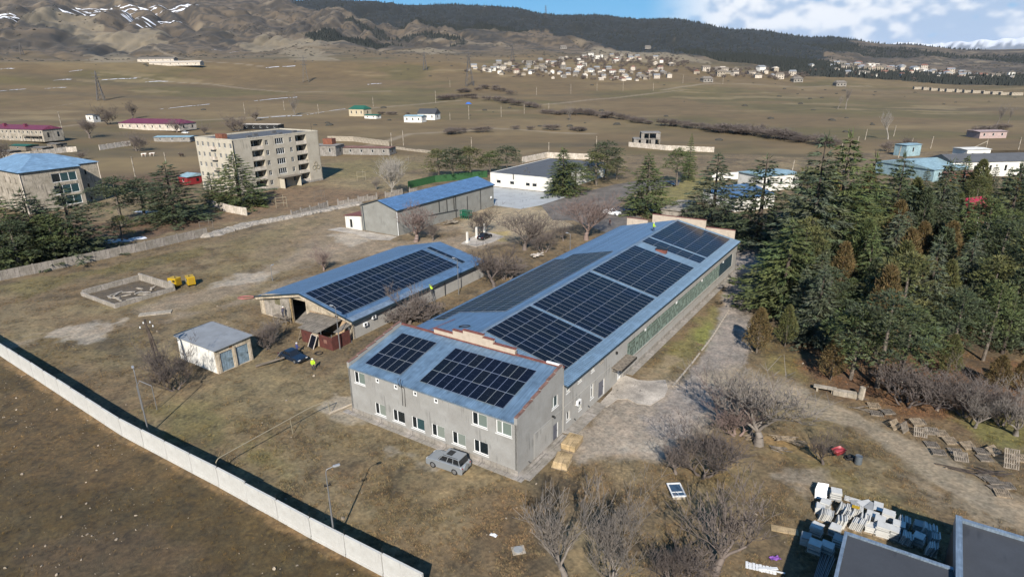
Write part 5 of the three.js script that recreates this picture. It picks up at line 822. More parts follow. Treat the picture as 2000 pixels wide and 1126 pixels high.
function conifer(seed, kind, tint) {
  const r = rng(seed), T = new Tris(), H = 14; let trunk;
  const jit = (c, a) => { const k = 1 + (r() - 0.5) * a; return [c[0] * k * (1 + (r() - 0.5) * 0.25), c[1] * k, c[2] * k * (1 + (r() - 0.5) * 0.3)]; };
  if (kind === 'cedar' || kind === 'spruce') {
    const R = kind === 'cedar' ? 5.0 : 3.4, b = kind === 'cedar' ? 0.7 : 1.1; trunk = bar([0, 0, 0], [0, H, 0], 0.3, 7, 0.02);
    const whorl = kind === 'cedar' ? 0.66 : 0.5; for (let y = b; y < H - 0.25; y += whorl * (0.75 + r() * 0.5)) {
      const t = (y - b) / (H - b), rad = R * Math.pow(1 - t, kind === 'cedar' ? 0.86 : 0.95) * (0.78 + r() * 0.32) + 0.12, n = Math.max(3, Math.round((kind === 'cedar' ? 8 : 9) * (1 - t * 0.5))), a0 = r() * 7;
      for (let i = 0; i < n; i++) {
        const a = a0 + (i / n) * 6.283 + (r() - 0.5) * 0.55, L = rad * (0.62 + r() * 0.55), ca = Math.cos(a), sa = Math.sin(a), lift = kind === 'cedar' ? 0.1 - (1 - t) * 0.12 : -0.28, bc = jit(tint, 0.5);
        const m = Math.max(2, Math.round(L / 0.36)); for (let k = 1; k <= m; k++) { const q = k / m; if (q < 0.18 && t < 0.8) continue; const s = L * q, spread = (0.12 + 0.34 * Math.sin(Math.min(1, q * 1.15) * Math.PI * 0.85)) * Math.min(1.6, L * 0.45); const yy = y + s * lift + (kind === 'cedar' ? -0.10 * q * q * L * 0.5 : 0.12 * q * q * L);
          const reps = kind === 'cedar' ? 3 : 2; for (let j = 0; j < reps; j++) { const off = (r() - 0.5) * 2 * spread; spray(T, r, ca * s - sa * off, yy + (r() - 0.5) * 0.12, sa * s + ca * off, ca * 0.8 - sa * off * 0.5, kind === 'cedar' ? -0.1 : -0.25, sa * 0.8 + ca * off * 0.5, 0.5, 0.11, 3, bc); } }
      }
    }
    spray(T, r, 0, H - 0.2, 0, 0, 1, 0, 0.9, 0.08, 8, tint);
  } else if (kind === 'pine') {
    trunk = merge([bar([0, 0, 0], [0.25, H * 0.6, 0.1], 0.27, 7, 0.16), bar([0.25, H * 0.6, 0.1], [0.1, H * 0.94, 0], 0.16, 6, 0.04)]);
    for (let i = 0; i < 62; i++) { const t = 0.26 + 0.74 * Math.pow(r(), 0.8), y = H * t, rad = 3.6 * Math.sin(Math.min(1, (1 - t) * 1.55 + 0.12) * Math.PI * 0.55) * (0.5 + r() * 0.6), a = r() * 6.283, cx = Math.cos(a) * rad, cz = Math.sin(a) * rad, s = 0.75 + r() * 0.6, bc = jit(tint, 0.6);
      for (let k = 0; k < 30; k++) { const u = r() * 6.283, w = Math.acos(1 - 1.6 * r()), q = s * Math.cbrt(0.25 + 0.75 * r()); const nx = Math.sin(w) * Math.cos(u), ny = Math.cos(w), nz = Math.sin(w) * Math.sin(u); spray(T, r, cx + nx * q, y + ny * q * 0.6, cz + nz * q, nx, ny * 0.8 + 0.25, nz, 0.42, 0.085, 3, bc); } }
  } else { // thuja and cypress: upright flames of foliage
    const slim = kind === 'cypress', R = slim ? 1.25 : 2.9; trunk = merge([bar([0, 0, 0], [0, H * 0.9, 0], 0.2, 6, 0.05), ...(slim ? [] : [bar([0.25, 0, 0.1], [0.9, H * 0.4, 0.2], 0.11, 5, 0.05), bar([-0.2, 0, -0.1], [-0.7, H * 0.45, -0.4], 0.11, 5, 0.05)])]);
    const y0 = slim ? 0.4 : 2.1; for (let i = 0; i < (slim ? 900 : 1800); i++) { const t = Math.pow(r(), 0.85), y = y0 + (H - y0 - 0.6) * t, prof = slim ? Math.pow(Math.sin(Math.PI * Math.min(0.98, 0.18 + t * 0.8)), 0.6) : Math.pow(1 - t, 0.62) * (0.55 + 0.45 * Math.min(1, t * 5)); const a = r() * 6.283, lump = 0.72 + 0.5 * vn(a * 2.2 + seed, y * 0.55), rad = R * prof * lump * Math.sqrt(0.3 + 0.7 * r()); spray(T, r, Math.cos(a) * rad, y, Math.sin(a) * rad, Math.cos(a) * 0.45, 1, Math.sin(a) * 0.45, 0.5, 0.085, 3, jit(tint, 0.5)); }
  }
  return { trunk: uvm(trunk), crown: T.geo() };
}
const leafMat = new THREE.MeshStandardMaterial({ vertexColors: true, roughness: 0.8, side: THREE.DoubleSide, name: 'needles' });
const TINT = { green: [0.060, 0.076, 0.022], deep: [0.044, 0.057, 0.023], blue: [0.057, 0.068, 0.036], olive: [0.076, 0.078, 0.022], brown: [0.100, 0.068, 0.022] };
const coniferKinds = { cedarA: [11, 'cedar', TINT.green], cedarB: [12, 'cedar', TINT.blue], cedarC: [13, 'cedar', TINT.deep], spruceA: [21, 'spruce', TINT.blue], spruceB: [22, 'spruce', TINT.green], pineA: [31, 'pine', TINT.olive], pineB: [32, 'pine', TINT.green], pineC: [33, 'pine', TINT.deep], thujaA: [41, 'thuja', TINT.brown], thujaB: [42, 'thuja', TINT.olive], thujaC: [44, 'thuja', TINT.green], cypress: [43, 'cypress', TINT.deep] };
const coniferGeo = {};
function plantConifer(kind, x, z, h, label, group, wide = 1, turn = 0) {
  if (!coniferGeo[kind]) coniferGeo[kind] = conifer(...coniferKinds[kind]); const g = coniferGeo[kind];
  const base = { ced: 'cedar_tree', spr: 'spruce_tree', pin: 'pine_tree', thu: 'thuja_tree', cyp: 'cypress_tree' }[kind.slice(0, 3)];
  const o = thing(base, label, 'tree', [x, groundY(x, z) - 0.05, z], turn, group); const s = h / 14; o.scale.set(s * wide, s, s * wide); part(o, 'trunk', g.trunk, kind.startsWith('thuja') || kind.startsWith('pine') ? M.barkPale : M.bark); part(o, 'crown', g.crown, leafMat); return o;
}
const CON = [
  // near the gate and along the far hall end
  ['cedarA', 38.77,-177.19,17.1, 'cedar standing beside the blue parked cars behind the hall', 0.85], ['cedarB', 54.05,-164.80,18.4, 'bluish cedar right behind the far stepped gable', 0.95], ['cedarC', 58.60,-144.64,20.2, 'tall cedar with a dark trunk right of the hall end', 1.0], ['cedarA', 65.75,-232.01,16.6, 'slim spire cedar behind the parking place', 0.5], ['pineB', 58.87,-221.93,12.8, 'round pine beside the parking place', 0.8],
  ['spruceB', 17.56,-208.30,15.1, 'dense dark conifer in front of the white depot', 1.25], ['pineB', 21.46,-209.77,10.2, 'lower conifer pressed against the dense one at the depot', 1.2], ['pineC', 35.40,-234.91,13.9, 'pointed conifer behind the asphalt drive', 1.1], ['pineA', 30.78,-224.50,11.2, 'olive pine at the bend of the asphalt drive', 1.2], ['pineA', 40.09,-236.74,8.0, 'small pine at the far end of the drive row', 1.1],
  ['pineA', -27.59,-245.65,10.8, 'leftmost pine of the row behind the green fence', 1.25], ['pineC', -21.77,-242.70,11.6, 'second pine of the row behind the green fence', 1.2], ['pineA', -15.24,-245.65,11.6, 'third pine of the row behind the green fence', 1.2], ['pineB', -7.82,-251.09,9.2, 'fourth pine of the row behind the green fence', 1.2], ['pineC', -1.32,-258.23,10.3, 'rightmost pine of the row behind the green fence', 1.3],
  // left grove before the blue roofed block
  ['cedarA', -112.24,-135.07,16.7, 'leftmost cedar before the blue roofed block', 1.0], ['cedarC', -107.39,-137.94,16.4, 'second cedar before the blue roofed block', 1.0], ['spruceA', -108.51,-142.97,14.0, 'slender spruce between the cedars at the left fence', 0.9], ['cedarC', -102.00,-142.59,16.6, 'third cedar, beside the windows of the blue roofed block', 1.05], ['pineB', -103.52,-137.73,10.9, 'round pine low at the left fence', 1.1], ['pineC', -108.18,-132.96,10.9, 'low dark pine at the left corner of the fence', 1.2], ['pineA', -99.39,-156.34,6.3, 'small olive pine alone behind the left fence', 1.3], ['pineC', -109.40,-173.63,13.2, 'dark pine at the right corner of the blue roofed block', 1.2], ['pineC', -108.27,-183.16,11.3, 'spreading pine before the ploughed strip', 1.3], ['cedarC', -96.48,-177.73,16.6, 'tall cedar left of the apartment block', 1.25], ['cedarB', -95.36,-200.55,10.3, 'smaller cedar before the apartment end wall', 1.0], ['cedarA', -85.87,-198.22,16.7, 'tall cedar at the corner of the apartment block', 1.1], ['spruceB', -79.16,-197.70,4.4, 'low spruce beside the apartment entrance', 1.2],
  // front and landmark trees of the right grove
  ['cedarA', 46.52,-100.97,15.7, 'broad cedar whose skirts reach the worn road', 1.55], ['cedarB', 55.70,-112.89,28.1, 'tallest cedar of the right grove, left of its twin', 0.95], ['cedarA', 61.21,-115.03,27.9, 'tall twin cedar right of the tallest one', 1.0], ['cedarA', 72.22,-125.08,22.9, 'pointed cedar standing over the middle of the grove', 0.9], ['cedarC', 82.27,-132.07,21.8, 'dark cedar before the light blue workshop', 1.0], ['spruceA', 90.17,-129.67,20.7, 'bluish spruce before the light blue roofs', 1.25], ['cedarC', 100.35,-123.56,20.7, 'dark cedar before the long white building', 1.2],
  ['thujaA', 35.95,-84.40,7.3, 'brown green thuja at the road corner of the grove', 1.35], ['thujaB', 40.92,-86.38,6.9, 'olive thuja behind the corner one', 1.2], ['thujaA', 42.58,-75.60,6.7, 'brown thuja with several pale stems at the grove edge', 1.3], ['thujaC', 52.25,-90.96,9.3, 'green thuja in the front of the grove', 1.3],
  ['pineB', 45.36,-75.65,10.3, 'front pine with whitewashed leaning trunk', 1.2], ['pineC', 47.48,-73.14,12.9, 'front pine with thick pale trunk beside the pallets', 1.25], ['pineB', 51.10,-74.29,10.7, 'front pine third from the grove corner', 1.2], ['spruceA', 45.57,-86.94,12.3, 'grey green spruce in the front rank', 1.3], ['spruceA', 46.01,-93.29,10.3, 'grey green spruce behind the olive thuja', 1.1], ['thujaA', 62.14,-71.96,5.2, 'rust coloured thuja bush at the right edge of the grove', 1.5], ['thujaA', 64.73,-71.46,4.7, 'rust coloured thuja at the right border of the picture', 1.5], ['thujaB', 58.48,-75.94,6.4, 'yellowish thuja above the bare thicket', 1.2],
  ['cypress', 56.64,-92.85,12.0, 'columnar cypress left of the dark gap in the grove', 1.5], ['cypress', 70.75,-98.94,15.1, 'columnar cypress in the middle of the grove', 1.4], ['cypress', 73.39,-98.36,10.1, 'columnar cypress just right of the middle one', 1.3], ['cypress', 70.97,-82.73,13.2, 'columnar cypress near the right edge', 1.4], ['cypress', 83.48,-124.47,17.0, 'columnar cypress rising against the light blue roofs', 1.1],
];
for (const [k, x, z, h, label, wide] of CON) plantConifer(k, x, z, h, label, null, wide * (z < -120 && x < 60 ? 1.75 : 1.15), (x * 7.3) % 6);
const rankOf = (x, z) => pick(Math.hypot(x, z), [96, 110, 124, 140, 158], ['front rank', 'second rank', 'third rank', 'fourth rank', 'fifth rank', 'rearmost rank']), sideOf = (x, z) => pick(Math.atan2(x, -z), [0.47, 0.55, 0.62, 0.68], ['beside the road', 'left of its middle', 'in its middle', 'right of its middle', 'at its right edge']);
{ // the rest of the grove
  const pts = [[46.01,-93.29], [47.79,-83.60], [54.18,-79.18], [60.47,-78.96], [68.57,-75.59], [75.36,-73.89], [153.68,-161.38], [133.64,-179.00], [98.24,-168.35], [80.67,-160.66], [63.44,-141.61], [50.73,-113.13]], q = wBox(pts), r = rng(909), used = CON.map((c) => [c[1], c[2]]), kinds = ['cedarA', 'cedarB', 'cedarC', 'spruceA', 'spruceB', 'pineA', 'pineB', 'pineC', 'thujaA', 'thujaB', 'thujaC', 'pineA', 'spruceA', 'thujaA', 'cypress'], lodge = [113.55,-151.95]; let n = 0, tr = 0;
  while (n < 150 && tr++ < 20000) { const x = mix(q[0], q[1], r()), z = mix(q[2], q[3], r()); if (!inPoly(pts, x, z) || used.some(([a, b]) => (a - x) ** 2 + (b - z) ** 2 < 15)) continue; const lx = x - lodge[0], lz = z - lodge[1]; if (lx * lx + lz * lz < 90) continue; const inView = lz > 0 && lz < 26 && Math.abs(lx + lz * 0.62) < 3.6; used.push([x, z]); n++; const k = kinds[Math.floor(r() * kinds.length)];
    plantConifer(k, x, z, (inView ? 6 : 9.5) + r() * (inView ? 1 : 7), { ced: 'layered cedar', spr: 'grey green spruce', pin: 'rounded pine', thu: 'upright thuja', cyp: 'columnar cypress' }[k.slice(0, 3)] + ' in the ' + rankOf(x, z) + ' of the right grove, ' + sideOf(x, z), 'conifers of the right grove', 1.05 + r() * 0.4, r() * 6); }
}
// ---------------------------------------------------------------- bare trees and shrubs
function bareTree(seed, { trunk = 1.3, levels = 5, spread = 0.75, len = 2.1, r0 = 0.16, stems = 1, up = 0.25, kids = [5, 4, 5, 4, 3], decay = 0.68, tw = 0.0155 } = {}) {
  const r = rng(seed), pos = [], nor = [];
  const seg = (a, b, ra, rb, sides) => { const d = b.clone().sub(a).normalize(), u = new THREE.Vector3(d.y, -d.z, d.x).cross(d).normalize(), v = d.clone().cross(u); for (let i = 0; i < sides; i++) { const q = [i, i + 1].map((k) => { const t = (k / sides) * 6.2832; return u.clone().multiplyScalar(Math.cos(t)).addScaledVector(v, Math.sin(t)); }); const A = a.clone().addScaledVector(q[0], ra), B = a.clone().addScaledVector(q[1], ra), C = b.clone().addScaledVector(q[1], rb), D = b.clone().addScaledVector(q[0], rb); for (const [p, n] of [[A, q[0]], [B, q[1]], [C, q[1]], [A, q[0]], [C, q[1]], [D, q[0]]]) { pos.push(p.x, p.y, p.z); nor.push(n.x, n.y, n.z); } } };
  const grow = (p, d, L, rad, lev) => {
    const n = lev < 2 ? 3 : lev < 4 ? 2 : 1; let q = p.clone(), dir = d.clone(); const at = [[q.clone(), dir.clone(), rad]]; for (let i = 0; i < n; i++) { dir = dir.clone().add(new THREE.Vector3((r() - 0.5) * 0.62, (r() - 0.5) * 0.4 + 0.05, (r() - 0.5) * 0.62)).normalize(); const e = q.clone().addScaledVector(dir, L / n), ra = rad * (1 - 0.45 * (i / n)), rb = rad * (1 - 0.45 * ((i + 1) / n)); seg(q, e, Math.max(ra, tw), Math.max(rb, tw * 0.6), lev < 1 ? 7 : lev < 2 ? 5 : 3); q = e; at.push([q.clone(), dir.clone(), rb]); }
    if (lev >= levels) return; const k = kids[Math.min(lev, kids.length - 1)]; const a0 = r() * 6.28; for (let i = 0; i < k; i++) { const w = lev === 0 ? at.length - 1 : Math.min(at.length - 1, 1 + Math.floor(r() * (at.length - 1) + (i < 2 ? 1 : 0))); const [bp, bd, br] = at[w]; const az = a0 + (i / k) * 6.283 + (r() - 0.5) * 0.8, sp = spread * (0.55 + r() * 0.7); const side = new THREE.Vector3(Math.cos(az), 0, Math.sin(az)); const nd = bd.clone().multiplyScalar(Math.cos(sp)).addScaledVector(side, Math.sin(sp)).add(new THREE.Vector3(0, up * (0.4 + r() * 0.8), 0)).normalize(); grow(bp, nd, L * decay * (0.55 + r() * 0.9) * (lev === 0 ? len / Math.max(trunk, 0.5) : 1), br * (lev === 0 ? 0.7 : 0.62), lev + 1); }
  };
  for (let s = 0; s < stems; s++) { const a = (s / stems) * 6.28 + r(), o = stems > 1 ? 0.25 : 0; grow(new THREE.Vector3(Math.cos(a) * o, -0.05, Math.sin(a) * o), new THREE.Vector3(Math.cos(a) * (stems > 1 ? 0.45 : 0.08), 1, Math.sin(a) * (stems > 1 ? 0.45 : 0.08)).normalize(), trunk * (0.8 + r() * 0.4), r0 / Math.sqrt(stems), 0); }
  const g = new THREE.BufferGeometry(); g.setAttribute('position', new THREE.Float32BufferAttribute(pos, 3)); g.setAttribute('normal', new THREE.Float32BufferAttribute(nor, 3)); g.computeBoundingBox(); const h = g.boundingBox.max.y; g.scale(1 / h, 1 / h, 1 / h); return g;
}
const bareKinds = { fruitA: [201, { trunk: 0.8, len: 2.0, spread: 0.78, up: 0.46, kids: [5, 4, 5, 4, 3], r0: 0.22 }], fruitB: [202, { trunk: 0.6, len: 1.9, spread: 0.74, up: 0.5, stems: 3, kids: [3, 4, 5, 4, 3], r0: 0.26 }], fruitC: [203, { trunk: 1.1, len: 1.9, spread: 0.66, up: 0.52, kids: [5, 4, 5, 4, 3], r0: 0.25 }], bushA: [211, { trunk: 0.8, stems: 6, len: 1.0, spread: 0.6, up: 0.3, levels: 4, kids: [3, 4, 5, 4], r0: 0.14 }], bushB: [212, { trunk: 0.6, stems: 7, len: 0.9, spread: 0.8, up: 0.2, levels: 4, kids: [3, 4, 5, 4], r0: 0.14 }], poplar: [221, { trunk: 3, len: 2.6, spread: 0.32, up: 0.9, kids: [6, 5, 5, 3], levels: 4, r0: 0.2 }], big: [231, { trunk: 1.2, len: 2.5, spread: 0.75, up: 0.48, kids: [5, 5, 5, 4, 3], r0: 0.27 }] };
const bareMats = { grey: mat('barkGrey', [0.165, 0.142, 0.120]), dark: mat('barkDark', [0.090, 0.071, 0.060]), pink: mat('barkPink', [0.175, 0.125, 0.105]), pale: mat('barkAsh', [0.27, 0.245, 0.21]), plum: mat('barkPlum', [0.130, 0.104, 0.088]) };
const bareGeo = {};
function plantBare(kind, m, x, z, h, label, group, wide = 1, turn = 0, name) {
  if (!bareGeo[kind]) bareGeo[kind] = bareTree(...bareKinds[kind]); const o = part(scene, numbered(name || (kind.startsWith('bush') ? 'bare_shrub' : 'bare_tree')), bareGeo[kind], bareMats[m]); o.position.set(x, groundY(x, z) - 0.03, z); o.rotation.y = turn; o.scale.set(h * wide * 1.4, h, h * wide * 1.4); return tag(o, label, kind.startsWith('bush') ? 'shrub' : 'tree', group);
}
const BARE = [
  ['fruitC', 'grey', 4.06,-41.18,10.3, 'large bare fruit tree at the bottom edge below the wrapped blocks', 0.52], ['fruitB', 'grey', 7.86,-41.10,11.0, 'bare fruit tree leaning against the large one at the bottom edge', 0.55], ['fruitA', 'dark', 12.51,-40.19,6.1, 'small dark bare tree at the bottom edge right of the manhole', 0.8], ['fruitC', 'plum', 16.53,-41.75,9.4, 'bare tree just below the blue glazed frame', 0.75], ['bushA', 'plum', 14.46,-41.24,3.7, 'low bare scrub under the tree below the glazed frame', 1.0],
  ['fruitB', 'dark', 19.38,-54.97,8.4, 'dark bare tree above the blue glazed frame', 1.0], ['fruitA', 'plum', 16.76,-55.48,5.8, 'bare tree left of the dark one at the gravel edge', 0.8], ['big', 'grey', 27.31,-60.56,10.3, 'old spreading bare tree with pale trunk beside the dirt road', 1.0], ['fruitB', 'pink', 25.56,-62.48,8.5, 'pinkish bare tree behind the old spreading one', 0.9], ['fruitC', 'dark', 32.72,-56.75,4.4, 'small bare tree beside the red barrow', 0.7],
  ['fruitB', 'dark', -45.44,-75.55,9.1, 'bare tree with dark base left of the twin garage', 0.75], ['fruitA', 'plum', -48.87,-78.15,7.3, 'thin bare tree behind the double pole', 0.6], ['fruitB', 'plum', -37.67,-88.29,5.9, 'wide bare bush between the garage and the parked sedan', 0.75], ['bushA', 'grey', -38.00,-90.97,3.7, 'bare bush before the open workshop gable', 0.9],
  ['fruitA', 'pink', -40.10,-128.23,7.4, 'pale bare tree on the track behind the workshop', 0.75], ['fruitC', 'pink', -23.56,-150.65,10.2, 'bare tree in front of the warehouse wall', 1.1], ['fruitA', 'plum', -19.48,-151.37,7.7, 'bare tree right beside the warehouse doors', 0.7], ['fruitB', 'dark', -7.68,-157.76,9.0, 'dark bare tree behind the parked black car', 0.9], ['big', 'plum', 3.13,-141.67,10.9, 'large bare tree between the workshop and the hall', 1.0], ['fruitB', 'plum', 7.45,-139.69,9.2, 'second bare tree between the workshop and the hall', 0.9], ['big', 'pink', 18.44,-149.99,13.0, 'big pinkish bare tree behind the hall roof', 1.0], ['fruitA', 'plum', 12.72,-149.37,6.4, 'smaller bare tree left of the pinkish one', 0.8],
  ['fruitC', 'dark', -3.48,-115.79,9.3, 'dark bare tree at the far corner of the workshop', 0.8], ['bushB', 'plum', -1.00,-120.38,4.8, 'bare shrubs along the hall behind the workshop', 1.2], ['fruitC', 'plum', -17.23,-97.67,7.6, 'bare tree growing against the workshop wall', 0.8], ['bushB', 'plum', -14.76,-98.46,4.0, 'reddish bare shrub at the foot of the workshop wall', 1.3], ['bushB', 'plum', -18.42,-97.05,3.2, 'second bare shrub at the foot of the workshop wall', 1.1],
  ['big', 'pale', -39.95,-211.35,16.0, 'whitish leafless tree behind the ruined fence', 0.7], ['fruitA', 'grey', -47.70,-223.41,6.3, 'small leafless tree left of the whitish one', 0.8],
  ['big', 'plum', -246.57,-379.56,13.9, 'bare tree between the two red roofs', 0.9], ['fruitB', 'plum', -195.01,-336.04,12.3, 'bare tree at the edge of the cattle field', 1.1], ['fruitB', 'dark', -276.65,-449.3,16.9, 'dark bare tree beside the narrow white hut', 0.9], ['fruitC', 'dark', -280.23,-484.9,13.9, 'bare tree behind the second red roof', 0.7], ['fruitA', 'plum', -212.61,-414.0,11.4, 'bare tree before the second red roof', 1.2], ['fruitB', 'plum', -176.42,-418.9,14.0, 'bare tree behind the apartment block', 1.1], ['fruitA', 'plum', -186.21,-476.9,11.2, 'bare tree farther behind the apartment block', 1.0], ['fruitA', 'plum', -190.32,-404.3,8.1, 'low bare tree beside the pale blue shed', 1.1], ['fruitB', 'dark', -235.78,-296.85,13.0, 'dark bare tree at the left picture edge', 0.8], ['fruitA', 'plum', -205.29,-306.70,6.5, 'bare bush at the concrete fence of the barracks', 1.2],
  ['poplar', 'pale', 207.36,-351.46,16.2, 'pale poplar behind the light blue workshop', 0.8], ['poplar', 'grey', 282.35,-546.8,19.6, 'poplar on the far plain with a bush at its foot', 0.7], ['poplar', 'grey', 275.33,-545.7,11.5, 'shorter poplar beside the far plain one', 0.8], ['poplar', 'grey', 302.44,-401.1,16.8, 'thin poplar behind the pink shell house', 0.6], ['poplar', 'grey', 333.17,-431.5,11.5, 'second thin poplar behind the pink shell house', 0.6], ['fruitB', 'dark', 191.19,-307.87,8.2, 'dark bare tree left of the light blue workshop', 1.3], ['fruitB', 'plum', 178.96,-301.58,7.3, 'bare tree beside the hut on the plain', 1.2], ['fruitA', 'grey', -168.77,-513.1,20.3, 'thin leafless tree on the plain behind the apartment block', 0.4], ['fruitA', 'grey', 44.62,-478.9,14.5, 'lone leafless tree beyond the poles', 0.5],
  ['bushA', 'dark', 48.66,-68.73,5.3, 'dark bare bush at the edge of the pines', 1.3], ['fruitA', 'plum', 51.62,-67.39,6.9, 'bare tree in the thicket right of the pines', 0.85], ['fruitB', 'dark', 53.72,-65.89,7.2, 'darkest bare tree of the right thicket', 0.8], ['fruitA', 'grey', 53.43,-63.28,6.6, 'grey bare tree in front of the thicket', 0.75], ['fruitB', 'plum', 56.73,-63.74,7.3, 'bare tree near the right edge of the thicket', 0.75], ['fruitC', 'grey', 56.87,-61.57,6.8, 'thin bare tree at the right picture edge', 0.8], ['bushB', 'plum', 52.10,-71.21,3.3, 'bare brush behind the thicket', 1.5], ['bushB', 'plum', 57.42,-67.21,3.1, 'low brush under the thicket trees', 1.6],
];
for (const [k, m, x, z, h, label, wide] of BARE) plantBare(k, m, x, z, h, label, null, wide, (x * 3.7 + z) % 6);
const ORD = 'first second third fourth fifth sixth seventh eighth ninth tenth eleventh twelfth thirteenth fourteenth fifteenth sixteenth seventeenth eighteenth nineteenth twentieth twenty-first twenty-second twenty-third twenty-fourth twenty-fifth twenty-sixth'.split(' ');
{ // hedgerows and lone shrubs out on the plain
  const r = rng(41), rows = [[[[-66.44,-636.0], [-46.08,-665.6], [-16.94,-637.7], [7.26,-589.5], [29.09,-565.9]], 16, 5.5], [[[-56.64,-702.4], [-19.55,-748.9], [3.23,-684.4]], 8, 5], [[[31.20,-526.5], [59.02,-516.5], [78.32,-484.3], [101.64,-435.7], [130.86,-407.5]], 26, 5], [[[130.00,-404.8], [142.63,-386.16], [154.73,-356.45], [164.80,-319.39]], 22, 6], [[[-42.54,-396.68], [-21.23,-411.9], [28.78,-427.8], [53.28,-407.5]], 9, 4], [[[-106.92,-515.1], [-80.55,-528.1]], 4, 3], [[[263.82,-370.36], [306.59,-400.2]], 6, 4]];
  rows.forEach(([line, n, h], ri) => { for (let i = 0; i < n; i++) { const t = ((i + r() * 0.8) / n) * (line.length - 1), k = Math.min(line.length - 2, Math.floor(t)), f = t - k; const x = mix(line[k][0], line[k + 1][0], f) + (r() - 0.5) * 6, z = mix(line[k][1], line[k + 1][1], f) + (r() - 0.5) * 8; plantBare(r() < 0.5 ? 'bushA' : 'bushB', r() < 0.7 ? 'plum' : 'dark', x, z, h * (0.6 + r() * 0.6), ['bare bush in the hedge by the blue tarpaulin', 'bare bush in the short hedge on the plain', 'bare bush in the long hedge across the plain', 'purple brown bush in the thick hedge behind the grove', 'small bush along the field path', 'small bush beside the white house on the plain', 'bush around the pink shell house'][ri] + ', ' + ORD[i] + ' from the left', 'hedge bushes ' + ['by the tarpaulin', 'of the short row', 'of the long row', 'behind the grove', 'along the path', 'by the white house', 'by the pink shell'][ri], 1.5 + r() * 0.8, r() * 6); } });
}
{ // woods on the far slopes read as one mass
  const g = new THREE.ConeGeometry(2.4, 7.5, 5, 1); g.translate(0, 3.0, 0); const r = rng(66), list = []; let tr = 0; while (list.length < 20000 && tr++ < 120000) { const i = Math.floor(r() * woodAreas.length), q = woodB[i], x = mix(q[0], q[1], r()), z = mix(q[2], q[3], r()); const k = woodAt(x, z); if (k > 0.58 && r() < k * k) list.push([x, z]); }
  for (let n = 0; n < 700; n++) { const a = mix(-0.1, 0.62, r()), d = 2880 + r() * 130; list.push([Math.sin(a) * d, -Math.cos(a) * d]); }
  const m = new THREE.InstancedMesh(g, mat('farWood', [0.010, 0.013, 0.010]), list.length), o = new THREE.Object3D(); list.forEach(([x, z], i) => { o.position.set(x, groundY(x, z) - 1, z); const s = 0.6 + r() * 0.8; o.scale.set(s, s * (0.8 + r() * 0.5), s); o.rotation.y = r() * 6; o.updateMatrix(); m.setMatrixAt(i, o.matrix); }); stuff('distant_wood', m, 'dark conifer woods on the far ridge', 'wood');
  const s2 = new THREE.IcosahedronGeometry(1.5, 0); s2.scale(1.3, 0.7, 1.3); const l2 = []; for (let n = 0; n < 9000; n++) { const a = mix(-0.75, 0.72, r()), d = 360 + 2000 * Math.pow(r(), 0.8), x = Math.sin(a) * d, z = -Math.cos(a) * d; if (fbm(x * 0.008, z * 0.008, 3) > 0.47 && (d > 1150 || r() < 0.09)) l2.push([x, z]); }
  const m2 = new THREE.InstancedMesh(s2, mat('farScrub', [0.038, 0.034, 0.024]), l2.length); l2.forEach(([x, z], i) => { o.position.set(x, groundY(x, z), z); o.scale.setScalar(0.5 + r() * 1.1); o.rotation.y = r() * 6; o.updateMatrix(); m2.setMatrixAt(i, o.matrix); }); stuff('hill_scrub', m2, 'dark scrub dotted over the far slopes', 'scrub');
}
{ // garden trees among the village houses: too many and too small to tell apart
  const r = rng(818), g = [], c = new THREE.IcosahedronGeometry(1, 0); const areas = [[[-61.73,-911.3], [5.83,-1068.2], [156.01,-1033.2], [245.35,-946.6], [161.67,-815.2], [23.97,-848.9]], [[47.78,-1093.5], [196.23,-1241.5], [297.45,-1103.2], [268.76,-993.9], [78.59,-1057.5]], [[263.98,-990.3], [400.2,-1047.6], [454.3,-1003.6], [403.5,-904.1], [252.74,-919.2]], [[453.9,-1100.4], [879.9,-1577.3], [838.3,-997.4], [727.9,-879.4], [476.5,-984.9]]]; const list = []; areas.forEach((p) => { const q = wBox(p); for (let i = 0, k = 0; i < 4000 && k < 150; i++) { const x = mix(q[0], q[1], r()), z = mix(q[2], q[3], r()); if (inPoly(p, x, z)) { list.push([x, z]); k++; } } });
  const m = new THREE.InstancedMesh(bareGeo.bushA, bareMats.plum, list.length), o = new THREE.Object3D(); list.forEach(([x, z], i) => { o.position.set(x, groundY(x, z) - 0.3, z); const s = 3.5 + r() * 3; o.scale.set(s * 1.2, s, s * 1.4); o.rotation.y = r() * 6; o.updateMatrix(); m.setMatrixAt(i, o.matrix); }); stuff('garden_trees', m, 'bare garden trees crowded between the village houses', 'trees');
}

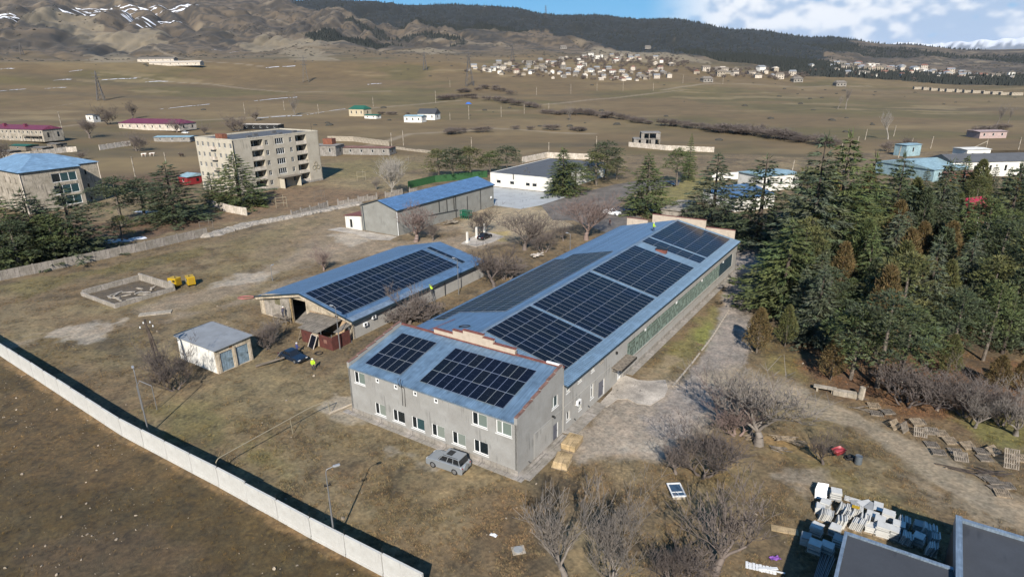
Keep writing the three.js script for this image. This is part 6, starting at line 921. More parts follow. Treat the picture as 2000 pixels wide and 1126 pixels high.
// ---------------------------------------------------------------- walls and fences
function fence(name, label, pts, seg, h, t, m, { gap = 0.03, lean = 0.02, stub, posts, skip = 0, seed = 1, vary = 0, base } = {}) {
  const r = rng(seed), o = thing(name, label, name.includes('wall') ? 'wall' : 'fence', [pts[0][0], groundY(...pts[0]), pts[0][1]]); const [X, Z] = pts[0], Y = o.position.y; const variants = [];
  let carry = 0; for (let i = 0; i < pts.length - 1; i++) { const [ax, az] = pts[i], [cx, cz] = pts[i + 1], L = Math.hypot(cx - ax, cz - az), n = Math.max(1, Math.round(L / seg)), a = Math.atan2(-(cz - az), cx - ax);
    for (let k = 0; k < n; k++) { const q = (k + 0.5) / n, x = mix(ax, cx, q), z = mix(az, cz, q), w = L / n - gap, hh = h * (1 - vary * r()), y = groundY(x, z) - Y; if (r() >= skip) { const g = bx(-w / 2, w / 2, -0.1, hh, -t / 2, t / 2); const p = part(o, 'wall_panel', base ? merge([g, bx(-w / 2, w / 2, -0.1, 0.28, -t / 2 - 0.06, t / 2 + 0.06)]) : g, m); p.position.set(x - X, y, z - Z); p.rotation.set((r() - 0.5) * lean, a + (r() - 0.5) * 0.012, (r() - 0.5) * lean * 0.4, 'YXZ'); }
      const ex = ax + (cx - ax) * (k / n), ez = az + (cz - az) * (k / n); if (posts) { const p = part(o, 'post', bx(-posts / 2, posts / 2, -0.1, h * 1.06, -t / 2 - 0.05, t / 2 + 0.05), m); p.position.set(ex - X, groundY(ex, ez) - Y, ez - Z); p.rotation.y = a; } if (stub) { const p = part(o, 'iron_stub', merge([bar([0, h - 0.1, 0], [0.02, h + 0.5, 0.02], 0.025, 5), bar([0.02, h + 0.5, 0.02], [0.25, h + 0.62, 0.05], 0.02, 5)]), M.steelDark); p.position.set(ex - X, y, ez - Z); p.rotation.y = a; } } }
  return o;
}
fence('concrete_wall', 'long white concrete panel wall crossing the lower left corner', [[-89.32,-95.65], [-78.29,-87.80], [-46.12,-64.58], [-30.33,-54.56], [-18.58,-46.81], [-7.43,-39.81]], 4.3, 2.35, 0.2, M.wallPanel, { stub: 1, seed: 3, lean: 0.03, base: 1, gap: 0.09, vary: 0.05 });
fence('concrete_fence', 'grey concrete panel fence behind the yard, left part', [[-109.28,-120.36], [-106.43,-124.74], [-98.69,-133.96], [-88.21,-147.06], [-79.32,-160.25]], 6.4, 2.1, 0.18, M.fenceGrey, { posts: 0.3, seed: 4 });
fence('concrete_fence', 'broken grey fence with standing posts in front of the apartment yard', [[-63.88,-180.64], [-56.95,-193.66], [-49.02,-200.93], [-39.09,-210.38], [-32.41,-218.15]], 3.4, 2.0, 0.16, M.fenceGrey, { posts: 0.4, skip: 0.18, vary: 0.35, seed: 5 });
fence('concrete_fence', 'pale slab fence leaning behind the cedars', [[-96.84,-199.07], [-86.15,-189.21], [-78.22,-183.70]], 5.5, 2.3, 0.2, M.whitewash, { seed: 6, lean: 0.2 });
fence('concrete_fence', 'pale concrete fence below the barracks', [[-242.73,-305.20], [-235.17,-314.47], [-227.56,-329.63], [-223.67,-331.72]], 5, 2.6, 0.2, M.whitewash, { posts: 0.5, seed: 7 });
fence('concrete_fence', 'pale concrete fence before the cattle field', [[-215.57,-337.90], [-211.34,-351.64], [-209.50,-355.81]], 5, 2.6, 0.2, M.whitewash, { posts: 0.5, seed: 8 });
fence('concrete_fence', 'pale wall behind the ruined block sheds', [[-105.53,-373.76], [-90.14,-371.32], [-65.96,-351.38]], 6, 2.8, 0.25, M.stonePale, { seed: 9 });
fence('concrete_fence', 'low pale wall running right from the ruins', [[-62.74,-340.88], [-42.92,-323.73], [-28.60,-307.81]], 5, 1.6, 0.25, M.stonePale, { seed: 10, vary: 0.3 });
fence('plot_wall', 'pale wall round the unfinished house', [[62.35,-335.78], [77.77,-319.19], [99.02,-309.31]], 5, 2.4, 0.25, M.whitewash, { seed: 11 }); fence('plot_wall', 'white wall behind the depot roof', [[5.47,-283.82], [17.33,-299.34], [38.25,-289.93]], 6, 2.6, 0.25, M.whitewash, { seed: 12 }); fence('plot_wall', 'white yard wall behind the blue roofed house', [[74.00,-231.22], [86.07,-233.44], [102.95,-232.95]], 6, 2.6, 0.25, M.whiteWall, { seed: 13 });
fence('sheet_fence', 'dark green sheet metal fence behind the warehouse', [[-36.56,-224.43], [-28.18,-236.42], [-8.88,-246.24]], 2.4, 2.6, 0.06, M.greenSheet, { seed: 14, lean: 0.01 });
fence('block_wall', 'low block wall along the lawn behind the hall gable', [[40.81,-168.11], [56.03,-190.21], [59.35,-194.65]], 4, 1.5, 0.25, M.oldConcrete, { seed: 15 });
struct('rubble_bank', (() => { const A = [[-78.83,-159.16], [-73.60,-171.18], [-63.88,-180.64], [-48.46,-198.46]], g = []; for (let i = 0; i < 3; i++) { const [ax, az] = A[i], [cx, cz] = A[i + 1], n = 18; for (let k = 0; k < n; k++) { const t = (k + 0.5) / n, s = new THREE.IcosahedronGeometry(1, 1); const p = s.attributes.position; for (let v = 0; v < p.count; v++) { const q = 0.75 + 0.5 * vn(p.getX(v) * 2 + k, p.getZ(v) * 2 + i * 7 + p.getY(v)); p.setXYZ(v, p.getX(v) * q, p.getY(v) * q, p.getZ(v) * q); } s.scale(2.2, 0.75, 1.7); s.translate(mix(ax, cx, t), 0.02, mix(az, cz, t)); s.computeVertexNormals(); g.push(uvm(s)); } } return merge(g); })(), M.oldConcrete);
// concrete basin
{
  const o = thing('concrete_basin', 'open concrete basin sunk in the yard with rubble inside', 'basin', site(2.5, 89.0), SITE);
  part(o, 'side_wall', bx(-13.1, 0, 0, 0.75, -0.3, 0), M.oldConcrete); part(o, 'side_wall', bx(-13.1, 0, 0, 1.5, -11.3, -11.0), M.oldConcrete); part(o, 'end_wall', bx(-13.1, -12.8, 0, 1.1, -11.0, -0.3), M.oldConcrete); part(o, 'end_wall', bx(-0.3, 0, 0, 0.85, -11.0, -0.3), M.oldConcrete); part(o, 'floor', bx(-12.8, -0.3, 0, 0.04, -11.0, -0.3), M.soilFloor);
  const r = rng(8); for (let i = 0; i < 14; i++) { const g = bx(-0.8 - r(), 0.8, 0, 0.15, -0.2, 0.2); g.rotateY(r() * 3); g.translate(-2 - r() * 9, 0.05 + r() * 0.1, -2 - r() * 8); part(o, 'rubble_slab', g, r() < 0.5 ? M.oldConcrete : M.stonePale); }
}
// ---------------------------------------------------------------- poles, lamps, pylons
{
  const P = [[-68.97,-617.8,10.6], [-67.59,-761.5,7.8], [-44.09,-484.3,5.2], [-120.41,-581.1,8.3], [-58.41,-353.19,8.2], [-64.55,-351.33,7.1], [-20.07,-336.82,5.8], [-6.15,-501.7,8.3], [-30.11,-486.4,9.9], [12.11,-523.0,7.5], [33.22,-546.1,6.6], [18.81,-307.88,6.1], [44.95,-331.94,6.0], [65.66,-697.3,9.8], [28.99,-689.4,7.7], [96.85,-724.4,8.6], [125.91,-726.5,9.7], [158.98,-725.3,8.6], [194.38,-350.80,5.7], [218.86,-366.03,5.9], [169.77,-312.72,6.1], [148.91,-286.91,6.3], [195.52,-311.37,5.1], [204.50,-310.17,5.8], [112.46,-251.72,4.0], [171.73,-280.91,5.1], [226.40,-303.24,5.0], [-260.39,-377.89,15.0], [-153.43,-259.06,8.5], [-163.44,-302.84,4.3], [211.48,-802.7,9.4], [267.58,-825.7,9.7], [-189.00,-550.1,8.3], [-152.76,-523.4,7.5], [-212.06,-524.3,8.7], [240.56,-301.38,5.7]];
  const labels = ['on the plain left of the hedge', 'on the far plain above the hedge', 'right of the white house on the plain', 'beside the cream cottage', 'right of the ruin row', 'at the corner of the ruin row', 'at the field path before the depot', 'in the middle of the plain line', 'near the white house with dark roof', 'right of the middle of the plain line', 'near the long hedge', 'behind the depot roof', 'left of the unfinished house', 'below the hamlet', 'below the hamlet, second from left', 'below the hamlet, third from left', 'below the hamlet, fourth from left', 'below the hamlet, fifth from left', 'leaning behind the grove, farthest', 'beside the pale poplar', 'leaning behind the grove, middle', 'leaning behind the tallest cedar', 'before the light blue workshop', 'right of the light blue workshop hut', 'leaning left of the grove', 'leaning beside the light blue roof', 'with a strut left of the long white building', 'tall beside the left barrack', 'in the ploughed strip', 'in the cattle field', 'by the lane right of the hamlet', 'farther right by the lane', 'behind the apartment block, middle', 'behind the apartment block, right', 'behind the apartment block, left', 'at the right picture edge'];
  P.forEach(([x, z, h], i) => { const o = thing('utility_pole', 'concrete power pole ' + labels[i], 'pole', [x, groundY(x, z), z], -0.2); part(o, 'post', beam([0, -0.1, 0], [i > 17 && i < 26 ? 0.35 : 0.02, h, 0], 0.3, 0.26), M.stonePale); part(o, 'crossarm', bx(-0.9, 0.9, h - 0.6, h - 0.5, -0.05, 0.05), M.steelDark); if (i === 26) part(o, 'strut', beam([-7, 0, 0], [0, h - 1, 0], 0.26, 0.26), M.stonePale); });
  const pylon = (x, z, h, label) => { const o = thing('lattice_pylon', label, 'pylon', [x, groundY(x, z), z], 0.3); const w = h * 0.11, leg = []; for (const [sx, sz] of [[1, 1], [1, -1], [-1, 1], [-1, -1]]) part(o, 'leg', merge([beam([sx * w, 0, sz * w], [sx * w * 0.3, h * 0.62, sz * w * 0.3], 0.5, 0.5), beam([sx * w * 0.3, h * 0.62, sz * w * 0.3], [sx * 0.15, h, sz * 0.15], 0.42, 0.42)]), M.pylon); const br = []; for (let k = 0; k < 7; k++) { const a = k / 7, c = (k + 1) / 7, ra = w * (1 - a * 0.9), rc = w * (1 - c * 0.9); for (const s of [-1, 1]) br.push(beam([-ra, h * a * 0.95, s * ra], [rc, h * c * 0.95, s * rc], 0.24, 0.24), beam([s * ra, h * a * 0.95, ra], [s * rc, h * c * 0.95, -rc], 0.24, 0.24)); } part(o, 'bracing', merge(br), M.pylon); for (const k of [0.66, 0.8, 0.92]) part(o, 'crossarm', merge([beam([-h * 0.14, h * k, 0], [h * 0.14, h * k, 0], 0.4, 0.5)]), M.pylon); };
  pylon(-373.46,-603.0,25.7, 'tall lattice pylon above the red barracks'); pylon(-247.14,-808.3,30.4, 'lattice pylon on the plain left of the hamlet'); pylon(-45.66,-770.1,39.6, 'lattice pylon at the left end of the hamlet'); pylon(-115.15,-919.9,24.5, 'lattice pylon on the rise behind the plain'); pylon(6.72,-1078.3,26.9, 'lattice pylon above the hamlet'); pylon(-782.0,-1084.5,18.4, 'lattice pylon on the far left slope'); pylon(144.67,-2593.6,46.2, 'thin mast on the wooded skyline');
  const lamp = (x, z, h, turn, arm, label, box) => { const o = thing('street_lamp', label, 'street lamp', [x, 0, z], turn); part(o, 'pole', merge([bar([0, -0.1, 0], [0, h * 0.62, 0], 0.09, 8, 0.075), bar([0, h * 0.62, 0], [0, h - 0.35, 0], 0.06, 8, 0.05)]), M.steelPale); const c = new THREE.CatmullRomCurve3([[0, h - 0.36, 0], [0.1, h - 0.08, 0], [arm * 0.6, h, 0], [arm, h + 0.06, 0]].map((q) => new THREE.Vector3(...q))); part(o, 'arm', new THREE.TubeGeometry(c, 12, 0.04, 6), M.steelPale); const hd = part(o, 'lamp_head', rbx(arm - 0.1, arm + 0.5, h - 0.02, h + 0.13, -0.13, 0.13, 0.05), M.lampHead); part(hd, 'glass', bx(arm, arm + 0.42, h - 0.05, h - 0.022, -0.1, 0.1), M.glassPale); if (box) part(o, 'bracket', merge([bx(-0.3, 0.3, h - 1.7, h - 1.62, -0.04, 0.04), bx(-0.26, -0.18, h - 1.62, h - 1.45, -0.04, 0.04), bx(0.18, 0.26, h - 1.62, h - 1.45, -0.04, 0.04)]), M.steelDark); };
  lamp(-16.19,-45.72, 8.1, 0.5, 0.75, 'tall street lamp behind the near wall, beside the manhole side of the yard', 1); lamp(-43.15,-64.71, 8.4, 2.2, 0.7, 'street lamp behind the near wall at the left'); lamp(-26.41,-87.86, 7.0, 2.6, 0.6, 'street lamp in front of the rusty shed', 1); lamp(-10.05,-111.70, 7.0, 2.5, 0.7, 'street lamp against the workshop eaves', 1); lamp(12.42,-128.32, 7.2, 2.5, 0.6, 'street lamp between the trees left of the hall roof'); lamp(-48.75,-121.82, 3.2, 1, 0.3, 'short lamp post behind the workshop roof');
  // leaning double timber pole by the near bare tree
  const o = thing('double_pole', 'leaning double timber pole with insulators behind the left bare tree', 'pole', [-48.38,-78.59].reduce((p, v, i) => (i ? [p[0], 0, v] : [v]), []), 0.3); part(o, 'post', beam([-0.35, -0.1, 0], [-0.9, 9.2, 0], 0.22, 0.22), M.bark); part(o, 'post', beam([0.5, -0.1, 0], [-0.75, 8.0, 0], 0.22, 0.22), M.bark); for (const y of [7.9, 8.5]) part(o, 'crossarm', beam([-1.7, y, 0], [0.0, y, 0], 0.1, 0.1), M.bark); for (const [x, y] of [[-1.6, 8.0], [-1.1, 8.6], [-0.3, 8.6], [-0.05, 8.0]]) part(o, 'insulator', new THREE.CylinderGeometry(0.07, 0.09, 0.22, 8).translate(x, y + 0.16, 0), M.frameWhite);
  for (const [x, z, l] of [[-47.14,-70.50, 'left'], [-45.23,-70.44, 'right']]) { const q = thing('bent_post', 'thin bent metal post before the left bare tree, the ' + l + ' one', 'post', [x, 0, z], 0.2); part(q, 'post', merge([bar([0, 0, 0], [0, 3.4, 0], 0.05, 6), bar([0, 3.4, 0], [l === 'left' ? 0.4 : -1.3, l === 'left' ? 3.9 : 4.3, 0], 0.045, 6)]), M.steelPale); }
  // three white posts on their slab
  struct('slab', poly([[-12.26,-148.05], [-10.55,-152.79], [-6.70,-159.84], [-1.73,-154.26], [-4.81,-148.54], [-8.38,-145.03]], 0.1, 0.1), M.paleConcrete); for (const [x, z, l] of [[-10.69,-148.90, 'nearest'], [-8.67,-153.68, 'middle'], [-6.87,-157.18, 'farthest']]) { const q = thing('white_post', 'white concrete post beside the black car, the ' + l + ' of three', 'post', [x, 0.1, z], SITE); part(q, 'shaft', bx(-0.2, 0.2, 0, 2.6, -0.2, 0.2), M.whiteWall); part(q, 'footing', bx(-0.35, 0.35, 0, 0.3, -0.35, 0.35), M.whiteWall); }
  // gas pipe carried over the lawn
  const pipe = thing('gas_pipe', 'thin tan pipe on a post running from the wall to the office', 'pipe', [-31.3, 0, -56.4]); const c = new THREE.CatmullRomCurve3([[0.1, 1.0, 0.3], [0.05, 1.9, 0.1], [0.4, 2.05, -0.5], [6.6, 2.05, -10.1], [8.4, 2.0, -12.2]].map((q) => new THREE.Vector3(...q)), false, 'catmullrom', 0.1); part(pipe, 'tube', new THREE.TubeGeometry(c, 40, 0.06, 6), M.pipeTan); part(pipe, 'support', bar([5.3, 0, -7.9], [5.2, 2.05, -7.9], 0.04, 6), M.pipeTan); part(pipe, 'drop_pipe', bar([8.4, 2.0, -12.2], [8.5, 0, -12.4], 0.05, 6), M.pipeTan);
  const low = thing('pipe_kerb', 'low pale pipe laid on the ground towards the office corner', 'pipe', [-22.9, 0, -68.6]); part(low, 'tube', bar([0, 0.15, 0], [4.2, 0.15, -4.3], 0.22, 8), M.stonePale);
}
// ---------------------------------------------------------------- vehicles
function car(name, label, cat, a, b, { L, W, H, paint, type = 'suv', y = 0 }) {
  const cx = (a[0] + b[0]) / 2, cz = (a[1] + b[1]) / 2, turn = Math.atan2(-(b[1] - a[1]), b[0] - a[0]); const o = thing(name, label, cat, [cx, y, cz], turn), hl = L / 2, wr = H > 1.6 ? 0.37 : 0.32, wx = [hl * 0.62, -hl * 0.6], belt = H * 0.56, s = new THREE.Shape(); // front is +x
  const arch = (x) => { s.lineTo(x - wr * 1.22, 0.28); s.absarc(x, 0.3, wr * 1.2, Math.PI, 0, true); }; s.moveTo(-hl, 0.34); s.lineTo(-hl + 0.08, 0.28); arch(wx[1]); arch(wx[0]); s.lineTo(hl - 0.08, 0.28); s.lineTo(hl, 0.4); s.lineTo(hl - 0.02, belt * 0.78); s.quadraticCurveTo(hl - 0.1, belt * 0.95, hl * 0.62, belt * 1.0); s.lineTo(hl * 0.4, belt * 1.05); if (type === 'pickup') { s.lineTo(-hl * 0.1, belt * 1.05); s.lineTo(-hl * 0.12, belt * 1.0); } s.lineTo(-hl * (type === 'sedan' ? 0.62 : 0.9), belt * 1.06); s.quadraticCurveTo(-hl, belt * 1.0, -hl, belt * 0.8); s.lineTo(-hl, 0.34);
  const body = new THREE.ExtrudeGeometry(s, { depth: W - 0.16, bevelEnabled: true, bevelSize: 0.06, bevelThickness: 0.08, bevelSegments: 3, curveSegments: 10 }); body.translate(0, 0, -(W - 0.16) / 2); part(o, 'body', body, paint);
  const c0 = type === 'pickup' ? -hl * 0.14 : type === 'sedan' ? -hl * 0.68 : -hl * 0.93, c1 = hl * 0.42, r0 = type === 'sedan' ? c0 + 0.62 : type === 'pickup' ? c0 + 0.1 : c0 + 0.22, r1 = c1 - (type === 'suv' ? 0.72 : 0.85), cab = new THREE.Shape(); cab.moveTo(c0, belt); cab.lineTo(r0, H - 0.04); cab.quadraticCurveTo((r0 + r1) / 2, H + 0.03, r1, H - 0.05); cab.lineTo(c1, belt); cab.lineTo(c0, belt); const cw = W - 0.42; const cg = new THREE.ExtrudeGeometry(cab, { depth: cw - 0.12, bevelEnabled: true, bevelSize: 0.03, bevelThickness: 0.06, bevelSegments: 2 }); cg.translate(0, 0, -(cw - 0.12) / 2); part(o, 'cabin_glass', cg, M.carGlass);
  const roof = new THREE.Shape(); roof.moveTo(r0 - 0.02, H - 0.05); roof.quadraticCurveTo((r0 + r1) / 2, H + 0.035, r1 + 0.02, H - 0.06); roof.lineTo(r1 + 0.02, H - 0.0); roof.quadraticCurveTo((r0 + r1) / 2, H + 0.07, r0 - 0.02, H + 0.01); roof.lineTo(r0 - 0.02, H - 0.05); const rg = new THREE.ExtrudeGeometry(roof, { depth: cw + 0.02, bevelEnabled: true, bevelSize: 0.015, bevelThickness: 0.03, bevelSegments: 2 }); rg.translate(0, 0, -(cw + 0.02) / 2); const rf = part(o, 'roof', rg, paint); if (type === 'suv') part(rf, 'sunroof', bx(r1 - 1.05, r1 - 0.35, H + 0.05, H + 0.085, -0.42, 0.42), M.carGlass);
  const pl = []; for (const sd of [-1, 1]) { const zz = sd * (cw / 2 + 0.035); const n = type === 'pickup' ? [0.05, 0.95] : [0.04, 0.34, 0.62, 0.96]; for (const q of n) { const xb = mix(c0, c1, q), xt = mix(r0, r1, q); pl.push(beam([xb, belt, zz + sd * 0.02], [xt, H - 0.02, zz - sd * 0.02], 0.05, 0.07)); } } part(o, 'window_pillar', merge(pl), paint);
  for (const x of wx) for (const sd of [-1, 1]) { const tg = new THREE.CylinderGeometry(wr, wr, 0.22, 18); tg.rotateX(Math.PI / 2); tg.translate(x, wr, sd * (W / 2 - 0.12)); const t = part(o, 'wheel', tg, M.rubber); const rg2 = new THREE.CylinderGeometry(wr * 0.62, wr * 0.62, 0.03, 14); rg2.rotateX(Math.PI / 2); rg2.translate(x, wr, sd * (W / 2 - 0.0)); part(t, 'rim', rg2, M.steelPale); }
  for (const sd of [-1, 1]) { part(o, 'headlight', rbx(hl - 0.16, hl + 0.045, belt * 0.7, belt * 0.88, sd * W * 0.36 - 0.18, sd * W * 0.36 + 0.18, 0.03), M.lampGlass); part(o, 'tail_light', rbx(-hl - 0.055, -hl + 0.08, belt * 0.72, belt * 0.98, sd * W * 0.4 - 0.1, sd * W * 0.4 + 0.1, 0.03), M.tailLight); part(o, 'mirror', rbx(c1 - 0.5, c1 - 0.32, belt + 0.02, belt + 0.16, sd * (W / 2 + 0.02) - 0.09, sd * (W / 2 + 0.02) + 0.09, 0.04), paint); }
  part(o, 'bumper', rbx(hl - 0.12, hl + 0.08, 0.3, 0.52, -W / 2 + 0.08, W / 2 - 0.08, 0.05), M.black); part(o, 'bumper', rbx(-hl - 0.08, -hl + 0.12, 0.3, 0.52, -W / 2 + 0.08, W / 2 - 0.08, 0.05), M.black); part(o, 'grille', bx(hl + 0.0, hl + 0.05, belt * 0.66, belt * 0.86, -0.42, 0.42), M.black); part(o, 'number_plate', bx(-hl - 0.075, -hl - 0.06, 0.58, 0.7, -0.26, 0.26), M.frameWhite);
  if (type === 'suv') { part(o, 'roof_rail', merge([bar([r0 + 0.2, H + 0.08, cw / 2 - 0.02], [r1 - 0.1, H + 0.08, cw / 2 - 0.02], 0.025, 5), bar([r0 + 0.2, H + 0.08, -cw / 2 + 0.02], [r1 - 0.1, H + 0.08, -cw / 2 + 0.02], 0.025, 5)]), M.steelDark); const sp = new THREE.CylinderGeometry(0.36, 0.36, 0.2, 18); sp.rotateZ(Math.PI / 2); sp.translate(-hl - 0.14, 0.95, -0.25); part(o, 'spare_wheel', sp, paint); }
  if (type === 'pickup') part(o, 'cargo_bed', merge([bx(-hl + 0.06, -hl * 0.2, belt * 1.02, belt * 1.2, W / 2 - 0.1, W / 2 - 0.02), bx(-hl + 0.06, -hl * 0.2, belt * 1.02, belt * 1.2, -W / 2 + 0.02, -W / 2 + 0.1), bx(-hl, -hl + 0.057, belt * 1.02, belt * 1.2, -W / 2 + 0.02, W / 2 - 0.02)]), paint); return o;
}
car('suv', 'silver off road car with a dark sunroof parked before the office wall', 'car', [-5.33,-56.33], [-8.86,-58.35], { L: 4.55, W: 1.84, H: 1.84, paint: M.paintSilver }); car('sedan', 'dark blue sedan parked beside the twin garage', 'car', [-34.83,-86.17], [-30.27,-83.06], { L: 4.7, W: 1.78, H: 1.45, paint: M.paintNavy, type: 'sedan' }); car('hatchback', 'small black car standing beside the three white posts', 'car', [-8.00,-150.17], [-5.22,-154.48], { L: 4.2, W: 1.75, H: 1.55, paint: M.paintBlack, type: 'sedan', y: 0.1 }); car('pickup', 'white pickup truck on the asphalt drive behind the hall', 'pickup', [27.40,-178.69], [30.62,-175.79], { L: 5.0, W: 1.8, H: 1.75, paint: M.white, type: 'pickup' }); car('sedan', 'blue car parked under the cedar behind the hall', 'car', [33.81,-182.36], [36.98,-180.03], { L: 4.5, W: 1.75, H: 1.45, paint: M.paintBlue, type: 'sedan' }); car('sedan', 'second blue car partly hidden under the cedar', 'car', [38.44,-179.92], [41.37,-178.34], { L: 4.5, W: 1.75, H: 1.45, paint: M.paintBlue, type: 'sedan' }); car('sedan', 'dark car parked left of the long white building', 'car', [178.44,-258.42], [188.99,-269.18], { L: 4.6, W: 1.8, H: 1.5, paint: M.paintBlack, type: 'sedan' }); car('sedan', 'dark car parked under the pines by the parking place', 'car', [54.26,-222.36], [57.66,-220.01], { L: 4.6, W: 1.8, H: 1.5, paint: M.paintBlack, type: 'sedan' }); car('sedan', 'white car before the second red roofed barrack', 'car', [-209.13,-411.5], [-201.50,-409.1], { L: 4.6, W: 1.8, H: 1.5, paint: M.white, type: 'sedan', y: 4.0 });
// ---------------------------------------------------------------- people and cattle
function smoothBody(bones, box, res, k) { // bones: [ax,ay,az, bx,by,bz, ra, rb, colour]; one skin round all of them
  const [cx, cy, cz, half] = box, mc = new MarchingCubes(res, new THREE.MeshStandardMaterial(), false, false, 60000), f = mc.field; const dist = (x, y, z, b) => { const px = x - b[0], py = y - b[1], pz = z - b[2], dx = b[3] - b[0], dy = b[4] - b[1], dz = b[5] - b[2]; const t = clamp01((px * dx + py * dy + pz * dz) / (dx * dx + dy * dy + dz * dz + 1e-9)); return Math.hypot(px - dx * t, py - dy * t, pz - dz * t) - mix(b[6], b[7], t); };
  for (let iz = 0; iz < res; iz++) for (let iy = 0; iy < res; iy++) for (let ix = 0; ix < res; ix++) { const x = cx + ((ix - res / 2) / (res / 2)) * half, y = cy + ((iy - res / 2) / (res / 2)) * half, z = cz + ((iz - res / 2) / (res / 2)) * half; let s = 0; for (const b of bones) s += Math.exp(-dist(x, y, z, b) / k); f[iz * res * res + iy * res + ix] = -(-k * Math.log(s + 1e-30)); }
  mc.isolation = 0; mc.update(); const n = mc.count ?? mc.geometry.drawRange.count, P = mc.positionArray.slice(0, n * 3), N = mc.normalArray.slice(0, n * 3), C = new Float32Array(n * 3); for (let i = 0; i < n; i++) { const x = (P[i * 3] = P[i * 3] * half + cx), y = (P[i * 3 + 1] = P[i * 3 + 1] * half + cy), z = (P[i * 3 + 2] = P[i * 3 + 2] * half + cz); let m = 1e9, col = [1, 1, 1]; for (const b of bones) { const d = dist(x, y, z, b); if (d < m) { m = d; col = b[8]; } } C.set(col, i * 3); }
  const g = new THREE.BufferGeometry(); g.setAttribute('position', new THREE.BufferAttribute(P, 3)); g.setAttribute('color', new THREE.BufferAttribute(C, 3)); g.computeVertexNormals(); return g;
}
const bodyMat = new THREE.MeshStandardMaterial({ vertexColors: true, roughness: 0.85 });
function person(label, pos, turn, { top = [0.3, 0.42, 0.02], legs = [0.03, 0.035, 0.05], helmet = [0.6, 0.6, 0.56], lean = 0, reach = 0.25, step = 0.12, arms = 0 } = {}) { // faces +z
  const o = thing('person', label, 'person', pos, turn), skin = [0.32, 0.19, 0.13], shoe = [0.02, 0.02, 0.02]; const hip = [0, 0.92, 0], sh = [0, 0.92 + 0.5 * Math.cos(lean), 0.5 * Math.sin(lean)], hd = [0, sh[1] + 0.26 * Math.cos(lean * 0.7), sh[2] + 0.26 * Math.sin(lean * 0.7) + 0.03]; const B = [];
  B.push([hip[0] - 0.07, hip[1] + 0.06, hip[2], sh[0] - 0.07, sh[1] - 0.06, sh[2], 0.13, 0.15, top], [hip[0] + 0.07, hip[1] + 0.06, hip[2], sh[0] + 0.07, sh[1] - 0.06, sh[2], 0.13, 0.15, top], [sh[0] - 0.14, sh[1], sh[2], sh[0] + 0.14, sh[1], sh[2], 0.08, 0.08, top], [sh[0], sh[1], sh[2], hd[0], hd[1] - 0.08, hd[2] - 0.02, 0.06, 0.055, skin], [hd[0], hd[1] - 0.05, hd[2] + 0.01, hd[0], hd[1] + 0.03, hd[2], 0.085, 0.1, skin]);
  for (const s of [-1, 1]) { const f = s * step; B.push([s * 0.09, 0.9, 0, s * 0.11, 0.49, f * 0.6 + 0.02, 0.095, 0.065, legs], [s * 0.11, 0.49, f * 0.6 + 0.02, s * 0.12, 0.1, f, 0.065, 0.048, legs], [s * 0.12, 0.06, f - 0.04, s * 0.13, 0.045, f + 0.16, 0.05, 0.04, shoe]); const e = [s * 0.27, sh[1] - 0.27 + arms * 0.12, sh[2] + 0.02 + reach * 0.35], h = [s * (0.26 - reach * 0.3), sh[1] - 0.47 + arms * 0.3, sh[2] + 0.1 + reach]; B.push([s * 0.19, sh[1], sh[2], e[0], e[1], e[2], 0.062, 0.05, top], [e[0], e[1], e[2], h[0], h[1], h[2], 0.048, 0.036, top]); const dx = h[0] - e[0], dy = h[1] - e[1], dz = h[2] - e[2], l = Math.hypot(dx, dy, dz), u = [dx / l, dy / l, dz / l]; const palm = [h[0] + u[0] * 0.07, h[1] + u[1] * 0.07, h[2] + u[2] * 0.07]; B.push([h[0], h[1], h[2], palm[0], palm[1], palm[2], 0.032, 0.036, skin]);
    o.userData.hands = (o.userData.hands || []).concat([[palm, u, s]]); }
  const g = smoothBody(B, [0, 0.92, 0.2, 1.12], 56, 0.028); const extra = []; for (const [p, u, s] of o.userData.hands) { for (let i = 0; i < 4; i++) { const off = (i - 1.5) * 0.02, L = [0.07, 0.08, 0.075, 0.06][i]; extra.push(bar([p[0] + off, p[1], p[2]], [p[0] + off + u[0] * L, p[1] + u[1] * L - 0.012, p[2] + u[2] * L], 0.009, 5, 0.007)); } extra.push(bar([p[0] - s * 0.03, p[1], p[2]], [p[0] - s * 0.06 + u[0] * 0.04, p[1] + u[1] * 0.04, p[2] + u[2] * 0.04 + 0.01], 0.01, 5, 0.008)); } delete o.userData.hands;
  extra.push(new THREE.SphereGeometry(0.02, 6, 5).translate(hd[0], hd[1] - 0.01, hd[2] + 0.105)); for (const s of [-1, 1]) extra.push(new THREE.SphereGeometry(0.024, 6, 5).translate(s * 0.1, hd[1] - 0.01, hd[2])); const ex = merge(extra); ex.deleteAttribute('uv'); const cc = new Float32Array(ex.attributes.position.count * 3); for (let i = 0; i < cc.length; i += 3) cc.set(skin, i); ex.setAttribute('color', new THREE.BufferAttribute(cc, 3)); const eyes = merge([-1, 1].map((s) => new THREE.SphereGeometry(0.013, 5, 4).translate(s * 0.036, hd[1] + 0.015, hd[2] + 0.088))); eyes.deleteAttribute('uv'); eyes.setAttribute('color', new THREE.BufferAttribute(new Float32Array(eyes.attributes.position.count * 3).fill(0.01), 3)); const mouth = bx(-0.025, 0.025, hd[1] - 0.062, hd[1] - 0.054, hd[2] + 0.08, hd[2] + 0.098); mouth.deleteAttribute('uv'); const mcx = new Float32Array(mouth.attributes.position.count * 3); for (let i = 0; i < mcx.length; i += 3) mcx.set([0.2, 0.07, 0.06], i); mouth.setAttribute('color', new THREE.BufferAttribute(mcx, 3));
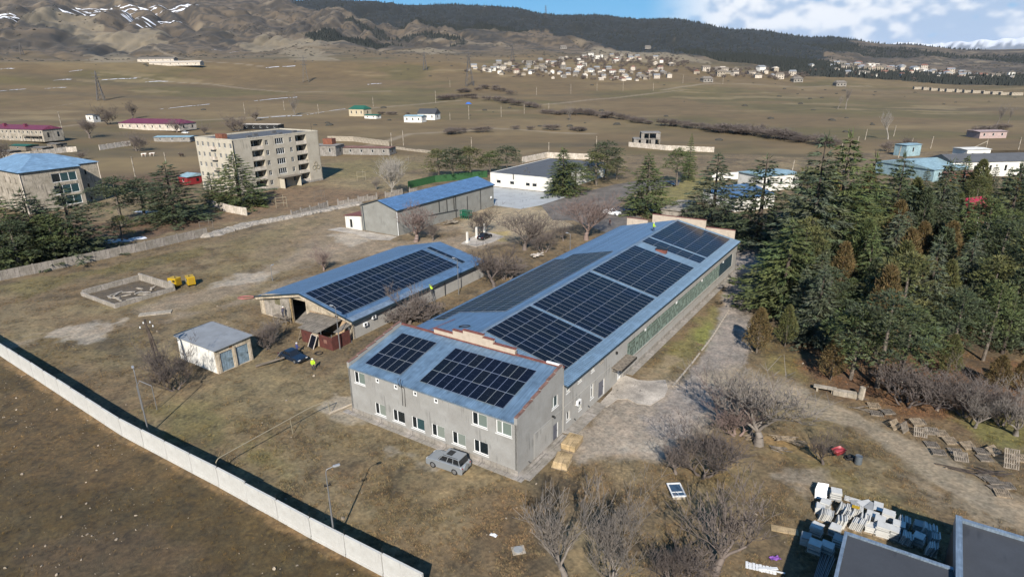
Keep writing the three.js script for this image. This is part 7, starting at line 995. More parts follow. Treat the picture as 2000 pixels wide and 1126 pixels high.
  part(o, 'body', merge([g, ex, eyes, mouth]), bodyMat); const hm = helmet ? new THREE.MeshStandardMaterial({ roughness: 0.4 }) : M.hair; if (helmet) hm.color.setRGB(...helmet); const cap = new THREE.SphereGeometry(0.128, 16, 8, 0, 6.2832, 0, 1.65); cap.scale(0.95, 1, 1.08); cap.rotateX(lean * 0.4); cap.translate(hd[0], hd[1] + 0.03, hd[2]); part(o, helmet ? 'helmet' : 'hair', helmet ? merge([cap, new THREE.CylinderGeometry(0.15, 0.155, 0.012, 16).scale(0.95, 1, 1.15).rotateX(lean * 0.4).translate(hd[0], hd[1] + 0.035, hd[2] + 0.012)]) : cap, hm); return o;
}
const hiVis = [0.36, 0.55, 0.02];
person('worker in bright vest and white helmet standing on the lawn below the sedan', [-28.48,-81.02].reduce((p, v, i) => (i ? [p[0], 0, v] : [v]), []), 0.6, { top: hiVis }); person('person in blue overalls beside the dark blue sedan', [-32.52,-86.62].reduce((p, v, i) => (i ? [p[0], 0, v] : [v]), []), 2.4, { top: [0.03, 0.04, 0.13], legs: [0.03, 0.04, 0.12], helmet: [0.45, 0.47, 0.5] }); person('worker in bright vest standing at the ridge of the hall roof', site(71.6, 14.05, 8.86), 1.0, { top: hiVis, legs: [0.02, 0.03, 0.06], helmet: [0.5, 0.55, 0.4] });
person('worker in dark clothes on the trestle before the open workshop gable', site(14.2, 56.4, 1.2), SITE + Math.PI + 0.5, { top: [0.03, 0.03, 0.05], legs: [0.03, 0.03, 0.04], helmet: [0.7, 0.7, 0.7], lean: 0.5, reach: 0.3 }); person('brown clothed person standing on the drive by the big pinkish tree', [26.41,-164.36].reduce((p, v, i) => (i ? [p[0], 0, v] : [v]), []), 0.4, { top: [0.07, 0.035, 0.03], legs: [0.05, 0.03, 0.03], helmet: null });
{ const p = site(34.6, 40.95, 1.95); person('worker in bright vest and helmet leaning from a ladder onto the workshop eaves', p, SITE - Math.PI / 2, { top: hiVis, legs: [0.025, 0.028, 0.03], helmet: [0.45, 0.65, 0.02], lean: 0.75, reach: 0.35, step: 0.04 }); const l = thing('ladder', 'aluminium ladder leaning on the workshop eaves', 'ladder', site(34.6, 40.35), SITE); part(l, 'rail', beam([-0.22, 0, -0.25], [-0.95, 3.7, -0.25], 0.05, 0.07), M.steelPale); part(l, 'rail', beam([-0.22, 0, 0.25], [-0.95, 3.7, 0.25], 0.05, 0.07), M.steelPale); for (let i = 1; i < 12; i++) { const t = i / 12; part(l, 'rung', bar([mix(-0.22, -0.95, t), 3.7 * t, -0.25], [mix(-0.22, -0.95, t), 3.7 * t, 0.25], 0.018, 5), M.steelPale); } }
{ const t = thing('trestle', 'timber trestle scaffold in front of the workshop gable', 'scaffold', site(14.2, 57.0), SITE); part(t, 'platform', bx(-1.6, 1.9, 1.1, 1.18, -0.5, 0.5), M.timberGrey); for (const x of [-1.5, 0.1, 1.8]) for (const z of [-0.45, 0.45]) part(t, 'leg', beam([x, 0, z], [x, x > 1 ? 2.9 : 1.1, z], 0.09, 0.09), M.timberGrey); for (const z of [-0.45, 0.45]) part(t, 'brace', merge([beam([-1.5, 0.1, z], [0.1, 1.0, z], 0.08, 0.05), beam([0.1, 0.1, z], [1.8, 1.0, z], 0.08, 0.05), beam([-1.6, 0.55, z], [1.9, 0.55, z], 0.08, 0.05)]), M.timberGrey); }
{ const cow = (label, x, z, turn, coat, patch) => { const o = thing('cow', label, 'cow', [x, groundY(x, z), z], turn, null), B = [[-0.7, 1.05, 0, 0.6, 1.1, 0, 0.36, 0.38, coat], [-0.2, 1.0, 0, 0.3, 0.98, 0, 0.4, 0.4, patch], [0.6, 1.25, 0, 1.05, 1.3, 0, 0.24, 0.16, coat], [1.05, 1.32, 0, 1.42, 1.05, 0, 0.15, 0.09, patch], [-1.02, 1.15, 0, -1.12, 0.5, 0, 0.05, 0.03, patch]]; for (const s of [-1, 1]) { B.push([0.5, 0.9, s * 0.2, 0.52, 0.45, s * 0.2, 0.14, 0.075, coat], [0.52, 0.45, s * 0.2, 0.5, 0.05, s * 0.2, 0.065, 0.06, coat], [-0.72, 0.95, s * 0.2, -0.62, 0.62, s * 0.22, 0.2, 0.1, coat], [-0.62, 0.62, s * 0.22, -0.82, 0.42, s * 0.21, 0.09, 0.065, coat], [-0.82, 0.42, s * 0.21, -0.78, 0.05, s * 0.21, 0.06, 0.06, coat], [1.0, 1.42, s * 0.1, 0.98, 1.46, s * 0.27, 0.04, 0.03, patch], [1.05, 1.48, s * 0.07, 1.12, 1.62, s * 0.16, 0.03, 0.015, [0.4, 0.36, 0.28]]); } part(o, 'body', smoothBody(B, [0.1, 0.85, 0, 1.5], 48, 0.045), bodyMat); o.scale.setScalar(1.25); };
  cow('white and brown cow standing in the ploughed strip', -181.46,-317.35, 0.1, [0.5, 0.46, 0.4], [0.12, 0.05, 0.025]); cow('patched cow close behind the white one', -178.33,-319.11, 0.3, [0.45, 0.41, 0.36], [0.08, 0.035, 0.02]); cow('dark cow alone near the apartment block', -162.99,-317.39, 2.9, [0.03, 0.018, 0.012], [0.03, 0.018, 0.012]); }
// ---------------------------------------------------------------- yard clutter
{ // rusty shed with asbestos roof in front of the workshop
  const o = thing('rusty_shed', 'rust red sheet metal shed with warped pale roof before the workshop', 'shed', site(11.0, 40.7), SITE); part(o, 'wall_sheet', bx(-3.0, 0, 0, 2.1, -0.06, 0), M.rust); part(o, 'wall_sheet', bx(-7.0, -4.4, 0, 2.3, -0.06, 0), M.rust); part(o, 'wall_sheet', place(bx(0.06, 3.6, 0, 2.2, -0.06, 0), RIGHT, 0, 0), M.rust); part(o, 'wall_sheet', bx(-7.06, -7.0, 0, 2.3, -4.2, 0), M.rust); part(o, 'door_frame', bx(-4.4, -3.0, 0, 2.1, -0.05, -0.01), M.creamOld); part(o, 'patch', bx(-1.9, -1.2, 0.9, 1.5, 0.003, 0.02), M.rosyRoof); const rf = ribbed([-7.4, 2.35, 0.4], [-2.9, 2.35, 0.4], [-2.7, 2.95, -4.6], [-7.4, 2.95, -4.6], 0.22, 0.05, 0.03); part(o, 'roof_sheet', rf, M.asbestos); part(o, 'roof_sheet', ribbed([-10.2, 2.3, -1.6], [-7.45, 2.4, -1.4], [-7.45, 2.9, -5.6], [-10.4, 2.8, -5.8], 0.22, 0.05, 0.03), M.asbestos); part(o, 'roof_sheet', ribbed([-1.2, 2.3, -1.4], [-0.3, 2.3, -1.6], [-0.5, 2.6, -4.4], [-1.8, 2.7, -4.4], 0.22, 0.05, 0.03), M.asbestos); for (const [x, z] of [[-0.1, -0.1], [-2.6, -0.2], [-0.1, -3.6]]) part(o, 'frame_post', bar([x, 0, z], [x, 2.6, z], 0.05, 6), M.steelPale);
  const p = thing('solar_module', 'loose solar module with pale frame leaning on the rusty shed', 'solar panel', site(9.9, 44.4), SITE - 0.2); const g = panelGeo(1.5, 2.0, 'z'); const q = part(p, 'module', g, panelMats[0]); q.rotation.x = 1.15; q.position.set(0, 0.95, -0.35); part(p, 'frame', merge([beam([-0.82, 0.04, 0.08], [-0.82, 1.9, -0.78], 0.1, 0.08), beam([0.82, 0.04, 0.08], [0.82, 1.9, -0.78], 0.1, 0.08), beam([-0.82, 1.9, -0.78], [0.82, 1.9, -0.78], 0.1, 0.08)]), M.whitewash);
  const b = thing('leaning_board', 'pale board propped at the left corner of the rusty shed', 'board', site(11.3, 48.4), SITE); part(b, 'board', beam([-0.3, 0, 0.3], [0.2, 2.1, -0.2], 0.45, 0.08), M.timberGrey); const coil = thing('hose_coil', 'black hose coil lying on the grass behind the worker', 'hose', [-29.31,-86.50].reduce((v, w, i) => (i ? [v[0], 0.06, w] : [w]), [])); part(coil, 'loop', merge([new THREE.TorusGeometry(0.6, 0.05, 6, 24).rotateX(Math.PI / 2), new THREE.TorusGeometry(0.5, 0.05, 6, 24).rotateX(Math.PI / 2).translate(0.1, 0.07, 0.1)]), M.black); }
{ const gen = (label, pos, turn) => { const o = thing('generator', label, 'generator', pos, turn); part(o, 'housing', rbx(-1.0, 1.0, 0.3, 1.95, -0.75, 0.75, 0.08), M.yellowPaint); part(o, 'skid', merge([bx(-1.05, 1.05, 0.02, 0.3, -0.7, -0.5), bx(-1.05, 1.05, 0.02, 0.3, 0.5, 0.7)]), M.black); part(o, 'grille', bx(-0.75, 0.0, 0.75, 1.5, 0.753, 0.78), M.stoneGrey); part(o, 'panel', bx(0.25, 0.85, 1.2, 1.6, 0.753, 0.77), M.black); part(o, 'exhaust', bar([0.5, 1.95, 0.2], [0.5, 2.25, 0.2], 0.08, 8), M.steelDark); part(o, 'side_door', bx(1.003, 1.03, 0.45, 1.75, -0.5, 0.5), M.yellowDark); }; gen('boxy yellow generator at the corner of the concrete basin, left one', site(15.2, 91.4), SITE + 0.25); gen('boxy yellow generator beside the basin, right one', site(17.4, 89.6), SITE - 0.35); }
{ const bl = (label, x, z, turn, w, l, h, slump) => { const o = thing('wrapped_block', label, 'block', [x, 0, z], turn); const g = new RoundedBoxGeometry(w, h, l, 4, 0.08), p = g.attributes.position; for (let i = 0; i < p.count; i++) { const k = 1 + (vn(p.getX(i) * 2.2 + w, p.getZ(i) * 2.2 + p.getY(i) * 3) - 0.5) * slump; p.setXYZ(i, p.getX(i) * k, p.getY(i) * (1 + (vn(p.getX(i) * 1.5, p.getZ(i) * 1.5) - 0.5) * slump * 1.6), p.getZ(i) * k); } g.computeVertexNormals(); g.translate(0, h / 2 + 0.12, 0); part(o, 'bale', uvm(g), M.yellowWrap); part(o, 'pallet', bx(-w / 2, w / 2, 0, 0.12, -l / 2, l / 2), M.timber); }; bl('tidy yellowish wrapped block beside the office wall', 6.45,-60.95, SITE + 0.1, 1.7, 2.6, 0.7, 0.06); bl('slumped yellowish wrapped block nearer the bare tree', 5.08,-57.50, SITE + 0.2, 1.7, 2.2, 0.65, 0.28); }
{ const o = thing('glazed_frame', 'white framed glazed cold frame lying on the grass', 'cold frame', [16.03,-52.39].reduce((v, w, i) => (i ? [v[0], 0, w] : [w]), []), 0.04); part(o, 'base', bx(-0.62, 0.62, 0, 0.3, -1.05, 1.0), M.stonePale); part(o, 'rim', merge([bx(-0.7, 0.7, 0.303, 0.4, -1.1, -0.95), bx(-0.7, 0.7, 0.303, 0.4, 0.92, 1.06), bx(-0.7, -0.56, 0.303, 0.4, -0.947, 0.917), bx(0.56, 0.7, 0.303, 0.4, -0.947, 0.917), bx(-0.557, 0.557, 0.303, 0.39, 0.3, 0.36), bx(-0.04, 0.04, 0.303, 0.39, 0.363, 0.917)]), M.frameWhite); part(o, 'pane', bx(-0.557, 0.557, 0.31, 0.33, -0.94, 0.91), M.glassSkyBlue);
  const m = thing('manhole_cover', 'round pale manhole cover on its slab in the grass', 'manhole', [0.17,-44.78].reduce((v, w, i) => (i ? [v[0], 0, w] : [w]), []), 0.2); part(m, 'slab', bx(-0.55, 0.6, 0, 0.08, -0.5, 0.5), M.stonePale); part(m, 'lid', new THREE.CylinderGeometry(0.42, 0.42, 0.08, 24).translate(0, 0.123, 0), M.stoneGrey); const s = thing('white_sheet', 'small white sheet lying on the dark grass', 'sheet', [-2.04,-46.77].reduce((v, w, i) => (i ? [v[0], 0, w] : [w]), []), -0.5); part(s, 'sheet', quadSheet([-0.35, 0.04, 0.18], [0.35, 0.04, 0.2], [0.35, 0.06, -0.18], [-0.35, 0.05, -0.16], 8, 4, (q, u, v) => { q[1] += 0.05 * Math.sin(u * 9) * Math.sin(v * 4); }), M.frameWhite);
  const r = thing('pink_cloth', 'pile of pinkish cloth and rags beside the silver car', 'rags', [-5.80,-59.90].reduce((v, w, i) => (i ? [v[0], 0, w] : [w]), []), 0.3); part(r, 'cloth', quadSheet([-0.9, 0.06, 0.5], [0.9, 0.06, 0.5], [0.9, 0.1, -0.5], [-0.9, 0.1, -0.5], 16, 10, (q, u, v) => { q[1] += 0.2 * vn(u * 6, v * 5); }), M.rosyWall); const pu = thing('purple_cloth', 'crumpled purple sheet beside the white pickets', 'cloth', [22.18,-43.26].reduce((v, w, i) => (i ? [v[0], 0, w] : [w]), []), 0.2); part(pu, 'cloth', quadSheet([-0.45, 0.04, 0.2], [0.45, 0.04, 0.25], [0.4, 0.06, -0.2], [-0.4, 0.05, -0.25], 14, 8, (q, u, v) => { q[1] += 0.16 * vn(u * 7 + 3, v * 5); q[0] += 0.06 * vn(v * 6, u * 4); }), M.purple); }
// pallets
const palletGeo = (() => { const g = []; for (let i = 0; i < 7; i++) g.push(bx(-0.6 + i * 0.18, -0.6 + i * 0.18 + 0.115, 0.115, 0.14, -0.5, 0.5)); for (const z of [-0.46, 0, 0.46]) g.push(bx(-0.6, 0.6, 0.02, 0.112, z - 0.045, z + 0.045), bx(-0.6, 0.6, 0, 0.018, z - 0.05, z + 0.05)); return merge(g); })();
{
  const spots = [[44.46,-68.36, 0.3, 0.15, 0], [43.85,-66.67, 0.2, 0, 0], [45.18,-66.63, 0.5, 0, 0.2], [44.15,-63.56, 1.0, 0.9, 0], [44.83,-62.88, 1.1, 1.1, 0], [47.76,-64.69, 0.3, 0, 0], [47.13,-64.14, 0.6, 0.3, 0.14], [46.16,-61.88, 0.1, 0.95, 0], [47.80,-62.36, 0.25, 0.3, 0], [48.63,-62.02, 0.4, 0.15, 0], [46.25,-59.92, 0.3, 0, 0], [45.92,-58.26, 0.2, 0, 0.14], [48.65,-60.46, 0.5, 0.2, 0], [47.90,-58.40, 0.3, 0.1, 0], [47.57,-57.17, 0.2, 0.6, 0], [49.88,-59.42, 0.6, 0.3, 0], [50.62,-58.32, 0.3, 0, 0.14], [50.16,-57.20, 0.4, 0, 0], [51.82,-58.29, 0.9, 0.5, 0], [51.81,-55.69, 0.1, 1.1, 0], [52.30,-56.49, 0.1, 1.1, 0.6], [53.83,-57.00, 0.3, 0.2, 0], [49.03,-52.60, 0.3, 0, 0], [48.18,-53.20, 0.5, 0, 0.1], [47.74,-51.35, 0.2, 0.1, 0], [47.95,-53.96, 0.7, 0, 0], [47.82,-52.15, 0.6, 0, 0]];
  const where = ['lying below the pine trunks', 'lying flat at the upper end of the pallet row', 'right of the two upper pallets', 'leaning on edge in the middle row', 'leaning on edge beside the other leaning one', 'flat behind the leaning pair', 'tilted on top of the flat one', 'standing upright facing the road', 'tilted right of the upright one', 'tilted at the end of the middle row', 'flat alone on the road edge', 'raised at the road edge', 'tilted against the grass', 'flat between the tilted ones', 'propped at a steep angle by the road', 'tilted before the thicket', 'raised in the right heap', 'flat in the right heap', 'tilted on top of the right heap', 'lower of the two standing at the right', 'upper of the two standing at the right', 'at the right picture edge', 'flat in the lowest heap', 'raised in the lowest heap', 'at the bottom of the lowest heap', 'at the left of the lowest heap', 'in the middle of the lowest heap'];
  spots.forEach(([x, z, t, tilt, y], i) => { const o = part(scene, numbered('pallet'), palletGeo, i % 3 ? M.timberGrey : M.timber); o.rotation.set(tilt, t - 0.5, 0, 'YXZ'); o.position.set(x, y + 0.01 + Math.sin(tilt) * 0.5, z); o.scale.setScalar(1.12); tag(o, 'weathered timber pallet ' + where[i], 'pallet', 'pallets beside the dirt road'); });
  const plank = (label, x, z, turn, l, m = M.timberGrey, n = 5) => { const o = thing('plank_pile', label, 'planks', [x, 0, z], turn), r = rng(Math.round(l * 100 + x * 10)); for (let i = 0; i < n; i++) { const g = bx(-l / 2 * (0.6 + r() * 0.5), l / 2 * (0.6 + r() * 0.5), 0, 0.05, -0.07, 0.07); g.rotateY((r() - 0.5) * 1.1); g.translate((r() - 0.5) * 1.2, 0.02 + i * 0.045, (r() - 0.5) * 1.0); part(o, 'plank', g, m); } };
  plank('scattered straw coloured planks right of the old bare tree', 30.84,-61.07, -0.3, 3.2, M.timber, 12); plank('scattered planks left of the old bare tree', 26.82,-61.92, 0.3, 2.0, M.timber, 7); plank('broken planks below the old bare tree', 29.54,-59.30, -0.5, 1.8, M.timberGrey, 6); plank('loose planks at the end of the pallet row', 42.71,-67.68, -0.3, 2.6); plank('dark planks in the lowest pallet heap', 48.95,-54.62, -0.4, 3.0, M.bark, 7); plank('long boards lying across the dirt road', 46.51,-55.30, -0.55, 5.0, M.bark, 3); plank('boards beside the purple cloth', 21.21,-42.22, 0.1, 1.6, M.white, 4);
  // slab tables by the pines
  for (const [x, z, l, h] of [[40.31,-72.41, 'slab table at the left of the three by the pines', 0.55], [42.32,-71.26, 'stack of long pale slabs in the middle by the pines', 0.35]]) { const o = thing('slab_stack', l, 'slabs', [x, 0, z], -0.45); for (let i = 0; i < (h > 0.4 ? 1 : 5); i++) part(o, 'slab', bx(-1.35, 1.35, h > 0.4 ? h : i * 0.13, (h > 0.4 ? h : i * 0.13) + 0.1, -0.45, 0.45), M.stonePale); if (h > 0.4) for (const sx of [-1, 1]) part(o, 'support', bx(sx * 0.9 - 0.12, sx * 0.9 + 0.12, 0, h - 0.003, -0.35, 0.35), M.stonePale); }
  const st = thing('tree_stump', 'torn pale stump right of the slab stacks', 'stump', [43.90,-70.42].reduce((v, w, i) => (i ? [v[0], 0, w] : [w]), [])); part(st, 'trunk', merge([bar([0, 0, 0], [0.1, 1.6, 0], 0.42, 9, 0.36)]), M.stonePale); part(st, 'root', merge([bar([0, 0.1, 0], [0.8, 0.0, 0.5], 0.2, 6, 0.08), bar([0, 0.1, 0], [-0.7, 0.0, 0.4], 0.2, 6, 0.08)]), M.bark);
  const dr = thing('steel_drum', 'grey steel drum beside the red barrow', 'drum', [36.41,-56.74].reduce((v, w, i) => (i ? [v[0], 0, w] : [w]), [])); part(dr, 'drum', new THREE.LatheGeometry([[0.0, 0.02], [0.36, 0.02], [0.38, 0.05], [0.36, 0.35], [0.39, 0.38], [0.36, 0.41], [0.36, 0.95], [0.33, 0.97], [0.3, 0.9], [0, 0.9]].map((q) => new THREE.Vector2(...q)), 20), M.steelGreyBlue); const wb = thing('wheelbarrow', 'red wheelbarrow heaped under the small bare tree', 'barrow', [34.81,-57.90].reduce((v, w, i) => (i ? [v[0], 0, w] : [w]), []), 0.4); const tr = new THREE.CylinderGeometry(0.75, 0.45, 0.55, 4, 1, true); tr.rotateY(Math.PI / 4); tr.scale(1.3, 1, 0.85); tr.translate(0, 0.75, 0); part(wb, 'tray', tr, M.redBarrow); part(wb, 'heap', new THREE.SphereGeometry(0.6, 10, 6, 0, 6.3, 0, 1.5).scale(1.1, 0.5, 0.7).translate(0, 0.75, 0), M.redBarrow); part(wb, 'wheel', new THREE.TorusGeometry(0.2, 0.07, 8, 16).translate(0.95, 0.27, 0), M.rubber); for (const s of [-1, 1]) part(wb, 'handle', beam([0.9, 0.3, s * 0.1], [-1.3, 0.8, s * 0.35], 0.05, 0.05), M.steelDark); const ty = thing('tyre_heap', 'black tyres between the barrow and the drum', 'tyres', [35.76,-57.59].reduce((v, w, i) => (i ? [v[0], 0, w] : [w]), [])); for (const [x, y, z] of [[0, 0.1, 0], [0.5, 0.1, 0.2], [0.2, 0.3, 0.1]]) part(ty, 'tyre', new THREE.TorusGeometry(0.27, 0.1, 8, 18).rotateX(Math.PI / 2).translate(x, y, z), M.rubber);
}
{ // stacked white stone slabs beside the flat roofed building
  const L = [[1611, 'near'], 0], r = rng(515); const rows = [[[29.53,-49.67], 0], [[30.81,-48.91], 0], [[31.97,-48.45], 1], [[33.13,-47.93], 0], [[34.49,-47.82], 0], [[35.19,-46.91], 0], [[28.72,-48.17], 0], [[29.76,-47.17], 0], [[31.06,-46.87], 0], [[32.12,-46.51], 0], [[32.88,-45.96], 0], [[33.71,-45.49], 0], [[34.41,-44.96], 0], [[27.14,-46.29], 0], [[28.68,-46.12], 0], [[25.64,-45.09], 0], [[27.02,-44.00], 0], [[28.49,-44.71], 0], [[36.69,-46.54], 0], [[36.92,-45.94], 0], [[35.41,-44.74], 0], [[36.82,-44.84], 0], [[35.78,-43.56], 0], [[31.15,-50.99], 0], [[34.44,-46.26], 0], [[31.94,-47.40], 0], [[30.82,-47.98], 0], [[33.16,-46.96], 0], [[28.81,-49.17], 0], [[25.92,-44.02], 0]]; const side = ['at the far left of the sunlit rows', 'second from left in the far sunlit row', 'with a yellow sheet among the far row', 'fourth from left in the far sunlit row', 'fifth from left in the far sunlit row', 'at the right end of the far sunlit row', 'at the left end of the second row', 'second in the second row', 'third in the second row', 'fourth in the second row', 'fifth in the second row', 'sixth in the second row', 'at the right end of the second row', 'in the shade at the left of the roof edge', 'in the shade behind the roof corner', 'half in shade beside the tan board', 'lowest in the shade left of the roof', 'in the shade just above the roof corner', 'upper left of the shaded block at the dark wall', 'upper right of the shaded block at the dark wall', 'lower left of the shaded block', 'right of the shaded block', 'lowest of the shaded block', 'lone square one above the sunlit rows', 'between the far row and its right end', 'filling the gap in the middle rows', 'filling the gap left of the middle rows', 'filling the gap right of the middle rows', 'pressed behind the far left one', 'at the lower left of the shaded slabs'];
  rows.forEach(([p, y], i) => { const o = thing('slab_pile', 'pile of white stone slabs ' + side[i], 'stone slabs', [p[0], 0, p[1]], SITE + (r() - 0.5) * 0.35, 'white slab piles by the flat roofed building'), n = 5 + Math.floor(r() * 4), w = 0.75 + r() * 0.35, upright = r() < 0.45; part(o, 'pallet', bx(-w * 0.62, w * 0.62, 0, 0.12, -0.5, 0.5), M.timber); for (let k = 0; k < n; k++) { const t = 0.07 + r() * 0.05; let g; if (upright) { g = bx(-t / 2, t / 2, 0, 0.75 + r() * 0.25, -0.48, 0.48); g.rotateZ(-0.22); g.translate(-w * 0.45 + k * 0.13, 0.13, (r() - 0.5) * 0.14); } else { g = bx(-w / 2, w / 2, 0, t, -0.45 - r() * 0.08, 0.45); g.rotateY((r() - 0.5) * 0.14); g.translate((r() - 0.5) * 0.1, 0.125 + k * 0.125, (r() - 0.5) * 0.1); } part(o, 'slab', g, r() < 0.8 ? M.stoneWhite : M.stoneGrey); } if (y) part(o, 'yellow_sheet', bx(-0.55, 0.1, 1.2, 1.23, 0.05, 0.5), M.yellowPaint); });
  const wf = thing('slatted_panel_set', 'white slatted frames leaning together above the slab piles', 'frames', [29.93,-51.57].reduce((v, w, i) => (i ? [v[0], 0, w] : [w]), []), SITE + 0.3); for (let i = 0; i < 5; i++) { const g = bx(-0.5, 0.5, 0, 0.9, -0.04, 0.04); g.rotateX(-0.5); g.translate(i * 0.1, 0.02, 0.5 - i * 0.28); part(wf, 'frame', g, M.frameWhite); } const sc = thing('sheet_pile', 'grey and white sheets dropped behind the slab piles', 'sheets', [33.60,-50.24].reduce((v, w, i) => (i ? [v[0], 0, w] : [w]), []), SITE); for (let i = 0; i < 5; i++) { const g = bx(-0.7, 0.7, 0, 0.04, -0.4, 0.4); g.rotateY(i * 0.4); g.translate(-1 + i * 0.55, 0.04 + i * 0.05, (i % 2) * 0.3); part(sc, 'sheet', g, i % 2 ? M.stoneGrey : M.stoneWhite); } const tb = thing('tan_board', 'tan board lying left of the slab piles', 'board', [24.51,-46.75].reduce((v, w, i) => (i ? [v[0], 0.02, w] : [w]), []), -0.33); part(tb, 'board', bx(-1.15, 1.15, 0.02, 0.08, -0.42, 0.42), M.yellowWrap); const pk = thing('white_pickets', 'white picket panel lying at the bottom edge', 'pickets', [20.61,-42.24].reduce((v, w, i) => (i ? [v[0], 0, w] : [w]), []), -0.35); for (let i = 0; i < 9; i++) part(pk, 'picket', bx(-1.2 + i * 0.27, -1.2 + i * 0.27 + 0.23, 0.05, 0.08, -0.42 + (i % 2) * 0.06, 0.4), M.frameWhite); part(pk, 'rail', merge([bx(-1.2, 1.25, 0.01, 0.048, -0.2, -0.12), bx(-1.2, 1.25, 0.01, 0.048, 0.18, 0.26)]), M.frameWhite); const rb = thing('steel_bars', 'bundle of grey steel bars in the shade beside the flat roof', 'steel bars', [25.85,-42.01].reduce((v, w, i) => (i ? [v[0], 0, w] : [w]), []), 0.9); for (let i = 0; i < 9; i++) part(rb, 'bar', bar([-1.8, 0.06 + (i % 3) * 0.07, -0.4 + i * 0.1], [1.8, 0.1 + (i % 2) * 0.2, -0.6 + i * 0.13], 0.035, 6), M.steelPale); }
// concrete apron before the hall gate, kerbs, metal frames, play frames
struct('concrete_apron', poly([[10.98,-70.44], [12.96,-73.60], [13.50,-77.05], [15.19,-77.90], [16.86,-76.34], [18.17,-76.00], [20.57,-76.21], [20.30,-73.63], [19.36,-71.62], [17.06,-69.48], [15.55,-69.91], [14.56,-71.24], [13.24,-71.15], [11.59,-69.28]], 0.07, 0.07), M.paleConcrete);
{ const A = [[37.48,-101.37], [30.95,-89.82], [25.27,-80.71], [21.07,-74.31]], o = thing('kerb_row', 'row of old kerb stones along the grass strip beside the road', 'kerb', [A[0][0], 0, A[0][1]]), r = rng(3); for (let i = 0; i < 3; i++) { const [ax, az] = A[i], [cx, cz] = A[i + 1], L = Math.hypot(cx - ax, cz - az), n = Math.round(L / 1.1); for (let k = 0; k < n; k++) { if (r() < 0.15) continue; const t = (k + 0.5) / n, p = part(o, 'kerb_stone', bx(-0.5, 0.5, 0, 0.14, -0.11, 0.11), M.stonePale); p.position.set(mix(ax, cx, t) - A[0][0], 0, mix(az, cz, t) - A[0][1]); p.rotation.y = Math.atan2(-(cz - az), cx - ax) + (r() - 0.5) * 0.1; } } }
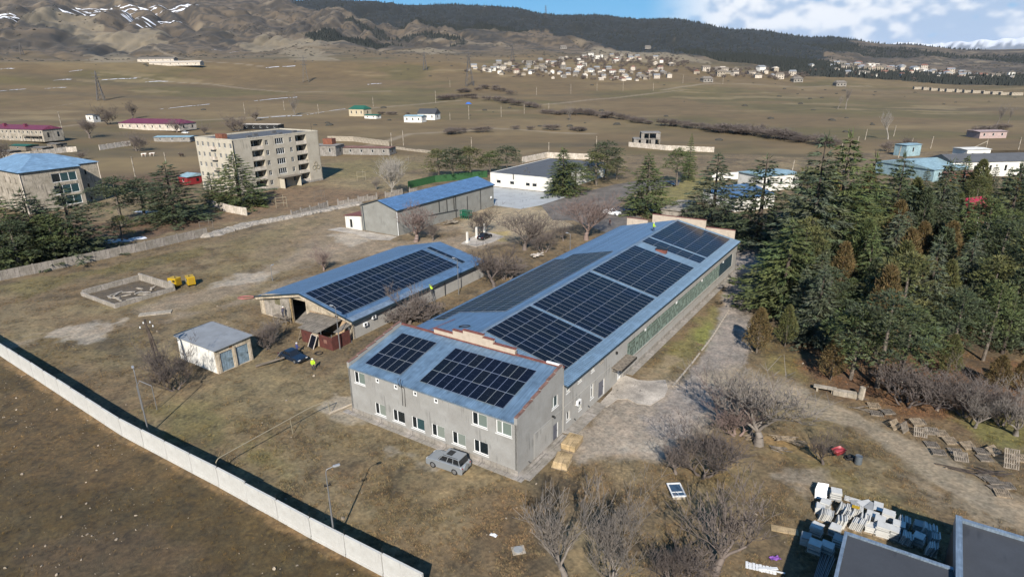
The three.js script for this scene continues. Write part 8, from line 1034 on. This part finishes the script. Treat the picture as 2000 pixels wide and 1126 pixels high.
{ const fr = (label, x, z, t, m = M.pipeTan) => { const o = thing('play_frame', label, 'play frame', [x, 0, z], t); part(o, 'post', bar([-1.6, 0, 0], [-1.6, 3.2, 0], 0.09, 6), m); part(o, 'post', bar([1.6, 0, 0], [1.6, 3.2, 0], 0.09, 6), m); part(o, 'top_rail', bar([-1.7, 3.2, 0], [1.7, 3.2, 0], 0.08, 6), m); part(o, 'low_rail', bar([-1.6, 1.5, 0], [1.6, 1.4, 0], 0.07, 6), m); part(o, 'back_post', bar([0.6, 0, -1.6], [0.6, 3.8, -1.6], 0.08, 6), m); }; fr('rusty play frame on the apartment lawn', -57.47,-243.78, 0.2); fr('rusty frame at the corner of the left fence', -80.58,-163.03, 0.4, M.barkPale); fr('round topped rusty frame before the fence', -71.67,-194.80, 0.3); fr('metal frame beside the broken fence', -62.40,-204.49, 0.3, M.barkPale);
  const gm = thing('green_machine', 'green metal machine heap beside the warehouse wall', 'machine', site(91.5, 77.5), SITE); for (let i = 0; i < 5; i++) part(gm, 'frame_bar', merge([beam([-1.5 + i * 0.7, 0, 0], [-1.5 + i * 0.7, 2.4, 0], 0.14, 0.14), beam([-1.5 + i * 0.7, 0, -1.5], [-1.5 + i * 0.7, 2.4, -1.5], 0.14, 0.14)]), M.greenPaint); part(gm, 'deck', merge([bx(-1.7, 1.6, 1.0, 1.15, -1.7, 0.2), bx(-1.7, 1.6, 2.2, 2.3, -1.7, 0.2)]), M.greenPaint); part(gm, 'drum', bar([-1.2, 1.6, -0.7], [1.2, 1.6, -0.7], 0.5, 12), M.greenPaint); const jk = thing('scrap_heap', 'heap of pale scrap timber before the warehouse', 'scrap', site(84.5, 77.0), SITE); const r = rng(12); for (let i = 0; i < 14; i++) { const g = bx(-1.4, 1.4, 0, 0.12, -0.12, 0.12); g.rotateY(r() * 3); g.rotateZ((r() - 0.5) * 0.3); g.translate((r() - 0.5) * 3, 0.15 + r() * 0.7, (r() - 0.5) * 3); part(jk, 'beam', g, r() < 0.5 ? M.timberGrey : M.stonePale); } const w2 = thing('white_scrap', 'white sheet metal scrap under the bare trees beside the hall', 'scrap', [5.89,-136.43].reduce((v, w, i) => (i ? [v[0], 0, w] : [w]), [])); for (let i = 0; i < 6; i++) { const g = bx(-1.3, 1.3, 0, 0.08, -0.3, 0.3); g.rotateY(r() * 3); g.rotateZ((r() - 0.5) * 0.7); g.translate((r() - 0.5) * 3, 0.45 + r() * 0.3, (r() - 0.5) * 3); part(w2, 'sheet', g, M.whitewash); } const tp = thing('blue_tarpaulin', 'bright blue tarpaulin heap by the hedge on the plain', 'tarpaulin', [-37.35,-604.1].reduce((v, w, i) => (i ? [v[0], 4, w] : [w]), [])); tp.position.y = groundY(tp.position.x, tp.position.z); part(tp, 'sheet', quadSheet([-3, 0, 2], [3, 0, 2], [3, 0, -2], [-3, 0, -2], 14, 10, (q, u, v) => { q[1] = 1.6 * Math.sin(u * Math.PI) * Math.sin(v * Math.PI) * (0.6 + 0.8 * vn(u * 5, v * 5)) + 0.1; }), M.tarp);
  const lg = thing('fallen_trunk', 'fallen trunk beside the bare bush left of the sedan', 'log', [-35.51,-82.91].reduce((v, w, i) => (i ? [v[0], 0.2, w] : [w]), []), 0.5); part(lg, 'trunk', bar([-1.8, 0, 0], [2.2, 0.5, 0.2], 0.2, 8, 0.12), M.barkPale); part(lg, 'branch', bar([0.8, 0.3, 0.1], [2.0, 1.4, -0.4], 0.09, 6, 0.04), M.barkPale); const ls = thing('loose_slab', 'pale concrete slab lying on the track above the left bare tree', 'slab', [-63.37,-104.34].reduce((v, w, i) => (i ? [v[0], 0, w] : [w]), []), 0.3); part(ls, 'slab', bx(-2.6, 2.6, 0, 0.16, -0.8, 0.8), M.stonePale); const rh = thing('red_hose', 'pile of pinkish red hoses on the track left of the workshop', 'hose', [-50.27,-111.91].reduce((v, w, i) => (i ? [v[0], 0.05, w] : [w]), [])); part(rh, 'loop', merge([0, 1, 2].map((i) => new THREE.TorusGeometry(1.0 - i * 0.15, 0.07, 6, 24).rotateX(Math.PI / 2).scale(1.5, 1, 0.9).translate(i * 0.25, i * 0.08, i * 0.2))), M.rosyRed); }
// ---------------------------------------------------------------- snow, stones, grass
{ const strips = [[[-381.26,-538.2], [-381.97,-604.1], 1.6], [[-293.21,-553.6], [-270.76,-592.7], 1.4], [[-241.44,-625.4], [-211.76,-658.3], 1.2], [[-454.3,-744.6], [-430.3,-769.5], 1.5], [[-409.7,-752.0], [-390.43,-764.2], 1.4], [[-485.6,-632.3], [-476.0,-653.2], 1.4], [[-463.0,-663.6], [-452.2,-678.3], 1.2], [[-191.49,-493.1], [-161.64,-509.4], 1.0], [[-159.70,-516.4], [-138.27,-562.7], 0.7], [[-558.2,-1268.9], [-549.4,-1289.7], 2], [[-516.6,-1251.2], [-507.2,-1271.2], 2], [[-167.91,-788.7], [-152.84,-799.6], 1.6], [[-508.6,-774.0], [-503.5,-789.7], 1.6], [[-491.1,-718.8], [-480.7,-732.8], 1.2], [[-325.37,-898.6], [-294.29,-922.5], 1.5], [[-572.0,-753.6], [-563.9,-762.9], 1.2]], g = [], r = rng(31); for (const [a, b, w] of strips) for (let k = 0; k < 26; k++) { if (r() < 0.22) continue; const t0 = k / 26, t1 = (k + 1.05) / 26, q = (t, s) => { const x = mix(a[0], b[0], t), z = mix(a[1], b[1], t) + s * w * (0.5 + 1.6 * vn(t * 14, s + w * 9)) + 5 * (vn(t * 5 + w, 3) - 0.5); return [x, groundY(x, z) + 0.35, z]; }; g.push(quadSheet(q(t0, 1), q(t1, 1), q(t1, -1), q(t0, -1), 1, 1)); }
  const caps = [[[-1255.7,-1993.2], [-1115.7,-1975.5], 26], [[-1130.6,-1854.1], [-1054.3,-1837.7], 14], [[-1096.2,-1952.7], [-1048.0,-2136.6], 22], [[-1064.6,-2171.8], [-939.7,-2068.9], 12], [[-1084.6,-1732.0], [-1077.8,-1808.5], 10], [[-1175.5,-1593.1], [-1113.1,-1532.3], 12], [[-1050.6,-1880.9], [-850.7,-1643.2], 7], [[-928.0,-1826.7], [-861.2,-1783.8], 5]]; for (const [a, b, w] of caps) for (let k = 0; k < 40; k++) { const t = r(), x = mix(a[0], b[0], t) + (r() - 0.5) * w * 4, z = mix(a[1], b[1], t) + (r() - 0.5) * w * 6, s = 1.5 + r() * r() * 8; const n = 8, ring = []; for (let i = 0; i < n; i++) { const an = (i / n) * 6.28, rr = s * (0.25 + r() * 1.1); ring.push([x + Math.cos(an) * rr * 2.6, z + Math.sin(an) * rr]); } for (let i = 0; i < n; i++) { const A = ring[i], B = ring[(i + 1) % n]; g.push(quadSheet([x, groundY(x, z) + 1.6, z], [A[0], groundY(...A) + 1.2, A[1]], [B[0], groundY(...B) + 1.2, B[1]], [x, groundY(x, z) + 1.6, z], 1, 1)); } } const m = new THREE.Mesh(merge(g), mat('snow', [0.62, 0.63, 0.66])); stuff('snow_patches', m, 'thin snow lines and patches left on the far slopes', 'snow');
  const sn = []; for (const [a, b] of [[[-103.29,-154.59], [-100.41,-157.42]], [[-98.44,-156.28], [-96.14,-159.22]], [[-114.63,-192.80], [-109.69,-190.96]]]) for (let k = 0; k < 9; k++) { const t = r(), x = mix(a[0], b[0], t) + (r() - 0.5) * 1, z = mix(a[1], b[1], t) + (r() - 0.5) * 2.2; const c = new THREE.CircleGeometry(0.7 + r() * 0.9, 8); c.rotateX(-Math.PI / 2); c.scale(1.6, 1, 0.8); c.translate(x, 0.03 + k * 0.004, z); sn.push(c); } stuff('snow_remnant', new THREE.Mesh(merge(sn), mats.snow), 'bluish snow left in the shade behind the left fence', 'snow'); }
{ const r = rng(100), o = new THREE.Object3D(); const sg = new THREE.IcosahedronGeometry(0.1, 0); sg.scale(1.3, 0.6, 1); const field = [[-113.73,-99.90], [-78.72,-88.36], [-46.12,-64.58], [-30.26,-54.39], [-18.54,-46.68], [-8.08,-40.08], [-3.81,-29.76], [-65.83,-30.79]]; const S = []; for (let i = 0; i < 14000 && S.length < 1100; i++) { const x = mix(-95, 60, r()), z = mix(-36, -112, r()); const out = inPoly(field, x, z); const u = (x - SX) * S_ - (z - SZ) * C_, v = -(x - SX) * C_ - (z - SZ) * S_; if (u > -0.5 && u < 83 && v > -1 && v < 26) continue; if (out ? r() < 0.75 * smooth(0.4, 0.62, fbm(x * 0.2, z * 0.2, 2)) + 0.1 : r() < 0.10) S.push([x, z, out]); } const m = new THREE.InstancedMesh(sg, mat('fieldStone', [0.26, 0.215, 0.16]), S.length), c = new THREE.Color(); S.forEach(([x, z], i) => { o.position.set(x, 0.02, z); const s = 0.35 + r() * r() * r() * 2.2; o.scale.set(s, s * (0.6 + r() * 0.6), s * (0.6 + r() * 0.6)); o.rotation.set(r(), r() * 6, r()); o.updateMatrix(); m.setMatrixAt(i, o.matrix); const k = 0.5 + r() * 0.7; m.setColorAt(i, c.setRGB(k, k * 0.98, k * 0.95)); }); stuff('field_stones', m, 'pale stones and rubble strewn over the soil', 'stones');
  const T = new Tris(); for (let i = 0; i < 9; i++) { const a = r() * 6.28, l = 0.10 + r() * 0.16, w = 0.012 + r() * 0.01, dx = Math.cos(a), dz = Math.sin(a), bx0 = (r() - 0.5) * 0.16, bz0 = (r() - 0.5) * 0.16; T.tri([bx0 - dz * w, 0, bz0 + dx * w], [bx0 + dz * w, 0, bz0 - dx * w], [bx0 + dx * l * 0.7, l, bz0 + dz * l * 0.7], [1, 1, 1]); } const tg = T.geo(); tg.deleteAttribute('color'); const G = []; const hallBox = (x, z) => { const u = (x - SX) * S_ - (z - SZ) * C_, v = -(x - SX) * C_ - (z - SZ) * S_; return (u > -0.9 && u < 84 && v > -1.6 && v < 26) || (u > 15 && u < 54 && v > 40.5 && v < 65.5) || (u > -3 && u < 3 && v > 48 && v < 58.5); }; const cc = [0, 0, 0]; for (let i = 0; i < 400000 && G.length < 120000; i++) { const z = -36 - 120 * Math.pow(r(), 1.5), x = mix(-1, 1, r()) * (14 - z * 0.86); if (hallBox(x, z)) continue; const n = fbm(x * 0.35 + 3, z * 0.35, 3); groundColour(x, z, cc); const lum = cc[0] + cc[1]; if (lum > 0.235) continue; const out = inPoly(field, x, z); if (r() > smooth(0.32, 0.62, n) * (out ? 0.05 : 0.8)) continue; G.push([x, z, cc[0], cc[1], cc[2]]); } const gm = new THREE.InstancedMesh(tg, new THREE.MeshStandardMaterial({ roughness: 1, side: THREE.DoubleSide, name: 'grassBlade' }), G.length); G.forEach(([x, z, a, b, d], i) => { o.position.set(x, 0, z); o.rotation.set(0, r() * 6.28, 0); const s = 0.45 + r() * 0.55; o.scale.set(s * 1.5, s * 0.8, s * 1.5); o.updateMatrix(); gm.setMatrixAt(i, o.matrix); const k = 0.95 + r() * 0.6, w = r(); gm.setColorAt(i, c.setRGB(Math.min(1, a * k * (1.0 + 0.25 * w)), b * k * 1.08, d * k)); }); stuff('grass_tufts', gm, 'short dry grass tufts over the yard', 'grass'); }

renderer.render(scene, camera);
